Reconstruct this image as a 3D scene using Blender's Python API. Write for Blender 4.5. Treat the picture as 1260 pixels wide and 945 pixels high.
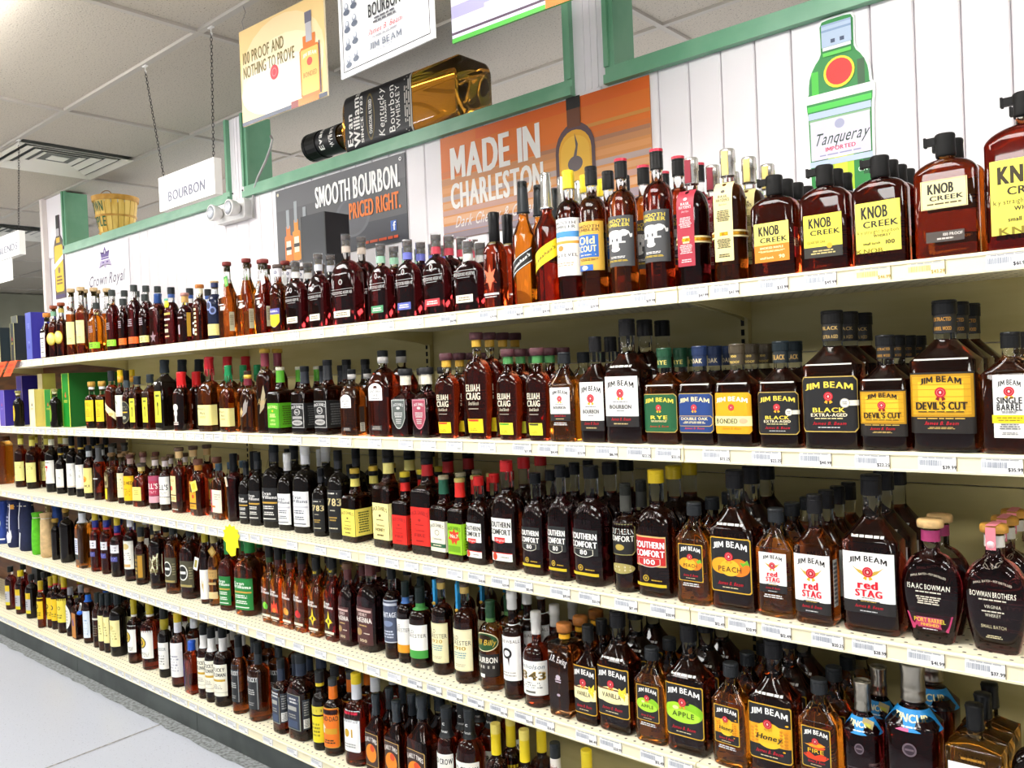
import bpy, math, random
import numpy as np
from mathutils import Matrix, Vector
random.seed(7)
for _o in list(bpy.data.objects):
    bpy.data.objects.remove(_o)
SC = bpy.context.scene
COL = SC.collection

# ------------------------------------------------------------------ camera
CAM_H = 1.446
YAW, PITCH, ROLL, FPX = 0.718086, -0.012565, -0.0416663, 1030.26
_f = np.array([-math.sin(YAW)*math.cos(PITCH), math.cos(YAW)*math.cos(PITCH), math.sin(PITCH)])
_r0 = np.array([math.cos(YAW), math.sin(YAW), 0.0]); _u0 = np.cross(_r0, _f)
_r = math.cos(ROLL)*_r0 + math.sin(ROLL)*_u0
_u = -math.sin(ROLL)*_r0 + math.cos(ROLL)*_u0
cam_d = bpy.data.cameras.new('camera'); cam = bpy.data.objects.new('camera', cam_d); COL.objects.link(cam)
cam_d.sensor_width = 36.0; cam_d.lens = FPX/1260*36; cam_d.clip_start = 0.02
cam.matrix_world = Matrix(((_r[0], _u[0], -_f[0], 0), (_r[1], _u[1], -_f[1], 0), (_r[2], _u[2], -_f[2], CAM_H), (0, 0, 0, 1)))
SC.camera = cam
def ray(x, y): return (x-630)/FPX*_r - (y-472.5)/FPX*_u + _f
def on_y(x, y, Y):                      # photo pixel -> point on a plane parallel to the wall
    d = ray(x, y); return np.array([0, 0, CAM_H]) + d*(Y/d[1])
def on_z(x, y, z):
    d = ray(x, y); return np.array([0, 0, CAM_H]) + d*((z-CAM_H)/d[2])
def px_of(p):
    q = np.array(p)-[0, 0, CAM_H]; return 630+FPX*(q@_r)/(q@_f)
def x_at(px, Y, z):                     # world X of something standing at depth Y, height z, seen at pixel column px
    lo, hi = -14.0, 1.2
    for _ in range(40):
        m = (lo+hi)/2
        if px_of((m, Y, z)) < px: lo = m
        else: hi = m
    return lo

# ------------------------------------------------------------------ world, exposure
w = bpy.data.worlds.new('world'); SC.world = w; w.use_nodes = True
w.node_tree.nodes['Background'].inputs[0].default_value = (0.93, 0.96, 1.0, 1)
w.node_tree.nodes['Background'].inputs[1].default_value = 0.30
vs = SC.view_settings
vs.view_transform = 'Standard'; vs.look = 'None'; vs.exposure = 0.42; vs.gamma = 1.0; vs.use_curve_mapping = False
LAMP_STRENGTH = 15.5
SC.cycles.max_bounces = 14; SC.cycles.transmission_bounces = 12; SC.cycles.glossy_bounces = 5; SC.cycles.diffuse_bounces = 3
SC.cycles.transparent_max_bounces = 8; SC.cycles.caustics_reflective = False; SC.cycles.caustics_refractive = False
SC.cycles.sample_clamp_indirect = 6.0; SC.cycles.blur_glossy = 0.6

# ------------------------------------------------------------------ materials
def lin(h):
    h = h.lstrip('#'); c = [int(h[i:i+2], 16)/255 for i in (0, 2, 4)]
    return tuple(v/12.92 if v <= .04045 else ((v+.055)/1.055)**2.4 for v in c)
MATS = {}
def pm(name, col, rough=.5, metal=0, trans=0, ior=1.45, coat=0, emis=None, es=0):
    if name in MATS: return MATS[name]
    m = bpy.data.materials.new(name); m.use_nodes = True; b = m.node_tree.nodes['Principled BSDF']
    b.inputs['Base Color'].default_value = (*col, 1); b.inputs['Roughness'].default_value = rough
    b.inputs['Metallic'].default_value = metal; b.inputs['Transmission Weight'].default_value = trans
    b.inputs['IOR'].default_value = ior; b.inputs['Coat Weight'].default_value = coat
    if emis: b.inputs['Emission Color'].default_value = (*emis, 1); b.inputs['Emission Strength'].default_value = es
    MATS[name] = m; return m
def ink(h):                                # a printed colour
    return pm('print_'+h, lin(h), .45)
def plas(h, r=.35):
    m = pm('plastic_%s_%d' % (h, int(r*100)), lin(h), r)
    if max(lin(h)) < .05: m.node_tree.nodes['Principled BSDF'].inputs['Specular IOR Level'].default_value = .22
    return m
def noise_mat(name, c1, c2, scale, rough=.6, bump=0.0, detail=3, contrast=(.4, .6), vec='Object', stretch=(1, 1, 1), metal=0):
    if name in MATS: return MATS[name]
    m = bpy.data.materials.new(name); m.use_nodes = True; nt = m.node_tree; b = nt.nodes['Principled BSDF']
    tc = nt.nodes.new('ShaderNodeTexCoord'); mp = nt.nodes.new('ShaderNodeMapping'); mp.inputs['Scale'].default_value = stretch
    nz = nt.nodes.new('ShaderNodeTexNoise'); nz.inputs['Scale'].default_value = scale; nz.inputs['Detail'].default_value = detail
    cr = nt.nodes.new('ShaderNodeValToRGB'); cr.color_ramp.elements[0].position = contrast[0]; cr.color_ramp.elements[1].position = contrast[1]
    cr.color_ramp.elements[0].color = (*c1, 1); cr.color_ramp.elements[1].color = (*c2, 1)
    nt.links.new(tc.outputs[vec], mp.inputs[0]); nt.links.new(mp.outputs[0], nz.inputs['Vector'])
    nt.links.new(nz.outputs['Fac'], cr.inputs[0]); nt.links.new(cr.outputs[0], b.inputs['Base Color'])
    b.inputs['Roughness'].default_value = rough; b.inputs['Metallic'].default_value = metal
    if bump:
        bp = nt.nodes.new('ShaderNodeBump'); bp.inputs['Strength'].default_value = bump; bp.inputs['Distance'].default_value = .004
        nt.links.new(nz.outputs['Fac'], bp.inputs['Height']); nt.links.new(bp.outputs[0], b.inputs['Normal'])
    MATS[name] = m; return m

# ------------------------------------------------------------------ mesh helpers
class MB:
    def __init__(s): s.v = []; s.f = []; s.m = []; s.mats = []; s.sm = []
    def mi(s, mat):
        if mat not in s.mats: s.mats.append(mat)
        return s.mats.index(mat)
    def add(s, verts, faces, mat, smooth=False):
        o = len(s.v); k = s.mi(mat); s.v.extend([tuple(p) for p in verts])
        for f in faces: s.f.append(tuple(i+o for i in f)); s.m.append(k); s.sm.append(smooth)
        return s
    def box(s, x0, x1, y0, y1, z0, z1, mat):
        v = [(x0, y0, z0), (x1, y0, z0), (x1, y1, z0), (x0, y1, z0), (x0, y0, z1), (x1, y0, z1), (x1, y1, z1), (x0, y1, z1)]
        return s.add(v, [(0, 3, 2, 1), (4, 5, 6, 7), (0, 1, 5, 4), (1, 2, 6, 5), (2, 3, 7, 6), (3, 0, 4, 7)], mat)
    def prism(s, pts, axis, a, b, mat):        # polygon pts swept along axis
        def P(p, t): return {'x': (t, p[0], p[1]), 'y': (p[0], t, p[1]), 'z': (p[0], p[1], t)}[axis]
        n = len(pts); v = [P(p, a) for p in pts]+[P(p, b) for p in pts]
        f = [tuple(range(n)), tuple(range(2*n-1, n-1, -1))]+[(i, i+n, (i+1) % n+n, (i+1) % n) for i in range(n)]
        return s.add(v, f, mat)
    def lathe(s, prof, mat, n=20, c=(0, 0, 0), smooth=True, top=True, bot=True, ax='z', wob=None):
        v = []; f = []
        for i, (r, z) in enumerate(prof):
            for k in range(n):
                a = 2*math.pi*k/n; rr = r*(1+(wob(i, a) if wob else 0)); x, y = rr*math.cos(a), rr*math.sin(a)
                v.append({'z': (c[0]+x, c[1]+y, c[2]+z), 'y': (c[0]+x, c[1]+z, c[2]+y), 'x': (c[0]+z, c[1]+x, c[2]+y)}[ax])
        for i in range(len(prof)-1):
            for k in range(n):
                a, b = i*n+k, i*n+(k+1) % n; f.append((a, b, b+n, a+n))
        if bot: f.append(tuple(range(n-1, -1, -1)))
        if top: f.append(tuple(range((len(prof)-1)*n, len(prof)*n)))
        return s.add(v, f, mat, smooth)
    def tube(s, pts, r, mat, n=6):
        P = [Vector(p) for p in pts]; v = []; f = []
        for i, p in enumerate(P):
            t = (P[min(i+1, len(P)-1)]-P[max(i-1, 0)]).normalized()
            a = t.orthogonal().normalized() if i == 0 else (pa - t*pa.dot(t)).normalized()
            pa = a; b = t.cross(a)
            for k in range(n):
                q = 2*math.pi*k/n; v.append(p+r*(math.cos(q)*a+math.sin(q)*b))
        for i in range(len(P)-1):
            for k in range(n): f.append((i*n+k, i*n+(k+1) % n, (i+1)*n+(k+1) % n, (i+1)*n+k))
        f += [tuple(range(n-1, -1, -1)), tuple(range((len(P)-1)*n, len(P)*n))]
        return s.add(v, f, mat, True)
    def mesh(s, name):
        me = bpy.data.meshes.new(name); me.from_pydata(s.v, [], s.f)
        for m in s.mats: me.materials.append(m)
        me.polygons.foreach_set('material_index', s.m); me.polygons.foreach_set('use_smooth', s.sm); me.update()
        return me
    def build(s, name, parent=None, loc=None):
        return put(name, s.mesh(name), parent, loc)
def put(name, me, parent=None, loc=None):
    o = bpy.data.objects.new(name, me); COL.objects.link(o)
    if parent is not None: o.parent = parent
    if loc is not None: o.location = loc
    return o
def empty(name, loc=(0, 0, 0), parent=None):
    o = put(name, None, parent, loc); o.empty_display_size = .05; return o
def tag(o, label, cat=None, group=None, kind=None):
    if label: o['label'] = label
    if cat: o['category'] = cat
    if group: o['group'] = group
    if kind: o['kind'] = kind
    return o

# ------------------------------------------------------------------ lettering: built-in font outlines, cached per character
GLY = {}
def glyph(ch, bold):
    k = (ch, bold)
    if k in GLY: return GLY[k]
    cu = bpy.data.curves.new('g', 'FONT'); cu.body = ch; cu.size = 1; cu.resolution_u = 3; cu.offset = .008 if bold else .004
    ob = bpy.data.objects.new('g', cu); COL.objects.link(ob)
    dg = bpy.context.evaluated_depsgraph_get(); ev = ob.evaluated_get(dg); me = ev.to_mesh()
    V = [(v.co.x, v.co.y) for v in me.vertices]; me.calc_loop_triangles(); T = [tuple(t.vertices) for t in me.loop_triangles]
    if ch == 'M': V = [(0, 0), (.1, 0), (.1, .47), (.33, .09), (.56, .47), (.56, 0), (.66, 0), (.66, .682), (.53, .682), (.33, .29), (.13, .682), (0, .682)]; T = [(0, 1, 2), (0, 2, 11), (2, 10, 11), (2, 3, 9), (2, 9, 10), (3, 4, 9), (4, 8, 9), (4, 7, 8), (4, 6, 7), (4, 5, 6)]
    ev.to_mesh_clear(); bpy.data.objects.remove(ob); bpy.data.curves.remove(cu)
    for _ in range(2):                          # split long triangles so letters bend round a bottle
        nT = []; mid = {}
        def md(a, b):
            kk = (min(a, b), max(a, b))
            if kk not in mid: V.append(((V[a][0]+V[b][0])/2, (V[a][1]+V[b][1])/2)); mid[kk] = len(V)-1
            return mid[kk]
        for t in T:
            L = [math.dist(V[t[i]], V[t[(i+1) % 3]]) for i in range(3)]; i = L.index(max(L))
            if L[i] > .33:
                a, b, c = t[i], t[(i+1) % 3], t[(i+2) % 3]; m = md(a, b); nT += [(a, m, c), (m, b, c)]
            else: nT.append(t)
        T = nT
    if V:
        a = np.array(V); x0 = a[:, 0].min(); wd = a[:, 0].max()-x0; a[:, 0] -= x0
        if ch == 'J': a[:, 1] = (a[:, 1]+.23)*.748; a[:, 0] *= 1.35; wd *= 1.35
    else: a = np.zeros((0, 2)); wd = .3
    GLY[k] = (a, T, wd); return GLY[k]
def text2d(s, bold=True, gap=.13):
    out = []; x = 0
    for ch in s:
        a, T, wd = glyph(ch, bold)
        if ch == ' ': x += .32; continue
        out.append((a+np.array([x, 0]), T)); x += wd+gap
    return out, max(x-gap, .01)

# flat art: list of elements in a unit frame x in [-.5,.5], y in [0,1]; mapped onto any surface
def art(mb, els, w, h, mapf, curved=True):
    """mapf(u array, v array, layer) -> Nx3"""
    step = .0028 if curved else 9.
    for lay, e in enumerate(els):
        k = e[0]
        def addp(U, V_, F, mat): mb.add(mapf(np.asarray(U, float), np.asarray(V_, float), lay), F, mat)
        if k in 'reos':                          # rectangle, ellipse, octagon, shield: column shapes
            _, x, y, ww, hh, col = e[:6]; n = max(2 if k == 'r' else 12, int(math.ceil(ww*w/step))+1) if k != 'o' else max(8, int(ww*w/step)+1)
            if k == 'e': t = -np.cos(np.linspace(0, math.pi, n))
            else: t = np.linspace(-1, 1, n)
            if k == 'e': top = np.sqrt(np.maximum(0, 1-t*t)); bot = -top
            elif k == 'o':
                cc = e[6] if len(e) > 6 else .15; t = np.unique(np.concatenate([t, [-1+cc, 1-cc]])); hc = cc*ww*w/(hh*h)
                top = 1-np.maximum(0, np.abs(t)-(1-cc))/cc*hc*1.0; bot = -top
            elif k == 's': top = 1-.12*t*t*0; top = np.ones_like(t); bot = -1+np.abs(t)**2.2*.75
            else: top = np.ones_like(t); bot = -top
            U = (x+t*ww/2)*w; n = len(t)
            nv = 2 if not curved else max(2, int(hh*h/.03)+1)
            UU = np.concatenate([U]*nv); VV = np.concatenate([(y+(bot+(top-bot)*q)*hh/2)*h for q in np.linspace(0, 1, nv)])
            F = [(r*n+i, r*n+i+1, (r+1)*n+i+1, (r+1)*n+i) for r in range(nv-1) for i in range(n-1)]
            addp(UU, VV, F, ink(col))
        elif k == 't':
            _, s, x, y, ww, hh, col = e[:7]; op = e[7] if len(e) > 7 else {}
            gl, tw = text2d(s, op.get('bold', True)); sx = ww*w/tw; sy = hh*h/.72
            if op.get('maxr') and sx > sy*op['maxr']: sx = sy*op['maxr']
            ox = x*w-(tw*sx)/2
            for a, T, dl in [(a+np.array([q*.05, 0]), T, q) for a, T in gl for q in ((0, 1, 2) if op.get('heavy') else (0, 1) if op.get('bold', True) else (0,))]:   # heavier strokes: outline twice, a hair apart
                U = ox+a[:, 0]*sx+a[:, 1]*sy*op.get('sh', 0); V_ = y*h-hh*h/2+a[:, 1]*sy
                if op.get('arc'):
                    q = (U-x*w)/(ww*w/2); V_ = V_+op['arc']*h*(1-q*q)-op['arc']*h*.5
                if op.get('rise'): V_ = V_+op['rise']*(U-x*w)
                if op.get('rot'):                # quarter turn
                    cu, cv = x*w, y*h; U, V_ = cu-(V_-cv), cv+(U-cu)
                mb.add(mapf(np.asarray(U, float), np.asarray(V_, float), lay+dl*.8), T, ink(col))
        elif k == 'l':                           # small print as short dashes
            _, x, y, ww, hh, n, col = e[:7]; rnd = random.Random(int(abs(x*100)+y*1000+n))
            for j in range(n):
                yy = y+hh/2-(j+.5)*hh/n; xx = x-ww/2; 
                L = ww*rnd.uniform(.75, 1); xx = x-L/2; end = x+L/2
                while xx < end-.01:
                    d = min(rnd.uniform(.06, .16)*ww*1.6, end-xx); t = hh/n*.27
                    U = np.array([xx, xx+d, xx+d, xx])*w; V_ = np.array([yy-t, yy-t, yy+t, yy+t])*h
                    addp(U, V_, [(0, 1, 2, 3)], ink(col)); xx += d+.03*ww
        elif k == 'p':                           # star-shaped polygon fan
            _, pts, col = e[:3]; p = np.array(pts, float); c = p.mean(0) if len(e) < 4 else np.array(e[3])
            q = np.vstack([p, p*.5+c*.5, c]); n = len(p)
            F = [(i, (i+1) % n, n+(i+1) % n, n+i) for i in range(n)]+[(n+i, n+(i+1) % n, 2*n) for i in range(n)]
            addp(q[:, 0]*w, q[:, 1]*h, F, ink(col))
        elif k == 'b':                           # thin frame
            _, ins, th, col = e[:4]; a = .5-ins; tx = th*h/w if h < w else th; ty = th if h < w else th*w/h; iy = ins*w/h
            art(mb, [('r', 0, iy+ty/2, 2*a, ty, col), ('r', 0, 1-iy-ty/2, 2*a, ty, col)], w, h, lambda U, V_, L, lay=lay: mapf(U, V_, lay+.3), curved)
            art(mb, [('r', -a+tx/2, .5, tx, 1-2*iy, col), ('r', a-tx/2, .5, tx, 1-2*iy, col)], w, h, lambda U, V_, L, lay=lay: mapf(U, V_, lay+.3), curved)
        elif k == 'g':                           # diagonal band: centre y, slope, thickness
            _, x, y, ww, th, sl, col = e[:7]; n = max(2, int(ww*w/step)+1); t = np.linspace(-.5, .5, n)
            U = np.concatenate([(x+t*ww)*w]*2); V_ = np.concatenate([(y+t*sl-th/2)*h, (y+t*sl+th/2)*h])
            addp(U, V_, [(i, i+1, n+i+1, n+i) for i in range(n-1)], ink(col))
def seal(x, y, s, asp, tails='e8b021'):
    s *= 1.22           # red wax rosette; s in label heights, asp = h/w of the label
    return [('p', [(x-.55*s*asp, y-.75*s), (x-.05*s*asp, y-.2*s), (x-.15*s*asp, y-.95*s)], tails), ('p', [(x+.55*s*asp, y-.75*s), (x+.05*s*asp, y-.2*s), (x+.15*s*asp, y-.95*s)], tails),
            ('e', x, y, 1.15*s*asp, 1.15*s, 'c8142a'), ('e', x, y, .78*s*asp, .78*s, 'e89a98'), ('e', x, y, .70*s*asp, .70*s, 'b81024'), ('e', x, y, .24*s*asp, .30*s, 'f0c8c4')]
# ------------------------------------------------------------------ dimensions of the place (metres)
FR = 1.7225                 # front edge of the shelves
BK = 2.105                  # gondola back panel
WALL = 2.23; WT = .14       # wall face and thickness
CEIL = 2.745
SHZ = {1: 1.629, 2: 1.260, 3: .884, 4: .520, 5: .125}
SEAM0, SECT = -0.980, 1.219
SEAMS = [SEAM0+SECT*k for k in range(2, -6, -1)]      # 1.458 ... -7.075
GX0, GXP, GY0, GYP = -4.09, 1.222, 1.612, .6135       # ceiling grid

M_CREAM = pm('shelf_cream', lin('eee5c2'), .42)
M_BEIGE = noise_mat('gondola_beige', lin('c6b87e'), lin('cfc28a'), 3, .5, stretch=(1, 1, 6))
M_KICK = noise_mat('kick_charcoal', lin('3a3f3e'), lin('4a504e'), 5, .55)
M_WALL = pm('wall_white', lin('f4eff2'), .5)
M_GREEN = noise_mat('trim_green', lin('6da583'), lin('7bb08e'), 6, .35)
M_DARK = pm('dark_gap', lin('15130f'), .8)
M_TBAR = pm('grid_bar', lin('b9b2a8'), .5)
def dots_mat(name, base, dot, pitch, rad, stagger=True):
    m = bpy.data.materials.new(name); m.use_nodes = True; nt = m.node_tree; b = nt.nodes['Principled BSDF']
    tc = nt.nodes.new('ShaderNodeTexCoord'); sx = nt.nodes.new('ShaderNodeSeparateXYZ'); nt.links.new(tc.outputs['Object'], sx.inputs[0])
    def mth(op, a, bb=None):
        n = nt.nodes.new('ShaderNodeMath'); n.operation = op
        for i, q in enumerate((a, bb)):
            if q is None: continue
            if isinstance(q, (int, float)): n.inputs[i].default_value = q
            else: nt.links.new(q, n.inputs[i])
        return n.outputs[0]
    gx = mth('DIVIDE', sx.outputs[0], pitch); gy = mth('DIVIDE', sx.outputs[1], pitch)
    row = mth('FLOOR', gy); gx = mth('ADD', gx, mth('MULTIPLY', mth('MODULO', row, 2.0), .5))
    fx = mth('SUBTRACT', mth('SUBTRACT', gx, mth('FLOOR', gx)), .5); fy = mth('SUBTRACT', mth('SUBTRACT', gy, row), .5)
    d = mth('SQRT', mth('ADD', mth('MULTIPLY', fx, fx), mth('MULTIPLY', fy, fy))); hole = mth('LESS_THAN', d, rad/pitch)
    mx = nt.nodes.new('ShaderNodeMixRGB'); mx.inputs[1].default_value = (*base, 1); mx.inputs[2].default_value = (*dot, 1)
    nt.links.new(hole, mx.inputs[0]); nt.links.new(mx.outputs[0], b.inputs['Base Color']); b.inputs['Roughness'].default_value = .38
    return m
M_DECK = dots_mat('shelf_deck_perforated', lin('f3ebcf'), lin('4d4634'), .026, .0036)

# ---- floor
M_FLOOR = noise_mat('floor_speckled_grey', lin('7c8088'), lin('b2b6c0'), 130, .3, .05, 2, (.27, .36))
fl = MB().box(-13, 4, -6, 9, -.05, 0, M_FLOOR).build('floor'); tag(fl, 'light blue-grey speckled concrete floor', kind='structure')
j = MB(); p0 = on_z(58, 945, 0); p1 = on_z(212, 886, 0); dx = (p1-p0)/np.linalg.norm(p1-p0); a = p1-dx*4
n_ = np.array([-dx[1], dx[0], 0])*.006
j.add([a-n_, p1-n_, p1+n_, a+n_], [(0, 1, 2, 3)], noise_mat('joint_grey', lin('7d7c7c'), lin('a09d98'), 60, .8))
o = j.build('floor_joint', fl, (0, 0, .0012))
s_ = MB(); rr = random.Random(3); pts = [(-12.9+i*.06, FR-.062+rr.uniform(-.006, .006)) for i in range(240)]
s_.add([(x, y, .0015) for x, y in pts]+[(x, FR+.02, .0015) for x, y in pts], [(i, i+1, 241+i, 240+i) for i in range(239)], noise_mat('old_adhesive_grey', lin('5c5f5e'), lin('8b8f90'), 70, .8, .2, 4, (.35, .6)))
s_.build('worn_floor_edge', fl)

# ---- ceiling: grid bars, tiles, troffers, diffusers
M_TILE = noise_mat('ceiling_tile', lin('7d766a'), lin('c4bbac'), 160, .9, .25, 2, (.30, .40))
M_LENS = pm('troffer_lens', (1, 1, 1), .5, emis=(1.0, .98, .95), es=LAMP_STRENGTH)
g = MB()
def gx(i): return GX0+GXP*i
def gy(k): return GY0+GYP*k
for i in range(-8, 6): g.box(gx(i)-.012, gx(i)+.012, gy(-9), gy(10), CEIL, CEIL+.03, M_TBAR)
for k in range(-9, 11): g.box(gx(-8), gx(5), gy(k)-.012, gy(k)+.012, CEIL+.0006, CEIL+.03, M_TBAR)
ceil = g.build('ceiling'); tag(ceil, 'suspended ceiling grid with speckled white tiles', kind='structure')
lamp_cells = [(i, k) for i in (-4, -2, 0, 2, 4) for k in (-2, -6)] + [(i, k) for i in (-3, -2, -1, 0, 1, 2) for k in (4,)]  # last row, behind the wall: unseen troffers added to brighten the ceiling beyond
vent_cells = {(-1, 0): (gx(-1), 'beside the bourbon sign chain'), (-3, 1): (gx(-3)+.0, 'beyond the end of the wall')}
t_me = MB().box(0, GXP-.004, 0, GYP-.004, 0, .015, M_TILE).mesh('ceiling_tile')
h_me = MB().box(0, GXP/2-.004, 0, GYP-.004, 0, .015, M_TILE).mesh('ceiling_tile')
rest = MB()
for i in range(-8, 5):
    for k in range(-9, 10):
        if (i, k) in lamp_cells: continue
        if (i, k) in vent_cells:
            put('ceiling_tile', h_me, ceil, (gx(i)+(GXP/2 if k else 0)+.002, gy(k)+.002, CEIL+.012)) if (i, k) != (-1, 0) else put('ceiling_tile', h_me, ceil, (gx(i)+GXP/2+.002, gy(k)+.002, CEIL+.012))
            continue
        if k >= -2 and i <= 1: put('ceiling_tile', t_me, ceil, (gx(i)+.002, gy(k)+.002, CEIL+.012))
        else: rest.box(gx(i)+.002, gx(i)+GXP-.002, gy(k)+.002, gy(k)+GYP-.002, CEIL+.012, CEIL+.027, M_TILE)
o = rest.build('tile_field', ceil); o['kind'] = 'stuff'
M_WMET = pm('white_enamel', lin('e9e7e2'), .35)
fr_ = MB(); a, b, c, d = .03, GXP-.03, .03, GYP-.03
for q in ((0, a, 0, GYP), (b, GXP, 0, GYP), (a, b, 0, c), (a, b, d, GYP)): fr_.box(q[0], q[1], q[2], q[3], .0005, .05, M_WMET)
fr_me = fr_.mesh('frame'); ln_me = MB().prism([(.012, .0), (.03, -.055), (.07, -.072), (GYP-.07, -.072), (GYP-.03, -.055), (GYP-.012, .0)], 'x', a, b, M_LENS).mesh('lens')
for n, (i, k) in enumerate(lamp_cells):
    t = empty('ceiling_light', (gx(i), gy(k), CEIL)); put('frame', fr_me, t); put('lens', ln_me, t)
    if (i, k) == (0, -2): tag(t, 'lit fluorescent ceiling troffer near the bourbon sign chains', 'ceiling light', 'fluorescent ceiling troffers')
    else: tag(t, 'lit fluorescent troffer set in the ceiling grid away from the hanging signs', 'ceiling light', 'fluorescent ceiling troffers')
def vent(x, y, label):
    t = empty('ceiling_vent', (x, y, CEIL)); s = GXP/2
    MB().box(.005, s-.005, .005, GYP-.005, .02, .03, pm('duct_grey', lin('6d6f6a'), .6)).build('backing', t)
    met = pm('vent_metal', lin('efece0'), .4)
    for q in range(4):
        e0 = .01+q*.062; e1 = e0+.045; z0 = -.004+.006*q; m = MB()
        o_ = [(e0, e0), (s-e0, e0), (s-e0, GYP-e0), (e0, GYP-e0)]; i_ = [(e1, e1), (s-e1, e1), (s-e1, GYP-e1), (e1, GYP-e1)]
        v = [(*p, z0) for p in o_]+[(*p, z0+.010) for p in i_]+[(*p, z0+.003) for p in o_]+[(*p, z0+.013) for p in i_]
        f = [(r, (r+1) % 4, 4+(r+1) % 4, 4+r) for r in range(4)]+[(8+r, 12+r, 12+(r+1) % 4, 8+(r+1) % 4) for r in range(4)]
        m.add(v, f, met); m.build('louver', t)
    m = MB().box(.26, s-.26, .26, GYP-.26, .016, .02, met); m.build('centre_plate', t)
    tag(t, label, 'air vent', 'square ceiling air diffusers')
vent(gx(-1), gy(0), 'square metal air diffuser in the ceiling beside the bourbon sign')
vent(gx(-3)+.0, gy(1), 'square metal air diffuser behind the blends sign, past the wall end')

# ---- walls
WL = -6.07; OPZ = 2.348
OPS = [(-5.745, -3.722), (-3.592, -1.622), (-1.492, 1.6)]
wl = MB(); 
wl.box(WL, 1.7, WALL+.012, WALL+WT, 0, OPZ, M_WALL); 
wl.box(WL, WL+.02, WALL-.004, WALL+WT, 0, CEIL, M_WALL)
wall = wl.build('wall_back'); tag(wall, 'white tongue-and-groove board wall with green-trimmed openings', kind='structure')
bd = .1033; bm_ = MB(); bm_.prism([(0, WALL+.013), (0, WALL+.004), (.003, WALL), (bd-.006, WALL), (bd-.003, WALL+.004), (bd-.003, WALL+.013)], 'z', 1.0, OPZ, M_WALL)
b_me = bm_.mesh('wall_board'); x = -.413-bd*54.7
while x < 1.6:
    if x > WL+.02: put('wall_board', b_me, wall, (x, 0, 0))
    x += bd
for n, (a, b) in enumerate([(WL+.021, OPS[0][0]), (OPS[0][1], OPS[1][0]), (OPS[1][1], OPS[2][0])]):
    m = MB().box(a, b, WALL, WALL+WT, OPZ, CEIL, M_WALL)
    if b-a < .2:
        for q in (.3, .5, .7): m.box(a+(b-a)*q-.004, a+(b-a)*q+.004, WALL-.003, WALL, OPZ, CEIL, M_WALL)
    m.build('post', wall)
MB().box(WL-.012, WL+.03, WALL-.03, WALL, 0, CEIL, pm('trim_offwhite', lin('e6ddd8'), .5)).build('corner_trim', wall)
for n, (a, b) in enumerate(OPS):
    t = empty('window_%d' % (n+1), ((a+b)/2, WALL, OPZ)); tag(t, 'open interior window with green painted casing', kind='structure'); cx = (a+b)/2
    def cas(nm, x0, x1, z0, z1, y0=-.018, y1=.0):
        m = MB().box(x0-cx, x1-cx, y0, y1, z0-OPZ, z1-OPZ, M_GREEN)
        return m.build(nm, t)
    cas('casing', a-.0, b+.0, OPZ-.006, OPZ+.022, -.026); cas('casing', a+.0, b-.0, OPZ+.022, OPZ+.048, -.014)
    cas('casing', a, a+.016, OPZ+.048, CEIL, -.022); cas('casing', a+.016, a+.034, OPZ+.048, CEIL, -.012)
    cas('casing', b-.016, b, OPZ+.048, CEIL, -.022); cas('casing', b-.034, b-.016, OPZ+.048, CEIL, -.012)
    cas('sill', a, b, OPZ+.0, OPZ+.04, 0, WT+.01)
    cas('jamb', a, a+.012, OPZ+.04, CEIL, 0, WT); cas('jamb', b-.012, b, OPZ+.04, CEIL, 0, WT)
M_FAR = noise_mat('far_wall_olive', lin('8f8f7c'), lin('9b9b88'), 2, .7)
tag(MB().box(-12.1, -11.95, -6, 9, 0, CEIL, M_FAR).build('wall_left'), 'olive grey far end wall', kind='structure')
tag(MB().box(-12, 4, 7.0, 7.1, 0, CEIL, M_FAR).build('wall_far'), 'olive grey wall of the room beyond', kind='structure')

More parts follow.
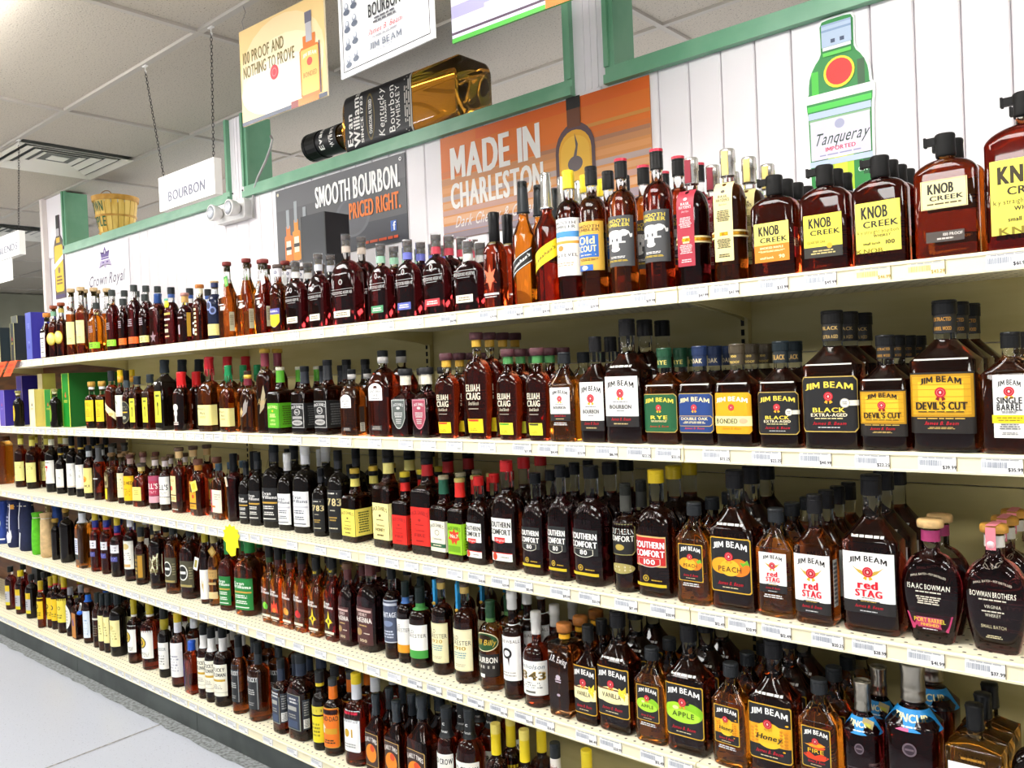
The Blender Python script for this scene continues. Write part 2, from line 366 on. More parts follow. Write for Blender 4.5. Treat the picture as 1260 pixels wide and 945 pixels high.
# ---- gondola shelving: one unit per 4-foot section
def slots(x):
    m = MB()
    z = .2
    while z < 1.70: m.box(x-.0045, x+.0045, BK-.0315, BK-.028, z, z+.016, M_DARK); z += .0254
    return m
ORD = {1: 'top', 2: 'second', 3: 'third', 4: 'fourth', 5: 'bottom'}
UN = ['with bare shelves past the black-wax bottles', 'holding the black-wax yellow-label bourbons', 'holding the tall elephant-label bottles', 'holding the shield-label flask on its top shelf', 'holding the blue-wax square bottle on its top shelf', 'holding the blue and purple gift cartons', 'past the gift cartons']
for u in range(len(SEAMS)-1):
    xr, xl = SEAMS[u], SEAMS[u+1]; cx = (xl+xr)/2; L = xr-xl
    t = empty('shelving_unit', (cx, FR, 0)); tag(t, 'cream metal gondola section '+UN[u], 'shelving', 'gondola sections in one run')
    def P(m, nm, par=None):
        o = m.build(nm, par if par else t)
        return o
    bk = M_BEIGE if u < 5 else noise_mat('brown_wood_back', lin('5a3216'), lin('7a4a24'), 4, .5, stretch=(1, 1, 8))
    hts = [.09, .47, .81, 1.15, 1.47, 1.723] if u < 5 else [.09, .6, 1.1, 1.723]
    for a, b in zip(hts[:-1], hts[1:]):
        MB().box(-L/2+.001, L/2-.0295, BK-FR-.012, BK-FR, a+.0015, b-.0015, bk).build('back_panel', t)
    m = MB().box(L/2-.029, L/2, BK-.030-FR, BK+.03-FR, .0, 1.735, M_BEIGE); up = m.build('upright', t)
    sm = slots(L/2-.0145); me = sm.mesh('slot_strip'); me.transform(Matrix.Translation((0, -FR, 0))); so = put('slot_strip', me, up); so['kind'] = 'stuff'
    kp = MB().box(-L/2+.002, L/2-.002, .0, .012, 0, .088, M_KICK).build('kick_plate', None, (cx+.085, FR, 0)); tag(kp, 'charcoal kick plate at the foot of the shelving', 'kick plate', 'kick plates along the floor')
    for s in SHZ:
        z = SHZ[s]
        sh = MB().box(-L/2+.0015, L/2-.0015, .004, BK-FR-.032, z-.022, z, M_DECK).build('shelf', t)
        rl = MB(); hh = .036
        rl.prism([(.004, z+.002), (-.006, z+.002), (-.008, z-.001), (-.0085, z-.004), (-.0055, z-.005), (-.0055, z-hh+.005), (-.0085, z-hh+.004), (-.008, z-hh), (.004, z-hh)], 'x', -L/2+.0015, L/2-.0015, M_CREAM)
        rl.build('price_rail', sh)
        if s != 5:
            for sx in (-1, 1):
                bx = sx*(L/2-.010)
                MB().prism([(.03, z-.022), (BK-FR-.032, z-.022), (BK-FR-.032, z-.07), (BK-FR-.08, z-.06), (.03, z-.030)], 'x', bx-.002, bx+.002, M_BEIGE).build('bracket', sh)
# ------------------------------------------------------------------ bottles
def liquid(key):
    c = {'amb': (.42, .085, .008), 'dk': (.13, .016, .004), 'red': (.36, .030, .006), 'org': (.78, .215, .012), 'blk': (.006, .003, .002),
         'gold': (.80, .34, .03), 'wine': (.115, .008, .009), 'brn': (.26, .062, .010), 'wht': (.9, .93, .92), 'navy': (.02, .026, .06)}[key]
    return pm('liquor_'+key, c, .03, trans=.97 if key not in ('blk', 'navy') else .3, ior=1.38)
M_CLEAR = pm('clear_glass', (.93, .95, .94), .02, trans=1, ior=1.3)
class Shape:
    """stack of rounded-rectangle rings: z, half width, half depth, corner share"""
    def __init__(s, W, D, H, sh=.6, nk=.74, nr=.014, c=1.0, sty='r', waist=None, lip=True, ht=None):
        s.H, s.W, s.D, s.nr, s.c = H, W, D, nr, c; s.nk = nk*H; a, b = W/2, D/2; R = []
        ht = ht or H
        wf = waist or (lambda t: 1.0)
        R.append((0, a*.90*wf(0), b*.90*wf(0), c)); R.append((.003, a*.97*wf(0), b*.97*wf(0), c)); R.append((.009, a*wf(0), b*wf(0), c))
        z1, z2 = sh*H, nk*H
        for t in (np.linspace(.03, 1, 8) if waist else (.5, 1.0)): R.append((.009+(z1-.009)*t, a*wf(t), b*wf(t), c))
        a1, b1 = a*wf(1), b*wf(1)
        n = 9
        for i in range(1, n+1):
            t = i/n
            if sty == 'r': k = math.sqrt(max(0, 1-(t*.985)**2)); k = (k-math.sqrt(1-.985**2))/(1-math.sqrt(1-.985**2)); zz = t*.985
            elif sty == 's': k = (1-t)**1.15*.94+.06*(1-t**4); zz = t
            elif sty == 'q': k = 1-t if t > .12 else 1-t*.3; k = (1-t)**.9; zz = t**1.0
            elif sty == 'o': k = .5+.5*math.cos(math.pi*t); zz = t
            elif sty == 'f': zz = [0, .10, .20, .26, .30, .33, .40, .6, .8, 1][i]; k = [1, .97, .88, .74, .58, .40, .22, .10, .03, 0][i]
            R.append((z1+(z2-z1)*zz, nr+(a1-nr)*k, nr+(b1-nr)*k, c+(1-c)*t))
        R.append((z2+(H-z2)*.5, nr*.96, nr*.96, 1)); R.append((H*.985, nr*.96, nr*.96, 1))
        s.R = R; A = np.array(R); s.z = A[:, 0]; s.hw = A[:, 1]; s.hd = A[:, 2]; s.cc = A[:, 3]
    def at(s, z): return np.interp(z, s.z, s.hw), np.interp(z, s.z, s.hd), np.interp(z, s.z, s.cc)
    def surf(s, U, Z, off):
        hw, hd, c = s.at(Z); L0 = hw*(1-c); rx = hw*c; ry = hd*c; au = np.abs(U); sg = np.where(U < 0, -1., 1.)
        q = np.maximum(au-L0, 0); r = (rx+ry)/2; ph = np.minimum(q/r, math.pi/2); ex = np.maximum(q-r*math.pi/2, 0)
        nx, ny = np.sin(ph)/rx, -np.cos(ph)/ry; L = np.sqrt(nx*nx+ny*ny); nx, ny = nx/L, ny/L
        x = np.minimum(au, L0)+rx*np.sin(ph)+nx*off; y = -(hd-ry)-ry*np.cos(ph)+ex+ny*off
        return np.stack([x*sg, y, Z+0*x], 1)
    def body(s, liq, fill):
        k = 8 if s.c > .5 else 7; mb = MB(); fz = fill*s.H
        Z = sorted(set(list(s.z)+[fz, fz+.0012])); V = []; n = 4*(k+1)
        for z in Z:
            hw, hd, c = s.at(z)
            for qd in range(4):
                for j in range(k+1):
                    t = math.pi/2*(qd+j/k*.999+.0005); cx = (hw*(1-c))*(1 if qd in (0, 3) else -1); cy = (hd*(1-c))*(1 if qd < 2 else -1)
                    V.append((cx+hw*c*math.cos(t), cy+hd*c*math.sin(t), z))
        F1, F2 = [], []
        for i in range(len(Z)-1):
            for j in range(n):
                a, b = i*n+j, i*n+(j+1) % n; (F1 if Z[i] < fz-1e-6 else F2).append((a, b, b+n, a+n))
        F1.append(tuple(range(n-1, -1, -1))); F2.append(tuple(range((len(Z)-1)*n, len(Z)*n)))
        mb.add(V, F1, liquid(liq), True); o = 0
        kk = mb.mi(M_CLEAR)
        for f in F2: mb.f.append(f); mb.m.append(kk); mb.sm.append(True)
        return mb.mesh('glass')
def cap_mesh(kind, S, col, h, r=None, col2=None):
    mb = MB(); H = S.H; nr = S.nr; r = r or nr*1.12
    if kind == 'screw':
        m = plas(col, .32); mb.lathe([(r*.98, H-h), (r, H-h+.001), (r, H-h*.28), (r*.965, H-h*.26), (r*.965, H-h*.22), (r, H-h*.2), (r, H-.0025), (r*.93, H), (0.0005, H)], m, 22, smooth=False)
    elif kind == 'cap2':                       # two-tone: cap over band
        mb.lathe([(r*1.03, H-h), (r*1.03, H-h*.5)], plas(col2, .3), 22, smooth=True); mb.lathe([(r, H-h*.5), (r, H-.002), (r*.93, H), (.0005, H)], plas(col, .3), 22, smooth=False)
    elif kind == 'cork':
        wd = noise_mat('cork_wood_'+col, lin(col), tuple(v*.75 for v in lin(col)), 60, .6)
        mb.lathe([(r*1.0, H-h), (r*1.28, H-h+.001), (r*1.32, H-h*.5), (r*1.30, H-.003), (r*1.2, H), (.0005, H)], wd, 22)
        ck = noise_mat('cork_stopper', lin('d8b460'), lin('b98f3f'), 90, .7)
        mb.lathe([(nr*.80, H-h-.022), (nr*.80, H-h)], ck, 14)
    elif kind == 'cone':
        m = plas(col, .3) if col2 is None else pm('metal_'+col, lin(col), .18, .9)
        mb.lathe([(r*1.12, H-h), (r*1.12, H-h+.004), (r*1.02, H-h+.006), (r*.80, H-.002), (r*.74, H), (.0005, H)], m, 24)
    elif kind in ('wax', 'knob', 'wax_drip'):
        m = plas(col, .28 if kind != 'knob' else .55)
        w1 = (lambda i, a: .05*math.sin(3*a+i)+.03*math.sin(7*a+2*i)) if kind != 'knob' else (lambda i, a: .03*math.sin(5*a+i))
        mb.lathe([(r*1.02, H-h), (r*1.10, H-h+.004), (r*1.04, H-h*.5), (r*1.06, H-h*.3), (r*1.12, H-.005), (r*1.02, H-.001), (.0005, H)], m, 22, wob=w1)
        if kind == 'wax_drip':
            for q in range(9):
                a = 2*math.pi*q/9+.3; L = h*(.25+.35*((q*37) % 10)/10); rr = nr*1.03
                x, y = rr*math.cos(a), rr*math.sin(a); mb.tube([(x, y, H-h+.006), (x*1.02, y*1.02, H-h-L*.6), (x*1.01, y*1.01, H-h-L)], .0028, m, 6)
        if kind == 'knob':
            mb.box(-r*2.1, -r*.8, -.006, .006, H-h*.42, H-h*.10, m); mb.box(-r*2.25, -r*2.0, -.007, .007, H-h*.46, H-h*.06, m)
    elif kind == 'tin':
        m = pm('tin_cup', lin('a9a294'), .28, .95)
        mb.lathe([(r*1.06, H-h), (r*1.0, H-h+.003), (r*1.0, H-h*.72), (r*1.04, H-h*.70), (r*.97, H-h*.62), (r*.94, H-h*.35), (r*1.06, H-.004), (r*1.06, H), (r*.98, H), (r*.95, H-.01), (.0005, H-.012)], m, 24)
    elif kind == 'foil':
        m = pm('foil_'+col, lin(col), .25, .75 if col2 else .0)
        mb.lathe([(r*1.0, H-h), (r*1.02, H-h+.002), (r*.98, H-h*.5), (r*1.08, H-h*.48), (r*1.04, H-.003), (r*.95, H), (.0005, H)], m, 22)
        if col2: mb.box(-r*.45, r*.45, -r*1.16, -r*.7, H-h*.97, H-.006, ink(col2))
    elif kind == 'tube':                       # stopper under clear shrink sleeve
        wd = noise_mat('cork_wood_'+col, lin(col), tuple(v*.75 for v in lin(col)), 60, .6)
        mb.lathe([(r*1.0, H-.017), (r*1.1, H-.016), (r*1.1, H-.003), (r*1.0, H), (.0005, H)], wd, 20)
        ck = noise_mat('cork_stopper', lin('d8b460'), lin('b98f3f'), 90, .7); mb.lathe([(nr*.82, H-.04), (nr*.82, H-.017)], ck, 14)
        mb.lathe([(nr*1.16, H-h), (nr*1.16, H-h*.62)], plas(col2, .3), 20, top=False, bot=False)
        mb.lathe([(nr*1.22, H-h*.62), (nr*1.25, H+.004)], pm('clear_film', (.95, .95, .95), .08, trans=.9, ior=1.05), 20, top=False, bot=False)
        mb.box(-nr*1.32, -nr*1.2, -nr*.5, nr*.5, H-h, H+.002, plas(col2, .3))
    return mb.mesh('cap')
DES = {}
def B(key, desc, W, D, H, sty, liq, cap, labels=(), sh=.6, nk=.74, nr=.014, c=1., fill=.78, sleeve=None, waist=None, extra=None, name='whiskey_bottle', rib=None, cat='bottle'):
    assert key not in DES, key
    if name == 'whiskey_bottle': name = 'square_whiskey_bottle' if c <= .30 else ('whiskey_flask' if D/W < .80 else name)
    S = Shape(W, D, H, sh, nk, nr, c, sty, waist); parts = [('glass', S.body(liq, fill))]
    parts.append(('cap', cap_mesh(cap[0], S, *cap[1:])))
    if sleeve:                                  # printed neck sleeve just below the cap: height, colour, text, text colour, z offset
        h, col, txt, tc = sleeve[:4]; z1 = H-cap[2]-(sleeve[4] if len(sleeve) > 4 else 0); mb = MB(); z0 = z1-h
        N = 5; pr = []
        for i in range(N):
            z = z0+(z1-z0)*i/(N-1); hw, hd, cc = S.at(z); pr.append((max(hw, nr*.9)*1.05+.0006, z))
        mb.lathe(pr, ink(col), 22, top=False, bot=False)
        if txt:
            for ti, tx in enumerate(txt.split('|')):
                nT = len(txt.split('|')); rr = pr[2][0]+.0004
                art(mb, [('t', tx, 0, 1-(ti+.5)/nT, .72, .42/nT, tc, {'maxr': 1.3})], rr*2.2, h, lambda U, V, L: np.stack([rr*np.sin(U/rr), -rr*np.cos(U/rr), z0+V], 1))
        parts.append(('neck_sleeve', mb.mesh('neck_sleeve')))
    for li, lb in enumerate(labels):
        z, w_, h_, els = lb[:4]
        if li == 0 and c > .75 and D/W > .9 and w_ > .9*W and H < 1: w_ *= 1.22      # paper wraps well round a round bottle
        u0 = lb[4] if len(lb) > 4 else 0.; mb = MB(); nm = lb[5] if len(lb) > 5 else ('front_label' if li == 0 else 'label')
        art(mb, els, w_, h_, lambda U, V, L: S.surf(U+u0, V+z, .0005+.0001*L)); parts.append((nm, mb.mesh(nm)))
    if rib:
        z0, z1, n = rib; mb = MB(); gm = liquid(liq)
        for q in range(n):
            a = 2*math.pi*q/n; pts = []
            for z in np.linspace(z0*H, z1*H, 6):
                hw, hd, cc = S.at(z); pts.append((hw*math.cos(a)*1.005, hd*math.sin(a)*1.005, z))
            mb.tube(pts, .0022, gm, 5)
        parts.append(('glass_ribs', mb.mesh('glass_ribs')))
    if extra:
        for nm, fn in extra: mb = MB(); fn(mb, S); parts.append((nm, mb.mesh(nm)))
    DES[key] = dict(desc=desc, W=W, D=D, H=H, parts=parts, name=name, cat=cat, n=0, pad=.026 if extra else 0)
def carton(key, desc, W, D, H, col, edge, els, side=None, name='gift_carton'):
    mb = MB(); mb.box(-W/2, W/2, -D/2, D/2, 0, H, ink(col))
    parts = [('box', mb.mesh('box'))]
    e = MB()
    for sx in (-1, 1):
        e.box(sx*(W/2)-.0025, sx*(W/2)+.0025, -D/2-.0006, -D/2+.002, 0.0005, H+.0005, ink(edge))
    e.box(-W/2, W/2, -D/2-.0006, -D/2+.002, H-.004, H+.0006, ink(edge)); parts.append(('edge_trim', e.mesh('edge_trim')))
    a = MB(); art(a, els, W*.96, H, lambda U, V, L: np.stack([U, 0*U-D/2-.0008-.0001*L, V], 1), False); parts.append(('printed_front', a.mesh('printed_front')))
    if side: s = MB(); s.box(W/2, W/2+.0008, -D/2+.003, D/2, .001, H-.001, ink(side)); s.box(-W/2+.003, W/2, -D/2+.003, D/2, H, H+.0008, ink(side)); parts.append(('side_panel', s.mesh('side_panel')))
    DES[key] = dict(desc=desc, W=W, D=D, H=H, parts=parts, name=name, cat='gift box', n=0)
# ---- small hanging extras
def hangtag(col, col2, x, z, dx=.0, w=.026, h=.04, rot=.2):
    def fn(mb, S):
        hw, hd, c = S.at(z*S.H); y = -hd-.006; cx = x*hw; cz = z*S.H
        a = np.array([[-w/2, -h], [w/2, -h], [w/2, 0], [-w/2, 0]]); R = np.array([[math.cos(rot), -math.sin(rot)], [math.sin(rot), math.cos(rot)]]); a = a@R.T
        v = [(cx+p[0], y, cz+p[1]) for p in a]+[(cx+p[0], y-.0015, cz+p[1]) for p in a]
        mb.add(v, [(3, 2, 1, 0), (4, 5, 6, 7), (0, 1, 5, 4), (1, 2, 6, 5), (2, 3, 7, 6), (3, 0, 4, 7)], ink(col))
        b = a*.6+np.array([[0, -h*.2]]*4)@R.T; v = [(cx+p[0], y-.0022, cz+p[1]) for p in b]; mb.add(v, [(0, 1, 2, 3)], ink(col2))
        mb.tube([(cx, y, cz-.002), (cx*.5, -S.nr*1.2, S.H*.85)], .0006, ink('3a3024'), 4)
    return ('hang_tag', fn)
def ribbon(col, z0, z1, x=-1.0):
    def fn(mb, S):
        r = S.nr*1.25; mb.box(x*r-.004, x*r+.004, -r*1.05-.001, -r*.2, z0*S.H, z1*S.H, ink(col))
        mb.lathe([(.006, -.002), (.006, .001)], ink('c99a2e'), 12, c=(x*r, -r*1.05-.001, z0*S.H+.012), ax='y')
    return ('ribbon', fn)
# ------------------------------------------------------------------ designs
K, Wh, CR, YE, GD, RD = '17140f', 'f6f4ee', 'efe6b4', 'f4d21f', 'c9a040', 'c8142a'
def R_(x, y, w, h, c): return ('r', x, y, w, h, c)
def T(s, y, h, w, c, x=0, **o): return ('t', s, x, y, w, h, c, o)
def L_(y, h, w, n, c, x=0): return ('l', x, y, w, h, n, c)
def E_(x, y, w, h, c): return ('e', x, y, w, h, c)
BG = lambda c: ('r', 0, .5, 1, 1, c)
# --- bourbon family with the red wax seal
def jbl(W, H, kind):
    a = H/W
    if kind == 'white': return [BG(Wh), R_(0, .105, 1, .21, '211d1c'), T('JIM BEAM', .85, .115, .80, K, arc=.05)]+seal(.0, .665, .125, a)+[L_(.50, .035, .5, 1, '777777'), T('BOURBON', .40, .085, .66, '222222'), L_(.315, .03, .3, 1, '444444'), T('James B. Beam', .155, .06, .6, RD, sh=.3, bold=False), L_(.06, .04, .5, 1, 'c9b27a')]
    if kind == 'stag': return [BG(Wh), R_(0, .10, 1, .20, '211d1c'), T('JIM BEAM', .88, .095, .74, K, arc=.045), ('p', [(-.33, .78), (-.18, .66), (-.05, .60), (-.12, .70), (-.22, .72)], 'c9a63a'), ('p', [(.33, .78), (.18, .66), (.05, .60), (.12, .70), (.22, .72)], 'c9a63a')]+seal(.0, .68, .12, a)+[T('red', .475, .135, .38, 'd8142a', x=-.02, heavy=1), T('STAG', .335, .115, .52, 'd8142a', heavy=1), L_(.255, .02, .3, 1, '666666'), R_(0, .20, .45, .03, K), L_(.20, .02, .4, 1, 'd9b64a'), T('James B. Beam', .12, .05, .55, RD, sh=.3, bold=False), L_(.04, .03, .4, 1, 'cccccc')]
    if kind in ('rye', 'oak', 'black', 'bond'):
        bg, nc = {'rye': ('1f5a35', 'f0d64a'), 'oak': ('21407e', 'f0e2a8'), 'black': ('1c1b1c', 'f2d44a'), 'bond': ('e3a512', Wh)}[kind]
        e = [('o', 0, .5, 1, 1, 'c9a954' if kind != 'bond' else 'e3a512', .14), ('o', 0, .5, .96, .965, bg, .14), T('JIM BEAM', .83, .115, .80, nc, arc=.05)]+seal(.0, .64, .115, a)
        if kind == 'rye': e += [T('RYE', .39, .10, .48, 'f0d64a'), L_(.29, .05, .5, 2, 'e8dca0'), T('James B. Beam', .16, .05, .55, 'd8402a', sh=.3, bold=False)]
        if kind == 'oak': e += [('o', 0, .30, .95, .27, 'c9a954', .12), ('o', 0, .30, .91, .24, '21407e', .12), T('DOUBLE OAK', .36, .07, .72, 'f0e2a8'), L_(.265, .06, .68, 2, 'e8dca0'), T('James B. Beam', .12, .05, .55, 'd8402a', sh=.3, bold=False)]
        if kind == 'bond': e += [R_(0, .31, 1, .24, 'f2e6a0'), T('BONDED', .31, .12, .55, '2a2018', x=-.12), ('e', .3, .31, .2, .14, 'd8b48a'), T('James B. Beam', .13, .05, .5, 'd86a1a', sh=.3, bold=False)]
        if kind == 'black': e += [T('BLACK', .40, .085, .56, 'f0d64a'), T('EXTRA-AGED', .31, .06, .62, 'f2e6c8'), L_(.245, .03, .5, 1, 'e8dca0'), T('James B. Beam', .16, .06, .58, RD, sh=.3, bold=False), L_(.085, .03, .4, 1, 'cccccc'), R_(.36, .52, .3, .095, 'ece6d2'), E_(.28, .52, .26*a*.62, .17, 'b5ae98'), E_(.28, .52, .22*a*.62, .145, 'f4efe0'), L_(.52, .06, .08, 2, '333333', x=.28)]
        return e
    if kind == 'devil': return [BG('211c18'), R_(0, .62, .94, .70, 'b8860e'), R_(0, .62, .84, .62, 'dba41a'), R_(0, .60, .66, .50, 'f0bf2c')]+[R_(0, q, .9, .008, 'c08a14') for q in (.35, .43, .52, .60, .72, .80, .9)]+[T('JIM BEAM', .87, .105, .60, '241a10', arc=.045)]+seal(.0, .67, .12, a, '8a1a10')+[T("DEVIL'S CUT", .455, .125, .72, '2a1a0c', heavy=1), L_(.355, .03, .72, 1, '3a2a10'), L_(.245, .025, .7, 1, 'e8c05a'), T('James B. Beam', .17, .06, .5, RD, sh=.3, bold=False), L_(.09, .04, .4, 2, 'c8a860')]
    if kind == 'single': return [BG(Wh), T('JIM BEAM', .87, .09, .72, K, arc=.04)]+seal(.0, .74, .11, a)+[T('SINGLE', .60, .105, .78, '1c1a18'), T('BARREL', .49, .105, .78, '1c1a18'), L_(.41, .04, .6, 2, '666666'), R_(.06, .30, 1.2, .13, YE), L_(.30, .08, .8, 2, 'a08a1a'), L_(.18, .10, .7, 3, '777777'), L_(.07, .05, .6, 2, '888888')]
    fr = {'peach': 'f08a1e', 'apple': '9fd420', 'honey': 'f0b01a', 'fire': 'e8601a', 'vanilla': 'f4e39a'}[kind]
    e = [('o', 0, .5, 1, 1, 'd9a92a', .08), ('o', 0, .5, .95, .96, '1d1b1c', .08), T('JIM BEAM', .86, .115, .82, Wh, arc=.05)]
    if kind == 'peach': e += [E_(-.2, .48, .52, .30, 'f7a21c'), E_(.22, .47, .50, .32, 'ef7d1a'), E_(0, .45, .5, .30, 'f9b62a'), ('p', [(.25, .56), (.42, .62), (.46, .52), (.33, .49)], '6fae2a')]
    if kind == 'apple': e += [E_(-.2, .47, .58, .34, 'a6dc22'), E_(.2, .48, .58, .36, '8cc81c'), E_(0, .40, .84, .26, 'b4e63a'), E_(.06, .64, .22, .06, '1d1b1c'), ('p', [(.0, .60), (.04, .60), (.16, .70), (.13, .71)], '4a3a1a'), E_(-.2, .54, .16, .07, 'dff59a')]
    if kind == 'honey': e += [R_(0, .45, .95, .36, 'efa51a'), E_(0, .45, .7, .46, 'f6c326')]+[E_(-.38+.095*i, .30+.06*(j)+(.03 if i % 2 else 0), .075, .045, 'd98a12') for i in (0, 1, 7, 8) for j in range(5)]+[E_(.40, .69, .06, .03, 'f0b01a'), E_(.34, .22, .05, .028, 'f0b01a')]
    if kind == 'fire': e += [('p', [(-.45, .55), (-.2, .60), (.05, .66), (.3, .60), (.45, .62), (.3, .50), (.1, .46), (-.15, .50)], 'e8501a'), ('p', [(-.4, .56), (-.1, .58), (.2, .62), (.36, .58), (.1, .52), (-.2, .52)], 'f7a31c'), ('p', [(-.45, .30), (-.25, .38), (-.05, .30), (.2, .38), (.45, .32), (.3, .22), (0, .20), (-.3, .22)], 'd8401a')]
    if kind == 'vanilla': e += [E_(0, .43, .92, .34, 'f4e8a0'), R_(0, .42, .94, .24, 'f7edb4'), R_(-.1, .55, .7, .03, '6a3a18'), ('p', [(.2, .5), (.24, .62), (.32, .57), (.42, .66), (.42, .54), (.5, .5), (.4, .45), (.38, .36), (.3, .44)], 'f6d838')]
    e += seal(-.02, .655, .115, a, 'd8a020')
    nm = {'peach': ('PEACH', '2a1408'), 'apple': ('APPLE', '1c3008'), 'honey': ('Honey', '2a1a06'), 'fire': ('FIRE', 'f7c31c'), 'vanilla': ('VANILLA', '2a1a10')}[kind]
    e += [T(nm[0], .43, .10, .58, nm[1], bold=(kind == 'honey'), sh=.25 if kind == 'honey' else 0), T('James B. Beam', .17, .065, .62, RD, sh=.3, bold=False), L_(.09, .03, .5, 1, 'd8c8a0')]
    return e
def jb175(key, desc, kind, liq='dk', cap='1d1c1d', H=.31, W=.108, lw=.098, lh=.125, z=.042, sleeve=(.030, '1d1c1d', None, None)):
    B(key, desc, W, .078, H, 's', liq, ('screw', cap, .042, .0205), [(z, lw, lh, jbl(lw, lh, kind)), (.60*H, .085, .012, [L_(.5, .8, .8, 1, 'd8d4cc')], 0, 'embossed_band')], sh=.58, nk=.74, nr=.0185, c=.38, fill=.72)
def jbp(key, desc, kind, liq='dk', sl=('1d1c1d', 'd8b868', 'BLACK'), H=.232, W=.092, D=.07, big=False, lh=None):
    lh = lh or H*.40; lw = W*1.02
    B(key, desc, W, D, H, 's', liq, ('screw', sl[0], .022 if not big else .028, .0185 if not big else .0225), [(H*.125, lw, lh, jbl(lw, lh, kind)), (H*.60, W*.8, .006, [R_(0, .5, 1, .5, 'c8c4bc')], 0, 'embossed_band')], sh=.60, nk=.74, nr=.016 if not big else .020, c=.40, fill=.74, sleeve=(.026 if not big else .036, sl[0], sl[2], sl[1]))
def jbt(key, desc, kind, liq='org', H=.236, cap='26282a'):
    lw, lh = .06, .088
    facets = lambda mb, S: [mb.tube([(sx*.012, -S.D/2*.55, .805*S.H), (sx*.036, -S.D/2*.98, .645*S.H), (0 if sx < 0 else .0, -S.D/2*1.0, .645*S.H)], .0011, liquid('wht'), 5) for sx in (-1, 1)]
    B(key, desc, .086, .056, H, 's', liq, ('screw', cap, .030, .0175), [(.055, lw, lh, [('o', 0, .5, 1, 1, 'e0b030', .05)]+jbl(lw, lh, kind) if kind not in ('white', 'stag') else jbl(lw, lh, kind)), (.042, .05, .010, [L_(.5, .9, .9, 2, 'e0d8d0')], 0, 'embossed_dots')], sh=.63, nk=.83, nr=.0145, c=.5, fill=.73, extra=[('shoulder_facets', facets)])
jbt('jb_trav', 'flat clear plastic bourbon flask with small white red-seal label', 'white')
B('jb_750', 'tall slim bourbon bottle with white label and red seal', .078, .062, .272, 's', 'dk', ('screw', '1d1c1d', .040, .0165), [(.03, .072, .125, jbl(.072, .125, 'white'))], sh=.60, nk=.74, nr=.0145, c=.4, fill=.74)
jb175('jb_175', 'largest white-label bourbon bottle with red seal', 'white')
jbp('jb_rye', 'square-shouldered rye bottle with green label', 'rye', 'amb', ('1d4a30', 'd8c868', 'RYE'))
jbp('jb_oak', 'square-shouldered bourbon bottle with navy double oak label', 'oak', 'dk', ('1f2f52', 'd8c8a0', 'OAK'))
jbp('jb_bond', 'square-shouldered bourbon bottle with golden bonded label', 'bond', 'dk', ('4a4030', 'e0c060', '100|PROOF'))
jbp('jb_blk', 'square-shouldered bourbon bottle with small black label', 'black', 'dk', ('20282c', 'c8a058', 'BLACK'))
jbp('jb_blk175', 'very large bourbon bottle with black extra-aged label', 'black', 'dk', ('1c1b1a', 'b89858', 'BLACK|EXTRA AGED'), .29, .115, .085, True)
jbp('jb_dev', 'small bourbon bottle with glowing yellow and black label', 'devil', 'dk', ('1a1a1b', 'b08030', 'EXTRACTED|BARREL WOOD'))
jbp('jb_dev175', 'very large bourbon bottle with glowing yellow and black label', 'devil', 'dk', ('1a1a1b', 'c89038', 'EXTRACTED|BARREL WOOD'), .293, .118, .088, True)
B('jb_single', 'flat bourbon bottle with white label and yellow sticker strip', .094, .05, .224, 's', 'brn', ('screw', '1c1c1c', .030, .0165), [(.03, .052, .115, jbl(.052, .115, 'single'))], sh=.66, nk=.80, nr=.0145, c=.28, fill=.74)
jbt('pe_s', 'flat amber flask with small black peach label', 'peach', H=.238)
jb175('pe_b', 'large bourbon bottle with orange peach label', 'peach', H=.318)
jbt('st_s', 'flat amber flask with white label and red stag lettering', 'stag', H=.238)
B('st_750', 'slim bourbon bottle with white red-stag label', .082, .062, .275, 's', 'amb', ('screw', '1d1c1d', .040, .0165), [(.025, .078, .125, jbl(.078, .125, 'stag')), (.04, .022, .10, [BG('e9e6dc'), L_(.5, .9, .9, 10, '666666')], .062, 'side_label')], sh=.60, nk=.74, nr=.0145, c=.4, fill=.74)
jb175('st_175', 'largest bottle with white label and red stag lettering', 'stag', H=.322, W=.112, lw=.10)
B('va_s', 'small dark bottle with yellow flower vanilla label', .072, .056, .255, 's', 'dk', ('screw', '20201f', .040, .0155), [(.028, .075, .125, jbl(.075, .125, 'vanilla'))], sh=.60, nk=.74, nr=.0135, c=.4, fill=.72)
jb175('va_b', 'large dark bottle with yellow flower vanilla label', 'vanilla', H=.305, W=.098, lw=.098)
jbt('ap_s', 'flat amber flask with small green apple label', 'apple', H=.232)
jb175('ap_b', 'large dark bottle with big green apple label', 'apple', H=.305, W=.104, lw=.10)
jbt('ho_s', 'flat amber flask with small honeycomb label', 'honey', H=.236)
jb175('ho_b', 'large dark bottle with yellow honeycomb label', 'honey', H=.305, W=.104, lw=.10)
jbt('fi_s', 'flat amber flask with orange flame label', 'fire', H=.240)
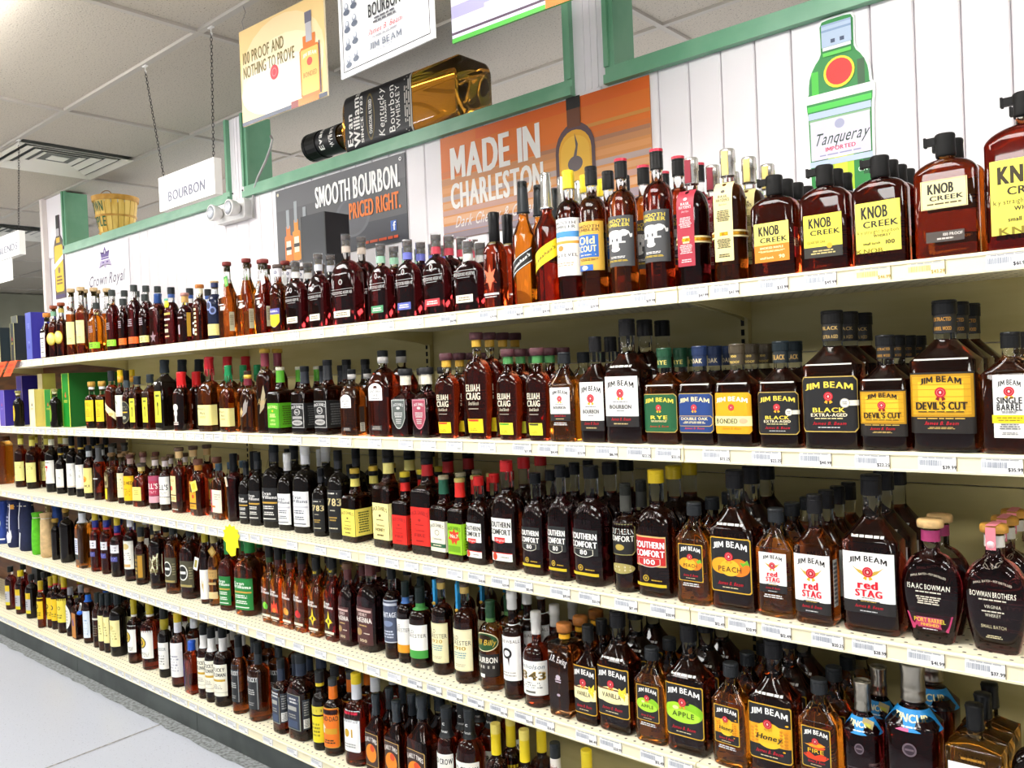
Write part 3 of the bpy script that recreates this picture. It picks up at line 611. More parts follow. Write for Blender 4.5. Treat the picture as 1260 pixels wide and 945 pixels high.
# --- small batch squat bottles, wax tops
def kc(key, desc, lab, H=.225, W=.098, D=.052, liq='red', lw=.075, lh=.085, z=.035, extra=None, more=()):
    B(key, desc, W, D, H, 'r', liq, ('knob', '1b1a19', .045, .0165), [(z, lw, lh, lab)]+list(more), sh=.68, nk=.80, nr=.0145, c=.35, fill=.76, extra=extra)
KT = lambda c='2b261c': [T('KNOB', .80, .25, .60, c, x=-.08, heavy=1), T('CREEK', .56, .13, .80, c, x=.06)]
kc('kc_maple', 'squat waxed bourbon bottle with yellow over orange label', [BG('f1e36b'), R_(0, .22, 1, .44, 'e2821c')]+KT()+[T('SMOKED MAPLE', .36, .055, .7, 'fdf3c0'), L_(.27, .05, .8, 2, 'fbe8b0'), T('small batch', .11, .06, .4, 'fdf3c0', x=-.15), T('90', .12, .09, .16, 'fdf3c0', x=.3)], more=[(.04, .02, .065, [BG('b8201c'), T('CREEK', .5, .35, .9, 'f4e0b0', rot=1)], .058, 'side_label')])
kc('kc_quarter', 'squat waxed bourbon bottle with yellow label and round gold seal', [BG('f3e64a')]+KT()+[T('QUARTER OAK', .33, .07, .5, '6a5a20', x=-.18), R_(0, .08, 1, .26, '35322c'), E_(.18, .22, .15, .14, 'e0a82a'), L_(.08, .12, .7, 2, 'c8b878')])
kc('kc_100', 'squat waxed bourbon bottle with large yellow hundred-proof label', [BG('f3e758')]+KT()+[T('ky straight bourbon', .41, .075, .92, '4a4020', bold=False), T('WHISKEY', .32, .055, .4, '3a3018', x=.1), T('small batch', .18, .055, .4, '3a3018', x=-.15), T('100', .18, .085, .2, '3a3018', x=.28), T('KNOB', .035, .09, .6, '8a7a20', x=-.2)], H=.222, W=.10, lw=.082, lh=.10, z=.028)
kc('kc_single', 'squat waxed bourbon bottle with narrow cream label, coppery glass', [BG('f0e3a4'), ('b', .012, .012, '8a7a4a'), T('KNOB', .70, .36, .56, '2b2620', x=-.08, heavy=1), T('CREEK', .37, .17, .74, '2b2620', x=.05), L_(.17, .09, .8, 1, '5a4a28')], H=.240, W=.108, liq='amb', lw=.078, lh=.055, z=.095, more=[(.032, .066, .02, [BG('4d443e'), T('100 PROOF', .68, .28, .5, 'd8d0c8', x=.2), L_(.3, .3, .5, 1, 'c8c0b8')])])
kc('kc_175', 'biggest waxed squat bourbon bottle with wide yellow label', [BG('f3e758'), T('KNOB', .80, .24, .80, '3a3018', heavy=1), T('CREEK', .58, .11, .7, '3a3018', x=.1), T('ky straight bourbon', .44, .07, .92, '4a4020', bold=False), T('WHISKEY', .34, .06, .5, '3a3018', x=.1), T('small batch', .2, .06, .5, '3a3018'), T('KNOB', .05, .1, .8, '8a7a20')], H=.288, W=.125, D=.07, lw=.10, lh=.135, z=.03)
# --- paper-collar bottles
def collar(col, ink1, name):
    def fn(mb, S):
        pts = [(0, S.D/2+.001)]; w_ = .044
        Zs = np.linspace(.16*S.H, S.nk*.985, 14); V = []; 
        for z in Zs: hw, hd, c = S.at(z); V.append(-hd-.0015)
        for sgn in (1, -1):
            v = [(-w_/2, sgn*y if sgn > 0 else -y, z) for y, z in zip(V, Zs)]+[(w_/2, y if sgn > 0 else -y, z) for y, z in zip(V, Zs)]; n = len(Zs)
            mb.add(v, [(i, i+n, i+n+1, i+1) if sgn > 0 else (i, i+1, i+n+1, i+n) for i in range(n-1)], ink(col), True)
        flat = lambda U, V_, L: np.stack([U, np.interp(V_+.16*S.H, Zs, V)-.0004-.0001*L, V_+.16*S.H], 1)
        art(mb, [T('BASIL', .80, .035, .5, ink1), T("HAYDEN'S", .755, .04, .7, ink1), E_(0, .86, .22, .04, ink1), T(name, .70, .025, .4, ink1, bold=False, sh=.2), L_(.56, .14, .75, 7, ink1), L_(.22, .12, .75, 6, ink1), L_(.07, .05, .7, 2, ink1)], w_, S.nk-.16*S.H, flat)
        zb = .36*S.H; hw, hd, c = S.at(zb)
        mb.lathe([(hw+.0022, zb-.008), (hw+.0026, zb-.008), (hw+.0026, zb+.008), (hw+.0022, zb+.008)], ink('ecd9a0'), 30, top=False, bot=False, smooth=False)
        mb.lathe([(hw+.0029, zb-.004), (hw+.0029, zb+.004)], pm('brass_band', lin('d8a028'), .25, .8), 30, top=False, bot=False)
    return ('paper_collar', fn)
B('bh_red', 'round whiskey bottle with red paper collar and banded waist', .076, .076, .306, 'r', 'wine', ('foil', 'cfcbc4', .062, .0165, '8a2030'), [], sh=.60, nk=.755, nr=.014, fill=.75, extra=[collar('a8303f', 'f0c8c8', 'Dark Rye')])
B('bh', 'round whiskey bottle with cream paper collar and banded waist', .076, .076, .307, 'r', 'amb', ('foil', 'cfcbc4', .062, .0165, 'e8d27a'), [], sh=.60, nk=.755, nr=.014, fill=.75, extra=[collar('efdf9a', '4a4030', 'Bourbon')])
# --- tall round craft bottles with elephant labels
def sa(key, desc, els, liq='dk', cap='1a1918', top='c8203a', lw=.075, lh=.125, z=.07, H=.342):
    ex = [('cap_top', lambda mb, S: mb.lathe([(.0165, S.H-.006), (.0165, S.H+.0006), (.0005, S.H+.0006)], plas(top, .3), 20, smooth=False))] if top else None
    B(key, desc, .072, .072, H, 'r', liq, ('screw', cap, .048, .0160), [(z, lw, lh, els)], sh=.655, nk=.775, nr=.0135, fill=.745, extra=ex)
ELE = [E_(-.06, .63, .52, .17, 'e8e6e2'), E_(.20, .655, .24, .13, 'e8e6e2'), R_(-.22, .54, .11, .11, 'e8e6e2'), R_(-.06, .535, .10, .10, 'e8e6e2'), R_(.09, .545, .10, .11, 'e8e6e2'), E_(.12, .655, .14, .11, 'a8a6a4'), E_(.12, .655, .11, .09, 'dcdad6'), ('p', [(.27, .66), (.33, .64), (.37, .56), (.43, .57), (.44, .64), (.405, .64), (.39, .60), (.36, .66), (.31, .70)], 'e8e6e2'), R_(-.04, .472, .56, .035, 'd0ceca'), R_(-.04, .415, .20, .085, 'e8e6e2'), E_(-.04, .335, .26, .10, 'e8e6e2')]
sa('sa_a', 'tall round bottle with charcoal elephant label, shorter of its pair', [BG('4a4a4b'), T('SMOOTH', .90, .07, .72, 'e0c84a'), T('AMBLER', .82, .07, .72, 'e0c84a')]+ELE+[L_(.18, .05, .5, 2, 'e8e6e2'), L_(.11, .04, .6, 2, 'd8b83a')], 'amb', H=.340)
sa('sa_b', 'tall round bottle with charcoal elephant label, reddish glass', [BG('4a4a4b'), T('SMOOTH', .90, .07, .72, 'e0c84a'), T('AMBLER', .82, .07, .72, 'e0c84a')]+ELE+[L_(.18, .05, .5, 2, 'e8e6e2'), L_(.11, .04, .6, 2, 'd8b83a')], 'red', H=.345)
sa('scout', 'tall round bottle with mustard and blue scout label', [BG('d9a941'), T('SMOOTH', .90, .06, .7, '5a3a10'), T('AMBLER', .83, .06, .7, '5a3a10'), R_(-.05, .50, .74, .46, '2a62b0'), T('Old', .62, .16, .5, 'f2e2a0', x=-.05), T('SCOUT', .45, .13, .6, 'f2e2a0', x=-.05), L_(.32, .04, .6, 1, 'f2e2a0'), L_(.22, .05, .6, 2, '5a3a10'), R_(-.1, .06, .5, .12, '2a62b0'), E_(-.1, .06, .2, .09, 'e8e2d0')], 'amb', '1c1c1c', None, H=.340)
sa('sa_w', 'tall round bottle with white label and yellow cap', [BG(Wh), T('SMOOTH', .92, .055, .72, '5a5a58'), T('AMBLER', .85, .055, .72, '5a5a58'), R_(0, .72, .96, .10, '4a90d0'), R_(0, .58, .96, .05, 'd8a040'), E_(-.1, .48, .2, .10, 'b88a3a'), T('BIG LEVEL', .36, .06, .8, '6a6a66'), L_(.2, .08, .6, 2, 'b8a888')], 'dk', 'f2d415', None, lh=.15, z=.065, H=.344)
B('str_b', 'tapered-neck whiskey bottle with black diagonal label', .066, .066, .344, 's', 'org', ('cone', '2e3133', .088, .0165), [(.055, .066, .12, [('g', 0, .5, 1, .34, .42, '1c1b1a'), ('g', 0, .64, 1, .02, .42, 'e8e6e0'), ('g', 0, .36, 1, .02, .42, 'e8e6e0'), T("Stranahan's", .5, .09, .85, Wh, rise=.76)])], sh=.56, nk=.69, nr=.0145, fill=.74)
B('str_y', 'tapered-neck whiskey bottle with yellow diagonal label and steel top', .070, .070, .352, 's', 'red', ('cone', 'd9d9d8', .098, .0170, 'm'), [(.065, .072, .12, [('g', 0, .5, 1, .40, .42, YE), T("Stranahan's", .5, .09, .85, '4a3a10', rise=.70)])], sh=.57, nk=.69, nr=.015, fill=.74)
B('xo', 'black-waxed flask with red star etching', .062, .052, .275, 'r', 'red', ('wax', '141314', .085, .0145), [(.03, .055, .10, [('p', [(0, .98), (.1, .72), (.36, .82), (.22, .6), (.4, .42), (.14, .46), (0, .2), (-.14, .46), (-.4, .42), (-.22, .6), (-.36, .82), (-.1, .72)], 'e87048'), R_(0, .12, 1, .05, Wh), L_(.04, .05, .9, 1, 'd8d0c8')])], sh=.56, nk=.70, nr=.014, c=.5, fill=.66)
# --- arched reserve flasks
def wf(key, desc, col, lab, H=.245, W=.092, D=.048, liq='wine', top='6a4a3a', text='d8d4d0'):
    B(key, desc, W, D, H, 'r', liq, ('tube', top, .058, .014, col), [(.028, W*.66, .022, [BG(lab), L_(.5, .6, .8, 2, '8a7a5a' if lab in ('efe8d2', 'f2ead6') else 'f4e8e0')]), (.085, W*.86, .05, [T('WOODFORD RESERVE', .5, .20, .95, text, bold=False), R_(0, .72, 1, .02, text), R_(0, .3, .6, .02, text), E_(0, 1.2, .18, .36, text), E_(0, 1.2, .12, .26, '5a3438')], 0, 'painted_text')], sh=.56, nk=.735, nr=.0125, c=.45, fill=.70)
wf('wf_1', 'small arched flask with cream strip label beside shield-label bottle', 'e6e2dc', 'efe8d2', H=.247)
wf('wf_2', 'medium arched flask with cream strip label and clear neck band', 'd8d8dc', 'f2ead6', H=.258, W=.088)
wf('wf_3', 'largest arched flask with cream strip label', 'c9b8a8', 'f2ead6', H=.303, W=.118, D=.062)
wf('wf_g', 'arched rye flask with green strip label and green neck band', '9ac8a8', '4f9a6a', H=.245, W=.086)
wf('wf_b', 'arched flask with blue strip label and blue neck band', '6a70c0', '5a66b8', H=.242, W=.086)
wf('wf_r', 'arched flask with red strip label and red neck band', 'c03a4a', 'c0323c', H=.243, W=.096)
wf('wf_7', 'low arched flask with cream strip and orange crest', 'd8d4cc', 'efe8d2', H=.206, W=.095)
B('russ', 'arched flask with blue and yellow shield label', .066, .05, .252, 'r', 'brn', ('cork', '5a4a40', .014, .014), [(.02, .056, .07, [('s', 0, .5, 1, 1, '5a55a0'), ('s', 0, .36, .96, .66, YE), T('RUSSELL', .86, .1, .8, Wh)])], sh=.56, nk=.74, nr=.013, c=.6, fill=.72, sleeve=(.03, 'ece8ec', '10', '4a4a70'))
for i, (k, d, h, ex) in enumerate([('an_1', 'tall angular bottle with green ribbon tag', .305, [hangtag('3f9a3a', '8ac85a', 1.6, .80)]), ('an_2', 'tall angular amber bottle with silver barcode side', .300, None), ('an_3', 'tall angular reddish bottle with white tag', .283, [hangtag('f0eee8', 'd8d6d0', 1.2, .80)])]):
    B(k, d, .074 if i == 1 else .066, .060, h, 's', ['amb', 'org', 'red'][i], ('cork', '8a3028', .016, .0135), [(.10, .04, .05, [R_(0, .7, .9, .08, 'e8e4dc'), R_(0, .4, .5, .3, 'd8d0c0')], 0, 'painted_mark'), (.03, .022, .075, [BG('d8cfae'), L_(.6, .6, .8, 8, '8a7a5a')], .052, 'side_label')], sh=.52, nk=.78, nr=.0135, c=.3, fill=.72, extra=ex)
B('pat', 'dark blue patterned bottle with pale yellow label', .064, .064, .240, 'r', 'navy', ('cork', 'd8b07a', .008, .013), [(.02, .062, .045, [BG('efe08a'), L_(.5, .7, .8, 3, 'b8a85a')]), (.10, .06, .065, [E_(-.15, .6, .6, .6, '8a98c8'), E_(-.15, .6, .4, .4, '2a3050'), E_(.2, .3, .5, .5, '7a88b8'), E_(.2, .3, .3, .3, '2a3050')], 0, 'painted_pattern')], sh=.6, nk=.78, nr=.014, fill=.78, sleeve=(.018, '28305a', None, None))
B('stripe', 'bottle painted with cream stripe totem', .062, .055, .238, 'r', 'dk', ('cork', 'c8762a', .016, .0135), [(.02, .055, .13, [R_(.1, .1+.13*i, .3, .07, 'efdfa8') for i in range(7)]+[R_(-.25, .45, .4, .06, 'd8d8dc'), E_(-.2, .2, .3, .2, 'd8dce4')])], sh=.6, nk=.76, nr=.0135, c=.6, fill=.74, sleeve=(.022, 'efe6c8', None, None))
B('pink', 'arched bottle with rosy stopper and gold side strip', .062, .052, .215, 'r', 'wine', ('cork', 'c08a80', .014, .0135), [(.03, .05, .10, [R_(0, .8, .7, .06, 'b8a8a8'), R_(-.2, .3, .2, .4, 'b8a8b0')], 0, 'painted_mark'), (.03, .018, .10, [BG('d9a83a')], .045, 'side_label')], sh=.58, nk=.74, nr=.0135, c=.6, fill=.76, sleeve=(.026, 'd0a05a', None, None))
B('circ', 'arched bottle with bright yellow round neck sticker', .060, .052, .248, 'r', 'wine', ('screw', '2a2c2e', .03, .0155), [(.025, .055, .12, [R_(0, .9, .9, .08, 'c9a84a'), R_(0, .7, .8, .06, 'd8d0c8'), R_(-.1, .5, .6, .06, 'b8a878'), R_(-.1, .3, .6, .12, 'c8b8a0'), R_(0, .1, .6, .05, 'b8a878')], 0, 'painted_text')], sh=.56, nk=.74, nr=.0135, c=.6, fill=.74, sleeve=(.014, '3a5aa0', None, None), extra=[('round_sticker', lambda mb, S: (mb.lathe([(.018, 0), (.018, .002)], ink('f6e81a'), 18, c=(.0, -.024, .70*S.H), ax='y'), mb.box(-.013, .013, -.026, -.022, .765*S.H, .80*S.H, ink('5aa88a'))))])
B('bluewax', 'square bottle with blue wax neck and star emblem', .066, .060, .236, 'r', 'wine', ('wax', '1f3f7a', .045, .0155), [(.02, .05, .05, [('p', [(0, 1), (.12, .62), (.5, .6), (.2, .36), (.3, 0), (0, .22), (-.3, 0), (-.2, .36), (-.5, .6), (-.12, .62)], '8a7078')], .0, 'etched_star'), (.05, .04, .06, [E_(0, .5, .9, .8, 'c9a048'), E_(0, .5, .6, .55, '5a3018')], -.058, 'side_seal')], sh=.68, nk=.80, nr=.014, c=.3, fill=.74)
def bul(key, desc, H, tagc, W=.062, liq='wine', more=()):
    B(key, desc, W, W*.8, H, 'r', liq, ('screw', '3a3e3c', .030, .0155), [(.025, W*1.25, .03, [BG(tagc), L_(.5, .6, .7, 2, '5a5a30')], .006, 'price_band'), (.10, W*.7, .04, [L_(.5, .9, .9, 4, 'a09098')], 0, 'embossed_text')], sh=.60, nk=.765, nr=.0135, c=.6, fill=.74)
bul('bu_1', 'amber embossed bottle with wide lime price band', .250, '8fd42a', .080, 'org')
bul('bu_2', 'tall embossed bottle with lime price band', .293, '9ade3a', .064)
bul('bu_3', 'small embossed bottle with orange price band', .240, 'f2701e', .052)
bul('bu_4', 'tall embossed bottle with orange price band', .293, 'f2641e', .064)
bul('bu_5', 'embossed bottle with pale yellow price band', .242, 'f0e890', .060)
for k, d, h in (('pl_1', 'tall clear-necked bottle with plain pale yellow label', .347), ('pl_2', 'tall clear-necked bottle with pale label and purple mark', .344)):
    B(k, d, .058, .058, h, 'r', 'amb', ('cork', 'd8b888', .020, .0145), [(.06, .06, .115, [BG('f0e8a0')]+([R_(-.3, .35, .25, .3, '8a5a30')] if k == 'pl_1' else [L_(.85, .12, .6, 1, '6a6a50'), E_(-.25, .5, .3, .16, '8a70a8')])+[L_(.2, .2, .7, 3, 'b8b070')])], sh=.60, nk=.70, nr=.014, fill=.62)
LEM = lambda mb, S: (mb.lathe([(.034, 0), (.034, .002)], ink('e8c81a'), 24, c=(.016, -S.D/2-.006, .36*S.H), ax='y'), mb.lathe([(.029, -.0026), (.029, -.0022)], ink('f6ee7a'), 24, c=(.016, -S.D/2-.004, .36*S.H), ax='y'))
B('lem_1', 'dark bottle with lemon slice disc, shorter of two', .056, .056, .280, 'r', 'dk', ('cork', 'a04a20', .018, .0145), [], sh=.58, nk=.70, nr=.0135, fill=.68, sleeve=(.024, '7fae8a', None, None, .014), extra=[('lemon_slice', LEM)])
B('lem_2', 'dark bottle with lemon slice disc and green neck band', .056, .056, .286, 'r', 'dk', ('cork', 'a04a20', .018, .0145), [], sh=.58, nk=.70, nr=.0135, fill=.68, sleeve=(.020, 'c9b04a', None, None, .014), extra=[('lemon_slice', LEM)])
B('sq_w', 'square bottle with plain white label and orange stopper', .058, .058, .248, 's', 'dk', ('cork', 'e08a2a', .024, .015), [(.01, .054, .13, [BG(Wh), R_(0, .78, .8, .06, '5a5a58'), L_(.5, .3, .7, 3, '9a9a94'), R_(0, .2, .6, .05, '8a8a84')])], sh=.62, nk=.78, nr=.014, c=.3, fill=.78)
# cartons
def crest(c1, c2): return [E_(0, .58, .22, .06, c1), ('p', [(-.08, .60), (0, .66), (.08, .60), (.05, .56), (-.05, .56)], c1), L_(.48, .06, .6, 2, c2)]
carton('ct_a', 'short charcoal gift carton with red crest', .085, .10, .213, '6b6963', 'c9c18a', [BG('6b6963')]+crest('d8402a', 'c9b83a'), '14262e')
carton('ct_b', 'narrow near-black gift carton wedged behind the tall charcoal one', .05, .09, .222, '2a2c2c', 'c9c18a', [BG('2c3030')]+crest('d8402a', 'c9b83a'), '1a2226')
carton('ct_big', 'tall charcoal gift carton with red crest', .088, .14, .288, '565852', 'c9c18a', [BG('5a5c56')]+crest('d8402a', 'c9b83a'), '17202e')
carton('ct_blue', 'medium periwinkle blue gift carton', .086, .086, .264, '5560b8', '3a3a98', [BG('5a64ba'), L_(.72, .12, .4, 3, '8a92d8'), L_(.38, .05, .3, 2, 'a8aee0'), E_(0, .28, .36, .07, '4a4aa8')], '35309a')
carton('ct_w', 'white gift carton with gold corner', .075, .08, .213, 'f2eee6', 'e0d8c8', [BG('f4f0e8'), E_(0, .72, .2, .06, '5a3030'), L_(.5, .2, .6, 4, 'b8b0a0'), R_(.3, .06, .3, .1, 'd8a04a')])
carton('ct_p', 'small purple gift carton', .072, .072, .212, '5a48a8', '9a8ad0', [BG('5f4fae')]+crest('b8506a', '8a7ac8'), '2e2090')
carton('ct_pt', 'tall purple gift carton with red crest', .082, .10, .293, '4a3898', 'a898d0', [BG('5646a4')]+crest('d8404a', '8a7ac8'), '241a80')
carton('ct_c', 'small cream gift carton with dark crest', .085, .06, .208, 'f2e2a0', 'd8c068', [BG('f6ecc0'), ('b', .06, .008, 'e0c878')]+crest('5a3a2a', 'b8a060'), 'ecd670')
carton('ct_ct', 'tall cream gift carton with gold crest', .07, .07, .296, 'f2e08a', 'd8c050', [BG('f6e8b0')]+crest('b8602a', 'b8a060'), 'e8e070')
carton('ct_g', 'small green gift carton with gold trim', .085, .08, .204, '1f7a2a', 'c8d040', [BG('1f7f2c'), ('b', .03, .008, 'b8c838')]+crest('d8602a', 'c8c040'), '14661e')
carton('ct_gt', 'tall green gift carton with gold trim', .088, .28, .284, '138a22', 'd0e050', [BG('168c26'), ('b', .03, .006, 'c8d848')]+crest('e0602a', 'd0d048'), '0e5a1c')
# --- shelf two, left
def cir(key, desc, lab, H=.205):
    B(key, desc, .064, .05, H, 'r', 'blk', ('cork', '9a9050', .014, .0125), [(.03, .03, .09, [E_(0, .5, 1, 1, lab), E_(0, .78, .4, .16, 'c8602a')], -.004)], sh=.62, nk=.76, nr=.012, c=.8, fill=.8, sleeve=(.012, 'c8c090', None, None))
cir('dk_y', 'small squat black bottle with yellow oval label', 'e0c030'); cir('dk_g', 'small squat black bottle with lime oval label', '7fae2a')
for k, d in (('yl_a', 'dark bottle with yellow label in front of tall green carton'), ('yl_b', 'dark bottle with yellow label beside the slanted-sash bottle')):
    B(k, d, .060, .055, .232, 'r', 'dk', ('cork', 'c89a3a', .026, .0135), [(.035, .062, .105, [BG('f2cf1c'), L_(.8, .2, .7, 3, 'a88a1a'), L_(.4, .4, .8, 5, 'b8961a')])], sh=.62, nk=.72, nr=.013, c=.7, fill=.72, sleeve=(.012, 'f0efe8', None, None))
B('sash', 'dark red bottle with cream slanted sash', .064, .064, .279, 'r', 'red', ('screw', '2a2e30', .05, .016), [(.02, .075, .14, [('g', 0, .55, 1, .25, -.62, 'efe6b0'), T('10', .68, .1, .3, '5a5030', x=-.25, rise=-.9), E_(.2, .36, .24, .12, 'e0c070')])], sh=.60, nk=.76, nr=.0145, fill=.76)
B('whl', 'slim orange-necked bottle with white label', .052, .052, .280, 'r', 'dk', ('cap2', 'd8b81a', .06, .0125, 'e0a02a'), [(.06, .05, .10, [BG('f2f0dc'), ('p', [(-.1, .2), (.2, .5), (.0, .8), (-.1, .7), (.05, .5)], '4a4a40'), L_(.08, .06, .7, 1, '6a6a5a')])], sh=.58, nk=.70, nr=.0125, fill=.7)
B('bkl', 'small slim bottle with black oval label', .046, .046, .228, 'r', 'dk', ('screw', '3a4448', .034, .014), [(.03, .048, .10, [E_(0, .5, 1, 1.05, '8a8260'), E_(0, .5, .9, .98, '2a2a24'), L_(.7, .2, .6, 2, 'b8b090'), R_(0, .5, .6, .06, 'd8b030'), E_(0, .25, .4, .16, 'a8a890')])], sh=.6, nk=.76, nr=.0125, fill=.78)
def spoon(key, desc, W, H):
    B(key, desc, W, W, H, 's', 'blk' if H > .3 else 'dk', ('wax', '2c3236', .04 if H < .3 else .06, W*.24), [(.035, W*.8, H*.44, [BG('f2e23a'), R_(0, .86, .7, .18, 'c8d040'), L_(.86, .12, .6, 1, '4a4a18'), R_(0, .70, 1, .012, '8a8020'), E_(0, .58, .22, .16, '1c1a12'), R_(0, .40, .10, .34, '1c1a12'), R_(0, .13, 1, .012, '8a8020')])], sh=.68, nk=.78, nr=W*.22, c=.3, fill=.8)
spoon('sp_1', 'square black bottle with yellow spoon label, small, by oval label', .060, .246); spoon('sp_2', 'square black bottle with yellow spoon label, middle of three', .060, .251); spoon('sp_3', 'tallest square black bottle with yellow spoon label', .076, .311)
B('rw', 'small dark bottle with dripping red wax and white totem', .068, .062, .252, 'r', 'dk', ('wax_drip', 'd81f22', .06, .0175), [(.02, .04, .10, [E_(0, .8, .7, .3, 'e8e2dc'), E_(0, .55, .5, .3, 'd8d2cc'), R_(0, .35, .3, .3, 'e8e2dc'), L_(.12, .16, .8, 2, 'e8e2dc')], -.008)], sh=.60, nk=.74, nr=.016, c=.6, fill=.74)
def mm(key, desc, H, W, wax):
    B(key, desc, W, W*.85, H, 'r', 'amb', ('wax_drip', wax, H*.17, W*.19), [(H*.085, W*1.7, H*.27, [BG('f1e79a'), T("Maker's", .82, .14, .32, '4a4030', x=-.06, bold=False, sh=.15), T('Mark', .60, .14, .24, '4a4030', x=.0, bold=False), L_(.40, .10, .3, 2, '9a8a50')])], sh=.50, nk=.68, nr=W*.175, c=.35, fill=.68)
mm('mm_b', 'broad whisky bottle with red wax neck and cream square label', .307, .092, 'c41a28'); mm('mm_g', 'whisky bottle with green wax neck and cream square label', .266, .070, '1f8a52')
B('ae_s', 'teardrop bottle with painted wing and maroon neck band', .080, .05, .238, 'r', 'brn', ('cap2', '3a2a20', .03, .0145, 'd8b03a'), [(.05, .06, .10, [('p', [(-.2, .1), (.0, .6), (.3, 1.0), (.42, .7), (.3, .3)], '9a9088'), ('p', [(-.4, .3), (-.2, .5), (-.1, .3), (-.3, .1)], 'd8b070')], 0, 'painted_wing')], sh=.50, nk=.72, nr=.0145, c=.7, fill=.66, sleeve=(.026, '7a2030', None, None))
B('ae_b', 'tall bottle with maroon neck, gold stopper and painted wing', .080, .05, .317, 'r', 'dk', ('cork', 'c9a030', .016, .0155), [(.06, .06, .12, [('p', [(-.2, .1), (.0, .6), (.3, 1.0), (.42, .7), (.3, .3)], 'a89878'), T('Angel', .5, .2, .7, 'c8a868', bold=False, sh=.3)], 0, 'painted_wing')], sh=.62, nk=.76, nr=.015, c=.6, fill=.70, sleeve=(.05, '7a2a38', None, None))
# --- square Tennessee bottles
def jd(key, desc, H, bg, els, cap=('screw', '17181a', .020, .0165), sl=None, W=.078, liq='dk', side=None):
    big = H > .28; lw = W*.98; lh = H*.37; s2 = [(H*.09, W*.9, lh, [BG(side), L_(.5, .8, .7, 9, '3a4a10' if side != '161616' else '5a5a5a')], W*.96, 'side_label')] if side else []
    B(key, desc, W, W, H, 'f', liq, cap, [(H*.09, lw, lh, [('r', 0, .5, 1, 1, bg)]+els)]+s2, sh=.585, nk=.80, nr=.0145 if not big else .017, c=.22, fill=.80, sleeve=sl)
JDT = lambda c: T("JACK DANIEL'S", .84, .11, .86, c, arc=.05)
jd('jd_ap', 'square whiskey bottle with bright green label', .245, '57b01c', [JDT('e8e8a0'), E_(0, .68, .16, .09, 'e8c82a'), L_(.5, .16, .6, 3, 'f0f0a0'), T('APPLE', .3, .08, .4, 'f0f0a0'), L_(.15, .1, .5, 2, 'd8e890')], ('screw', 'c8c4ac', .012, .0165), (.045, '58a82a', None, None), side='4f9a18')
BLK7 = [('b', .03, .02, 'd8d6d2'), JDT('e6e4e0'), E_(0, .64, .44, .25, 'd8d6d2'), E_(0, .64, .37, .21, '161616'), T('No.7', .64, .09, .3, 'e6e4e0'), R_(0, .42, .7, .10, 'b8b6b2'), T('Tennessee', .42, .07, .6, '2a2a2a', bold=False), E_(0, .22, .8, .22, 'b8b6b2'), T('WHISKEY', .22, .08, .6, '2a2a2a')]
jd('jd_a', 'square whiskey bottle with black label, shorter of its pair', .243, '161616', BLK7, sl=(.042, '22262e', None, None), side='161616')
jd('jd_b', 'square whiskey bottle with black label beside white arch label bottle', .260, '161616', BLK7, sl=(.05, '1c1e22', None, None), side='161616')
def gj(key, desc, H, W, D, liq):
    B(key, desc, W, D, H, 'r', liq, ('cap2', '1a1b1c', H*.15, H*.062, 'b4b0ac'), [(H*.42, W*.62, H*.20, [E_(0, .62, 1, .76, 'f2f0ec'), R_(0, .35, 1, .7, 'f2f0ec'), T('GENTLEMAN', .52, .15, .86, '4a4a48', bold=False), T('JACK', .30, .15, .4, '4a4a48', bold=False), L_(.1, .08, .7, 1, '8a8a86')]), (H*.07, W*.5, H*.06, [BG('2c2624'), L_(.5, .7, .8, 2, 'b8b0a8')], 0, 'base_label'), (H*.05, .022, .085, [BG('3a2c24'), R_(0, .2, .9, .34, 'd8d8c8'), L_(.2, .3, .7, 5, '4a4a40')], W*.5+D*.42, 'side_label')], sh=.56, nk=.80, nr=H*.052, c=.45, fill=.74)
gj('gj_s', 'amber round-shouldered bottle with small white arch label', .222, .082, .062, 'amb'); gj('gj_b', 'large round-shouldered bottle with white arch label', .278, .106, .075, 'red')
for k, d, c, h in (('js_g', 'square decanter with grey shield label', '5a605c', .215), ('js_r', 'square decanter with rose shield label', 'a8485a', .216)):
    B(k, d, .074, .074, h, 'q', 'wine', ('cork', '1b1a1b', .022, .0175), [(.028, .056, .088, [('s', 0, .5, 1.05, 1.04, 'b8bab4' if c[0] == '5' else 'd8909a'), ('s', 0, .5, .97, .97, c), T("JACK DANIEL'S", .84, .1, .8, 'dcdcd8', arc=.04), E_(0, .72, .3, .1, 'c8c8c4'), L_(.48, .2, .7, 3, 'd0d0cc'), L_(.25, .2, .5, 3, 'c8c8c4')])], sh=.55, nk=.66, nr=.0165, c=.22, fill=.62, sleeve=(.030, 'e9e2cc', None, None))
def ec(key, desc, H, W, tagc, box):
    B(key, desc, W, .05, H, 'r', 'red', ('cork', '5a2f35', .022, .0155), [(H*.28, W*.62, H*.26, [T('ELIJAH', .78, .26, .82, 'efe6cc'), T('CRAIG', .48, .26, .82, 'efe6cc'), T('Small Batch', .22, .13, .62, 'e8dcc0', bold=False, sh=.25), R_(0, .02, .6, .02, 'd8c8b0')], 0, 'painted_text'), (H*.06, W*.56, H*.13, [BG(YE if box != 'g' else 'e8e03a'), R_(-.08, .72, .72, .48, tagc), L_(.25, .25, .7, 2, 'a8901a')], 0, 'price_card')], sh=.60, nk=.755, nr=.0135, c=.75, fill=.70, waist=lambda t: .80+.20*min(1, (1-math.cos(min(t*1.5, 1)*math.pi))/2), sleeve=(.020, 'd8a83a' if box != 'g' else '4a8a4a', None, None))
ec('ec_1', 'oval flask with red and yellow price card, smaller', .255, .082, 'd8301e', 'r'); ec('ec_2', 'largest oval flask with red and yellow price card', .309, .092, 'd8301e', 'r')
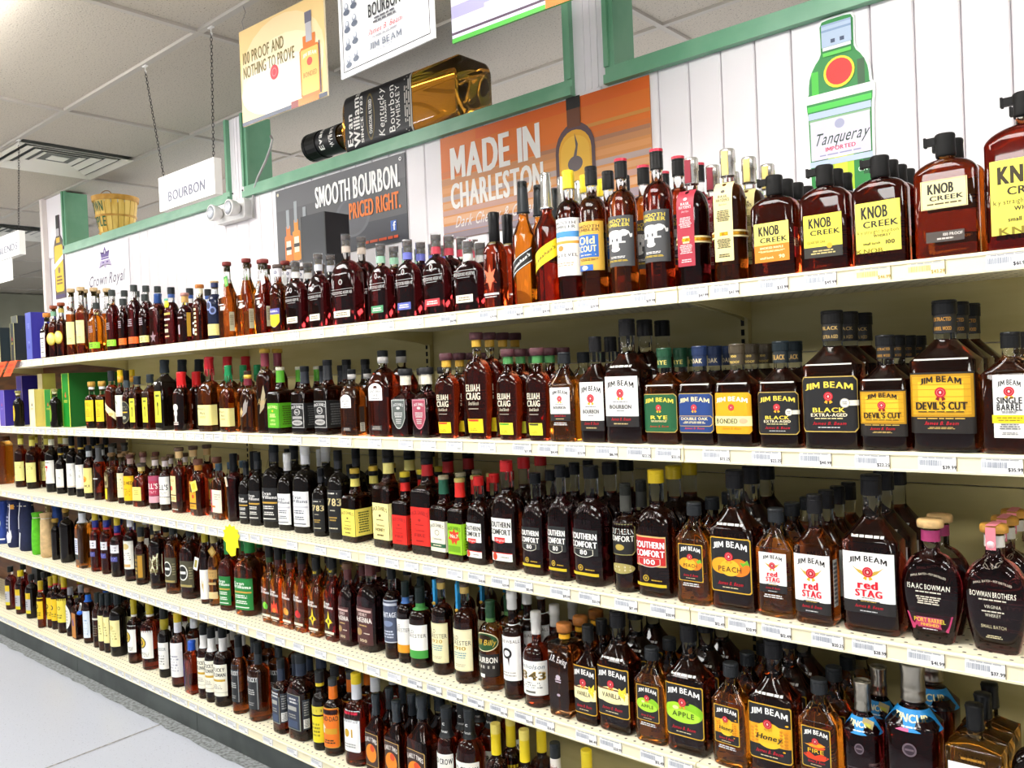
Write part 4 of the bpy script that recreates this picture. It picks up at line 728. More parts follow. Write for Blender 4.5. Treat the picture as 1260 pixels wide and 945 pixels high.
ec('ec_3', 'oval flask with green and yellow price card, wider of two', .255, .084, '4aa02a', 'g'); ec('ec_4', 'oval flask with black and yellow price card', .253, .076, '3a3a20', 'g')
# --- shelf three, left
B('jar', 'big amber glass jug with pale star', .12, .10, .30, 'r', 'org', ('screw', '5a3018', .03, .04), [(.12, .05, .05, [('p', [(0, 1), (.12, .62), (.5, .6), (.2, .36), (.3, 0), (0, .22), (-.3, 0), (-.2, .36), (-.5, .6), (-.12, .62)], 'f2c890')])], sh=.8, nk=.9, nr=.035, c=.8, fill=.8)
for k, d, h in (('yc_1', 'yellow-capped dark bottle with pale label beside amber jug', .317), ('yc_2', 'yellow-capped dark bottle with pale label beside red numeral bottle', .312)):
    B(k, d, .074, .074, h, 'r', 'dk', ('screw', '8a7a1a', .024, .0165), [(.04, .082, .115, [BG('eee890'), L_(.4, .2, .6, 2, 'a89a3a'), L_(.75, .2, .7, 3, 'a89a50')])], sh=.60, nk=.74, nr=.0145, fill=.78, sleeve=(.036, 'efe46a', None, None))
B('seven', 'dark bottle with white label and big red numeral', .070, .070, .322, 'r', 'blk', ('screw', '8a7a1a', .024, .0165), [(.05, .070, .13, [BG('f4f2ea'), R_(-.15, .72, .5, .09, 'd8201c'), ('p', [(.0, .68), (.1, .68), (-.12, .1), (-.25, .1)], 'd8201c'), L_(.9, .08, .5, 1, '8a8a80')])], sh=.60, nk=.74, nr=.0145, fill=.78, sleeve=(.034, 'e8e6d0', None, None))
def wl(key, desc, W, H, liq='blk', lab=Wh, cap='16171a', band='c8a83a', ls=()):
    B(key, desc, W, W, H, 'r', liq, ('screw', cap, .055 if H > .28 else .03, .015), [(H*.14, W*1.05, H*.40, [BG(lab)]+list(ls)+[L_(.74, .07, .6, 1, '6a6a68'), L_(.52, .12, .6, 2, '8a8a88'), R_(0, .04, 1, .02, 'c89a5a')])], sh=.60, nk=.74, nr=.0135, fill=.78, sleeve=(.010, band, None, None))
wl('bw_1', 'small black bottle with white label beside red numeral bottle', .056, .254); wl('bw_2', 'tall black gold-ringed bottle with white label beside numeral bottle', .060, .323); wl('bw_3', 'tall black bottle with white label beside orange sun label', .060, .318)
B('sun', 'dark bottle with cream label and orange sun', .060, .060, .278, 'r', 'dk', ('screw', '2a2c30', .03, .015), [(.03, .062, .13, [BG('f3e38a'), E_(-.1, .55, .5, .25, 'f0a81e'), E_(-.1, .50, .3, .16, 'd87a1a'), T('OKI', .28, .1, .6, '4a3a18')])], sh=.60, nk=.74, nr=.0135, fill=.78, sleeve=(.03, 'c8ccd0', None, None))
B('diam', 'red-brown bottle with charcoal diamond label', .060, .060, .281, 'r', 'red', ('cork', '3a3630', .014, .014), [(.05, .066, .12, [('p', [(-.5, .5), (0, 1), (.5, .5), (0, 0)], '4a4a4c'), R_(-.05, .5, .5, .05, 'd8d8d4')])], sh=.60, nk=.74, nr=.0135, fill=.78, sleeve=(.07, '5a5c5e', None, None))
B('badge', 'amber bottle with ornate pewter badge and yellow strip', .078, .062, .245, 'r', 'amb', ('cork', '8a6a40', .018, .0145), [(.07, .05, .09, [('o', 0, .5, 1, 1, 'a89a68', .35), ('o', 0, .5, .7, .7, '5a4a28', .35), E_(0, .5, .4, .3, 'c8bc88')], -.012, 'pewter_badge'), (.012, .026, .055, [BG('f2d820')], -.012, 'price_card')], sh=.58, nk=.72, nr=.0135, c=.6, fill=.74)
B('vl', 'slim bottle with pale cream label beside pewter badge', .048, .048, .245, 'r', 'dk', ('cork', '8a6a40', .016, .0135), [(.03, .05, .12, [BG('efe8b8'), L_(.5, .6, .7, 5, 'a8a070')])], sh=.60, nk=.74, nr=.013, fill=.76)
B('ybig', 'bottle with bold orange-yellow label', .064, .06, .243, 'r', 'dk', ('cork', '6a3a30', .02, .0135), [(.02, .066, .12, [BG('f4c010'), T('OLD MED', .72, .14, .85, '5a3a08'), L_(.35, .3, .7, 4, 'b8860c')])], sh=.60, nk=.74, nr=.013, c=.8, fill=.76, sleeve=(.026, 'c8a8a0', None, None))
B('blan', 'small round faceted bottle with cream label', .076, .07, .206, 'r', 'red', ('cork', '5a5048', .018, .0155), [(.03, .058, .065, [BG('efe27a'), L_(.6, .4, .6, 3, 'a89a4a')])], sh=.50, nk=.74, nr=.015, c=.5, fill=.72, sleeve=(.02, 'e0d080', None, None))
def bell(key, desc, c1, c2, W): B(key, desc, W, W, .245, 'r', 'dk', ('cork', '6a5038', .018, .0135), [(.03, W*1.08, .125, [BG(c1), R_(0, .90, 1, .16, c2), T("BELL'S", .62, .2, .8, Wh if c1 != Wh else '3a3a3a'), L_(.40, .1, .7, 2, 'f0c8d0' if c1 != Wh else '8a8a8a'), R_(0, .12, 1, .24, 'd8a0b0' if c1 != Wh else 'e6e4e0'), R_(0, .26, 1, .02, '3a2030')])], sh=.60, nk=.72, nr=.0135, fill=.76, sleeve=(.026, 'e6d8d8', None, None))
bell('bell_r', 'bottle with rose red label and white capitals', 'b03050', 'a84a68', .066); bell('bell_w', 'bottle with white label beside the rose red label', Wh, 'e6e4e0', .060)
B('four', 'broad amber bottle with small cream rose label', .088, .06, .292, 'r', 'red', ('cork', '6a5040', .018, .016), [(.05, .052, .115, [BG('f0dc9a'), T('FOUR', .82, .1, .5, '8a6a40', bold=False), E_(-.2, .52, .3, .2, 'c8201c'), R_(0, .26, 1, .04, '5a2a18'), L_(.12, .1, .8, 2, 'a88a50')], -.012), (.012, .06, .008, [L_(.5, .9, .9, 1, 'f0e8e0')], 0, 'embossed_text')], sh=.56, nk=.72, nr=.0155, c=.5, fill=.70, sleeve=(.030, 'e8c48a', None, None))
B('ytag', 'amber bottle with tilted yellow hang tag', .084, .056, .245, 'r', 'red', ('cork', '7a4a3a', .026, .016), [(.03, .06, .12, [BG('e8a828'), R_(.0, .75, .6, .3, '6a3a18'), E_(.1, .45, .3, .14, 'c8401a'), R_(0, .2, 1, .05, '4a2a10'), L_(.1, .1, .7, 2, '8a6a20')], -.01)], sh=.60, nk=.76, nr=.0155, c=.4, fill=.74, sleeve=(.022, 'e0983a', None, None), extra=[hangtag('f2e06a', 'e8c82a', .3, .62, w=.045, h=.045, rot=.3)])
B('pw', 'amber flat bottle with white label and crimson side', .084, .05, .234, 'r', 'amb', ('screw', '3a5060', .03, .0145), [(.03, .088, .095, [BG('ece2cc'), R_(-.36, .5, .28, 1, 'c02a4a'), T('B', .5, .2, .12, Wh, x=-.36), R_(-.2, .26, .5, .08, 'f07a2a'), L_(.7, .3, .5, 3, 'a8a090', x=.2)])], sh=.62, nk=.76, nr=.0135, c=.45, fill=.76)
B('bwx', 'black-waxed bottle with round white neck emblem', .062, .062, .279, 'r', 'wine', ('wax', '17181b', .075, .0145), [(.06, .016, .10, [BG('efe8dc'), R_(0, .55, 1.2, .2, '1a1a1a')], -.028), (.205, .018, .016, [E_(0, .5, 1, 1, 'c8ccd0'), E_(0, .5, .6, .6, '1a1a1c')], 0, 'neck_emblem')], sh=.58, nk=.72, nr=.0135, fill=.74, extra=[hangtag('e8dcc8', 'd0b890', -.5, .66, w=.010, h=.04, rot=.2)])
def ew(key, desc, W, H, bg, tc, cap, sl, liq='blk', side=False, lhf=.40):
    B(key, desc, W, W, H, 'r', liq, ('screw', cap, .035 if H > .26 else .026, W*.215), [(H*.08, W*1.02, H*lhf, [BG(bg), T('Evan', .84, .10, .5, tc, x=-.1), T('Williams', .73, .10, .86, tc), R_(0, .56, .9, .05, GD if bg != 'f2f2f2' else 'c8c8d0'), L_(.42, .12, .7, 2, tc), L_(.24, .12, .6, 2, tc), R_(0, .08, .7, .03, tc)])], sh=.58, nk=.72, nr=W*.19, c=.6, fill=.76, sleeve=(H*.11, sl, None, None))
ew('ew_1', 'small black-label bourbon bottle at the end of its trio', .054, .250, '1b1b1c', 'e6e4e0', '1c2024', '26282c'); ew('ew_2', 'mid-size black-label bourbon bottle with gold ribbon', .066, .290, '1b1b1c', 'e6e4e0', '1c2024', '26282c'); ew('ew_3', 'large black-label bourbon bottle with gold ribbon', .086, .326, '1b1b1c', 'e6e4e0', '1c2024', '26282c')
ew('eww_1', 'white-label white-capped bourbon bottle, smaller', .070, .293, 'f2f2f2', '4a5060', 'e8e8e8', 'e0e0e2', 'blk'); ew('eww_2', 'white-label white-capped bourbon bottle, larger', .086, .325, 'f2f2f2', '4a5060', 'e8e8e8', 'dcdce0', 'blk')
def x83(key, desc, W, H): B(key, desc, W, W, H, 'r', 'blk', ('screw', '17181b', H*.12, W*.21), [(H*.08, W*1.05, H*.48, [BG('151516'), L_(.92, .06, .6, 1, 'e0dcd0'), T('1783', .72, .18, .9, 'd8c890'), L_(.52, .04, .4, 1, 'c8c0a8'), L_(.32, .12, .5, 2, 'a88a40'), L_(.1, .05, .6, 1, 'c8c0a8')])], sh=.60, nk=.74, nr=W*.19, c=.7, fill=.78, sleeve=(H*.09, '22242a', None, None))
x83('x83_s', 'small black bottle with pale numerals', .060, .246); x83('x83_b', 'large black bottle with pale numerals', .074, .314)
def jdf(key, desc, H, bg, tc, l1, l2, ca, slc, W): jd(key, desc, H, bg, [JDT(tc), E_(0, .66, .14, .07, tc), L_(.54, .05, .5, 1, tc), T(l1, .40, .07, .5, tc, bold=False), T(l2, .27, .09, .55, tc), L_(.12, .08, .5, 1, tc)], ('cap2', ca, .034 if H < .3 else .045, .0170 if H < .3 else .0195, '16161a'), (H*.11, slc, None, None), W, 'dk', side=bg)
jdf('jh_s', 'small square honey whiskey bottle with yellow label', .253, 'f0de62', '6a5a20', 'Tennessee', 'HONEY', 'c8a83a', 'efe070', .078); jdf('jh_b', 'large square honey whiskey bottle with cream-yellow label', .326, 'f4e79a', '5a4a1c', 'Tennessee', 'HONEY', '1c1a18', 'efe284', .088)
jdf('jf_s', 'small square whiskey bottle with bright red label', .255, 'd82418', 'a81210', 'Tennessee', 'FIRE', 'd8c02a', 'd8221a', .072); jdf('jf_b', 'large square whiskey bottle with bright red label', .328, 'd8261a', 'a01410', 'Tennessee', 'FIRE', '1c1a18', 'b81a1c', .088)
jd('jr', 'small square rye bottle with cream and green label', .254, 'f0ead2', [JDT('2a2a26'), E_(0, .62, .3, .18, '6a6a5a'), E_(0, .62, .24, .14, 'f0ead2'), T('Tennessee', .42, .07, .6, '3a3a34', bold=False), R_(0, .20, 1, .13, '1f5a3a'), L_(.2, .06, .7, 1, 'e8e0c0')], ('screw', 'b0a888', .012, .0165), (.045, '1c5a42', None, None), .070, side='e8e2c8')
jd('ja', 'small square whiskey bottle with lime label and red sunburst', .250, '8fc41c', [JDT('3a5a10'), ('p', [(0, .85), (.1, .72), (.34, .76), (.26, .62), (.4, .5), (.2, .46), (.12, .3), (0, .42), (-.12, .3), (-.2, .46), (-.4, .5), (-.26, .62), (-.34, .76), (-.1, .72)], 'd83a1c'), T('No.7', .6, .13, .5, 'f4e8d0'), R_(0, .18, .8, .2, '6aa014')], ('screw', 'c8b868', .012, .0165), (.045, 'd8261c', None, None), .064, side='8fc41c')
# --- ribbed-shoulder liqueur bottles
def sc(key, desc, W, H, lab, capc, ring=True, num=None):
    wht = lab == 'w'; bg = {'w': 'f4f2ea', 'k': '1f1f1e', 'r': 'c0201e'}[lab]; tc = '1c1a18' if wht else 'f6f4ee'
    els = [R_(0, .74, 1, .54, bg), R_(0, .74, .97, .50, bg), T('SOUTHERN', .87, .13, .92, tc, heavy=1), T('COMFORT', .70, .13, .92, tc, heavy=1)]
    if wht: els += [('s', 0, .50, .5, .14, 'd0201c'), T('Original', .51, .06, .4, Wh, bold=False, sh=.2), R_(0, .12, 1, .18, 'f4f2ea'), R_(0, .21, 1, .02, 'd0201c'), E_(-.25, .12, .22, .17, 'c8401c'), L_(.12, .05, .4, 1, '8a8a80', x=.2)]
    else: els += [('s', 0, .51, .72, .18, 'd8d2c0'), ('s', 0, .515, .68, .16, bg), T(num or '80', .53, .10, .26 if (num or '80') == '80' else .36, 'f6f4ee'), R_(0, .07, 1, .06, 'd8b81e'), E_(-.12, .20, .19, .13, 'c9a024'), E_(-.12, .20, .14, .095, '2a2218'), E_(-.12, .20, .07, .05, 'c9a024'), L_(.17, .04, .36, 1, 'c9a024', x=.22)]
    if lab == 'r': els.insert(0, R_(0, .74, 1.03, .60, 'd8b070'))
    B(key, desc, W, W*.8, H, 'r', 'dk' if lab != 'k' else 'wine', ('screw', capc, H*.105, W*.205), [(H*.07, W*.86, H*.40, els, -.004)], sh=.55, nk=.71, nr=W*.185, c=.6, fill=.74, rib=(.52, .67, 34), name='liqueur_bottle', sleeve=None)
sc('sc_ws', 'ribbed-shoulder liqueur bottle with white label, small red cap', .080, .259, 'w', 'd81f1e'); sc('sc_wb', 'ribbed-shoulder liqueur bottle with white label, large', .092, .312, 'w', 'd01f22')
sc('sc_ks', 'ribbed-shoulder liqueur bottle with black label, small', .080, .281, 'k', '17181a'); sc('sc_km', 'ribbed-shoulder liqueur bottle with black label, mid size', .074, .308, 'k', '17181a'); sc('sc_kb', 'ribbed-shoulder liqueur bottle with black label, largest', .100, .310, 'k', '17181a')
sc('sc_r', 'ribbed-shoulder liqueur bottle with red label and yellow cap', .098, .309, 'r', 'e2c21c', num='100')
B('sc_o', 'round-shouldered liqueur bottle with black oval label', .070, .070, .271, 'r', 'dk', ('screw', '22231f', .03, .0145), [(.045, .07, .13, [('o', 0, .68, 1, .6, 'a89a58', .2), ('o', 0, .68, .95, .57, '1e1d1a', .2), T('SOUTHERN', .84, .11, .88, 'f2efe4'), T('COMFORT', .70, .11, .88, 'f2efe4'), E_(0, .53, .3, .12, 'b8a048'), E_(0, .12, .9, .2, 'a89a58'), L_(.12, .12, .7, 2, 'efe8d0')])], sh=.58, nk=.70, nr=.0135, fill=.70, rib=(.55, .66, 26), name='liqueur_bottle', sleeve=(.04, '3a3a34', None, None))
def bow(key, desc, pk, cork, sl):
    els = [T('SMALL BATCH ~ POT DISTILLED', .97, .035, .7, 'd8ccb8', arc=.06, bold=False), T('ISAAC BOWMAN' if pk else 'BOWMAN BROTHERS', .78, .09, .86, 'efe6d4', bold=False), L_(.69, .04, .6, 1, 'd8ccb8')]
    els += [L_(.55, .15, .62, 4, 'd8ccb8')] if pk else [T('VIRGINIA', .58, .055, .34, 'd8ccb8', bold=False), L_(.50, .04, .5, 1, 'd8ccb8'), T('WHISKEY', .44, .055, .32, 'd8ccb8', bold=False), T('SMALL BATCH', .25, .055, .5, 'd8c8a0', bold=False), L_(.08, .06, .36, 2, 'd8c8a0')]
    if pk: els += [('p', [(-.47, .31), (.47, .31), (.36, .02), (-.36, .02)], 'c03264'), T('PORT BARREL', .205, .075, .64, 'f0c040'), T('FINISHED', .125, .05, .4, 'f0c040'), L_(.05, .03, .4, 1, 'f4d8e0')]
    B(key, desc, .108, .058, .24, 'r', 'wine', ('cork', cork, .016, .0185), [(.022, .082, .115, els)], sh=.46, nk=.74, nr=.0165, c=.6, fill=.60, waist=lambda t: .70+.30*math.sin(min(t, 1)*math.pi/2), sleeve=(.022, sl, None, None, .004), extra=None if pk else [('strip_seal', lambda mb, S: (mb.box(-.0085, .0085, -.0265, -.0255, S.H-.045, S.H-.003, ink('e0808c')), mb.box(-.0085, .0085, -.0265, .0265, S.H+.0002, S.H+.0010, ink('e0808c')), mb.lathe([(.007, 0), (.007, .0004)], ink('f0c0c4'), 16, c=(0, -.0272, S.H-.035), ax='y')))])
bow('bow_p', 'rounded flask with pink lower label and pale stopper', True, 'd9b276', '9a3060'); bow('bow_b', 'rounded flask with cream lettering and pink strip seal', False, 'c08a30', 'c8c4bc')
# --- shelf four, left
for k, d, w_, h in (('dg_1', 'small black bottle with gold stopper beside tan pouch', .046, .226), ('dg_2', 'black bottle with gold stopper, taller', .072, .292)):
    B(k, d, w_, w_, h, 'r', 'blk', ('cork', 'b08a2a', .022, .013), [(.05, .02, .09, [L_(.5, .9, .9, 6, 'a89a40')], -.02)], sh=.66, nk=.80, nr=.013, fill=.82)
B('cut', 'bright amber cut-glass flask with white neck and label', .092, .06, .316, 'r', 'org', ('screw', '4a4638', .03, .018), [(.07, .045, .085, [BG('e6e8f0'), L_(.5, .8, .7, 6, '6a70a0'), R_(0, -.15, 1, .28, '1c2018')], -.02)], sh=.64, nk=.76, nr=.0165, c=.4, fill=.72, sleeve=(.05, 'dfe2ea', None, None))
for k, d, h, W in (('bn_1', 'blue and red necked bottle beside the bright amber flask', .299, .058), ('bn_2', 'blue and red necked bottle with yellow cap, middle one', .308, .060), ('bn_3', 'larger bottle with blue and red neck and yellow cap', .290, .070)):
    B(k, d, W, W, h, 'r', 'red' if k != 'bn_3' else 'wine', ('cap2', 'cdb42a', .075, .0150, '1f2f8a'), [(h*.22, W*.95, .10, [R_(0, .75, .9, .4, 'e8e6ea'), L_(.75, .26, .7, 2, '2a2a4a'), R_(0, .25, .7, .24, '4a4a90'), L_(.25, .14, .5, 2, 'a8a8d8')], -.004)], sh=.58, nk=.70, nr=.0140, fill=.70, sleeve=(.010, 'b8203a', None, None))
B('fl', 'dark bottle with tall white crest label and white neck', .068, .068, .310, 'r', 'wine', ('screw', 'dcdce0', .05, .0155), [(.06, .066, .135, [BG('f2f0e4'), E_(0, .80, .5, .22, 'd8c080'), L_(.45, .3, .7, 4, '8a8a84'), R_(0, .12, .6, .1, 'd8b070')])], sh=.62, nk=.76, nr=.0145, fill=.78)
B('dgl', 'short dark bottle with brown and gold label', .058, .058, .270, 'r', 'dk', ('screw', '2a2c2c', .045, .0155), [(.03, .060, .115, [BG('4a3c1c'), R_(.2, .5, .3, .9, 'b88a28'), L_(.5, .7, .5, 4, 'c8a850', x=-.2)])], sh=.58, nk=.70, nr=.014, fill=.74, sleeve=(.02, 'b89a60', None, None))
B('torn', 'dark bottle with ragged cream two-panel label', .076, .076, .311, 'r', 'dk', ('screw', 'd8cc90', .045, .0165), [(.065, .085, .10, [('p', [(-.5, .9), (-.2, 1), (.1, .9), (.3, 1), (.5, .93), (.48, .4), (.5, .05), (.2, 0), (-.1, .06), (-.4, 0), (-.5, .3)], 'efe8c0'), L_(.6, .4, .8, 4, '8a8050'), L_(.2, .2, .6, 2, 'a89a60')])], sh=.62, nk=.76, nr=.015, fill=.80)
def crc(key, desc, W, H, liq): B(key, desc, W, W, H, 'r', liq, ('screw', '2c2f2e', .05, .017), [(H*.16, W*1.08, H*.36, [BG('4a4630'), E_(-.12, .55, .66, .6, 'e4e4dc'), E_(-.12, .55, .56, .5, '22221c'), R_(-.12, .55, .4, .1, 'e4e4dc'), L_(.55, .5, .2, 5, '8a8460', x=.36), R_(0, .06, .8, .08, 'a8985a')])], sh=.62, nk=.76, nr=.0155, c=.6, fill=.78)
crc('cr_1', 'amber bottle with olive label and round emblem', .070, .314, 'amb'); crc('cr_2', 'dark broad bottle with olive label and round emblem', .082, .320, 'dk')
B('wtag', 'slim dark bottle with tall white label and tilted tag', .052, .052, .310, 'r', 'dk', ('screw', 'b0a020', .05, .014), [(.02, .056, .125, [BG('f4f2ec'), ('p', [(-.1, .2), (.1, .2), (.2, .7), (.0, .8)], 'c8b078')])], sh=.62, nk=.76, nr=.013, fill=.78, extra=[hangtag('f0f0e8', 'a8a04a', -.6, .64, w=.024, h=.055, rot=-.25)])
B('goldl', 'amber bottle with tan label and gold hang tag', .058, .055, .303, 'r', 'org', ('screw', '9a8a50', .04, .0145), [(.03, .056, .13, [R_(0, .80, .9, .3, 'c09a58'), L_(.8, .2, .8, 2, '5a3a18'), R_(0, .5, .7, .08, 'c8a868'), R_(0, .12, .9, .22, 'e0c890')])], sh=.56, nk=.72, nr=.013, fill=.72, extra=[hangtag('b8923a', 'd8b868', -.2, .80, w=.035, h=.035, rot=.7)])
ew('ewg_s', 'green-label green-capped bourbon bottle, smaller', .068, .296, '1f7a34', 'eef4ea', '1f8a3c', '1f8a3c', 'red'); ew('ewg_b', 'green-label green-capped bourbon jug, larger', .108, .315, '1f7f36', 'eef4ea', '1f8a3c', '1f8a3c', 'amb')
for i, (k, d, c1, c2, H, liq) in enumerate([('ef_1', 'flavored bourbon bottle with green apple dot', '7fd42a', '4a9a1a', .297, 'org'), ('ef_2', 'flavored bourbon bottle with red fire print', 'e8401a', 'f0801e', .295, 'org'), ('ef_3', 'flavored bourbon bottle with orange peach print', 'f08a1c', 'f0a83a', .291, 'org'), ('ef_4', 'flavored bourbon bottle with red cherry print', 'd8201c', 'b01414', .295, 'org'), ('ef_5', 'flavored bourbon bottle with yellow bee print, brighter amber', 'f2d020', 'e0a81a', .287, 'org'), ('ef_6', 'flavored bourbon bottle with yellow bee print, darker glass', 'f2d828', 'e0b01a', .302, 'red')]):
    fruit = [E_(-.05, .40, .44, .22, c1), E_(.12, .38, .34, .18, c2)] if i < 4 else [('p', [(-.4, .4), (-.1, .5), (0, .72), (.1, .5), (.4, .4), (.12, .36), (.0, .2), (-.12, .36)], c1), E_(0, .42, .16, .12, '3a2a08')]
    if i == 1: fruit = [('p', [(-.4, .25), (-.3, .55), (-.15, .42), (0, .66), (.15, .45), (.3, .6), (.4, .25)], c1), E_(0, .34, .4, .14, c2)]
    B(k, d, .062, .055, H, 's', liq, ('screw', '1c1c1c', .045, .0150), [(H*.06, .058, H*.42, [T('Evan', .92, .09, .5, 'f4f0e8', x=-.1), T('Williams', .82, .09, .86, 'f4f0e8')], 0, 'painted_name'), (H*.06, .058, H*.42, fruit, 0, 'fruit_print'), (H*.06, .058, H*.42, [R_(0, .10, .9, .07, 'e8e0c8'), L_(.02, .04, .6, 1, 'e8e0c8')], 0, 'base_strip')], sh=.56, nk=.72, nr=.0130, c=.4, fill=.74, sleeve=(.020, ['2f4a1c', '4a1c14', '5a2a1c', '3a1418', '2a2410', '2a2410'][i], 'HONEY' if i > 3 else None, c1))
def sie(key, desc, W, H): B(key, desc, W, W*.85, H, 'r', 'wine', ('cork', '6a4830', .022, W*.21), [(H*.08, W*.86, H*.40, [R_(0, .5, 1, 1, '4a2424'), R_(0, .90, .9, .06, 'c8a8a0'), T('HENRY', .80, .09, .5, 'd8c0b8'), T('McKENNA', .66, .14, .92, 'f0e8e0'), L_(.5, .06, .5, 1, 'c8a868'), E_(-.25, .32, .34, .2, 'a88a58'), L_(.30, .05, .4, 1, 'e0d0c0', x=.2), T('100', .1, .08, .4, 'd8c8a8')])], sh=.56, nk=.71, nr=W*.185, c=.6, fill=.72, sleeve=(H*.13, '5a2c2c', None, None))
sie('si_s', 'maroon-label bottle with wooden stopper, smaller', .070, .287); sie('si_b', 'maroon-label bottle with wooden stopper, larger', .098, .317)
B('her', 'slim dark bottle with slate blue framed label', .062, .062, .300, 'r', 'dk', ('screw', '1c1e1e', .04, .0145), [(.055, .062, .14, [BG('c8ccd8'), R_(0, .5, .92, .95, '4a5268'), R_(0, .9, .9, .06, 'c8ccd8'), T('HERITAGE', .66, .12, .8, 'e8ecf4'), E_(0, .45, .5, .14, '7a88a8'), L_(.2, .2, .6, 3, 'c0c8d8')])], sh=.60, nk=.74, nr=.0135, fill=.74)
def of(key, desc, W, H, bg, band, cap, slc, ex=None):
    B(key, desc, W, W, H, 'r', 'dk', ('screw', cap, .05 if ex is None else .012, W*.205), [(H*.13, W*.92, H*.42, [BG(bg), T('OLD', .80, .10, .36, '4a483c', x=-.2, bold=False), T('FORESTER', .68, .11, .9, '4a483c', bold=False)]+([R_(0, .12, 1, .24, band)] if band else [T('1920' if key == 'of_3' else '1910', .55, .09, .5, 'b89a3a'), L_(.38, .16, .6, 3, '6a9aa0'), L_(.14, .08, .5, 2, 'b8b090'), ('b', .02, .012, 'c8b878')]))], sh=.60, nk=.74, nr=W*.18, fill=.78, sleeve=(.020, slc, None, None), extra=ex)
of('of_1', 'bottle with white label, orange base band and blue neck ring', .062, .260, 'f2f0ea', 'e89a1e', '1f2a28', '4a7ac0'); of('of_2', 'bottle with white label, green base band and green neck ring', .078, .252, 'f4f2ec', '3f9a3c', '1f2a28', '4a9a4a')
of('of_3', 'bottle with cream label and blue ribbon, first of its pair', .070, .294, 'f3eaba', None, '5a4a3a', 'c8a85a', [ribbon('2fa0dc', .70, .99)]); of('of_4', 'bottle with cream label and blue ribbon, beside green oval label', .076, .298, 'f3ebc0', None, '5a4a3a', 'c8a85a', [ribbon('2fa0dc', .68, .99)])
B('reb', 'round bottle with green oval label and white printed base', .074, .074, .258, 'r', 'amb', ('screw', '1f4a2a', .05, .0145), [(.04, .075, .13, [E_(0, .80, 1, .42, 'e8dca8'), E_(0, .80, .94, .38, '1f4a20'), T('Hill Billy', .80, .13, .8, 'e0b83a', sh=.25, bold=False), R_(0, .28, 1, .5, '26211c'), T('BOURBON', .40, .13, .86, 'efece0'), L_(.24, .12, .7, 1, 'efece0'), R_(-.1, .04, .2, .08, 'f0eee8')])], sh=.60, nk=.76, nr=.0135, fill=.70, sleeve=(.012, '5a8a4a', None, None))
B('scr', 'white-capped bottle with tall white label and black ball', .062, .062, .307, 'r', 'dk', ('foil', 'dcdad4', .055, .0145), [(.055, .065, .155, [BG('f4f2ee'), T('SCREWBALL', .72, .06, .9, '5a4a30', bold=False), E_(-.05, .50, .40, .20, '1c1a18'), E_(-.05, .50, .24, .11, 'f4f2ee'), ('p', [(-.02, .42), (.06, .42), (.03, .26)], '2a1a14'), L_(.12, .1, .6, 2, 'b8b4ac')])], sh=.58, nk=.68, nr=.0125, fill=.80)
B('n43', 'squat red bottle with white label and gold numerals', .080, .080, .258, 'r', 'red', ('foil', 'e0ddd6', .062, .0145), [(.035, .088, .095, [BG('f3f1ea'), T('Nicholson', .84, .13, .8, '5a6a78', bold=False, sh=.25), T('1843', .58, .26, .84, 'c9a028'), T('1843', .58, .22, .80, '5a4a20'), L_(.30, .2, .7, 3, '8a8a84'), R_(0, .1, .3, .06, '6a6a60')])], sh=.52, nk=.66, nr=.0130, fill=.78)
B('jre', 'square brown-glass bottle with white signature and wood stopper', .068, .068, .246, 'q', 'brn', ('cork', 'b8702a', .024, .0165), [(.05, .06, .12, [T('J.R. Ewing', .88, .16, .95, 'f2eeea', bold=False, sh=.35, rise=-.12), E_(0, .48, .26, .1, 'c8b8c0'), L_(.40, .1, .36, 2, 'c8b8c0'), E_(0, .08, .2, .06, 'b8a8b0')], 0, 'painted_text')], sh=.80, nk=.83, nr=.0145, c=.10, fill=.80, sleeve=(.012, 'f0b020', None, None, .004))
def tin(key, desc, W, H, pk):
    def collar_(mb, S):
        z0, z1 = .60*S.H, .72*S.H; pr = []; 
        V = []; F = []; n = 24
        for i, z in enumerate((z0, z1)):
            hw, hd, c = S.at(z)
            for k in range(n):
                a = math.pi*(k/(n-1))-math.pi; r_ = hw*1.06+.001
                V.append((r_*math.cos(a)*1.02, r_*math.sin(a)*1.02, z))
        F = [(k, k+1, n+k+1, n+k) for k in range(n-1)]; mb.add(V, F, ink('1c86c8'), True)
        def mp(U, V_, L):
            t = V_/(z1-z0); r0 = S.at(z0)[0]*1.06+.001; r1 = S.at(z1)[0]*1.06+.001; r_ = (r0+(r1-r0)*t)*1.025+.0006+.0001*L; a = U/(r0*.85)-math.pi/2
            return np.stack([r_*np.cos(a), r_*np.sin(a), z0+V_], 1)
        art(mb, [T('TINCUP', .62, .36, .9, 'f2e8b0'), L_(.22, .14, .6, 1, 'd8e8f0')]+([R_(-.2, .08, .4, .14, 'e05a8a')] if pk else []), W*.9, z1-z0, mp)
    B(key, desc, W, W, H, 's', 'wine', ('tin', 'a', H*.24, W*.235), [(.10*H, W*.34, .44*H, [E_(0, .86, .8, .2, '6a5a62'), E_(0, .86, .6, .15, '30202a'), R_(0, .86, .5, .03, '6a5a62')], 0, 'embossed_emblem'), (.10*H, W*.34, .44*H, [T('TINCUP', .42, .5, .72, '6a5a60', rot=1)], 0, 'embossed_name'), (.12*H, W*.30, .44*H, [T('COLORADO', .5, .5, .9, '6a4a48', rot=1)], W*.62, 'embossed_place')], sh=.62, nk=.745, nr=W*.21, c=.55, fill=.66, extra=[('paper_collar', collar_), hangtag('b8a878', 'd0c850', 1.0, .72, w=.022, h=.04, rot=-.25)] if not pk else [('paper_collar', collar_)])
tin('tin_s', 'small hexagonal bottle with blue collar and steel cup', .070, .253, False); tin('tin_b', 'large hexagonal bottle with blue collar and steel cup', .098, .307, True)
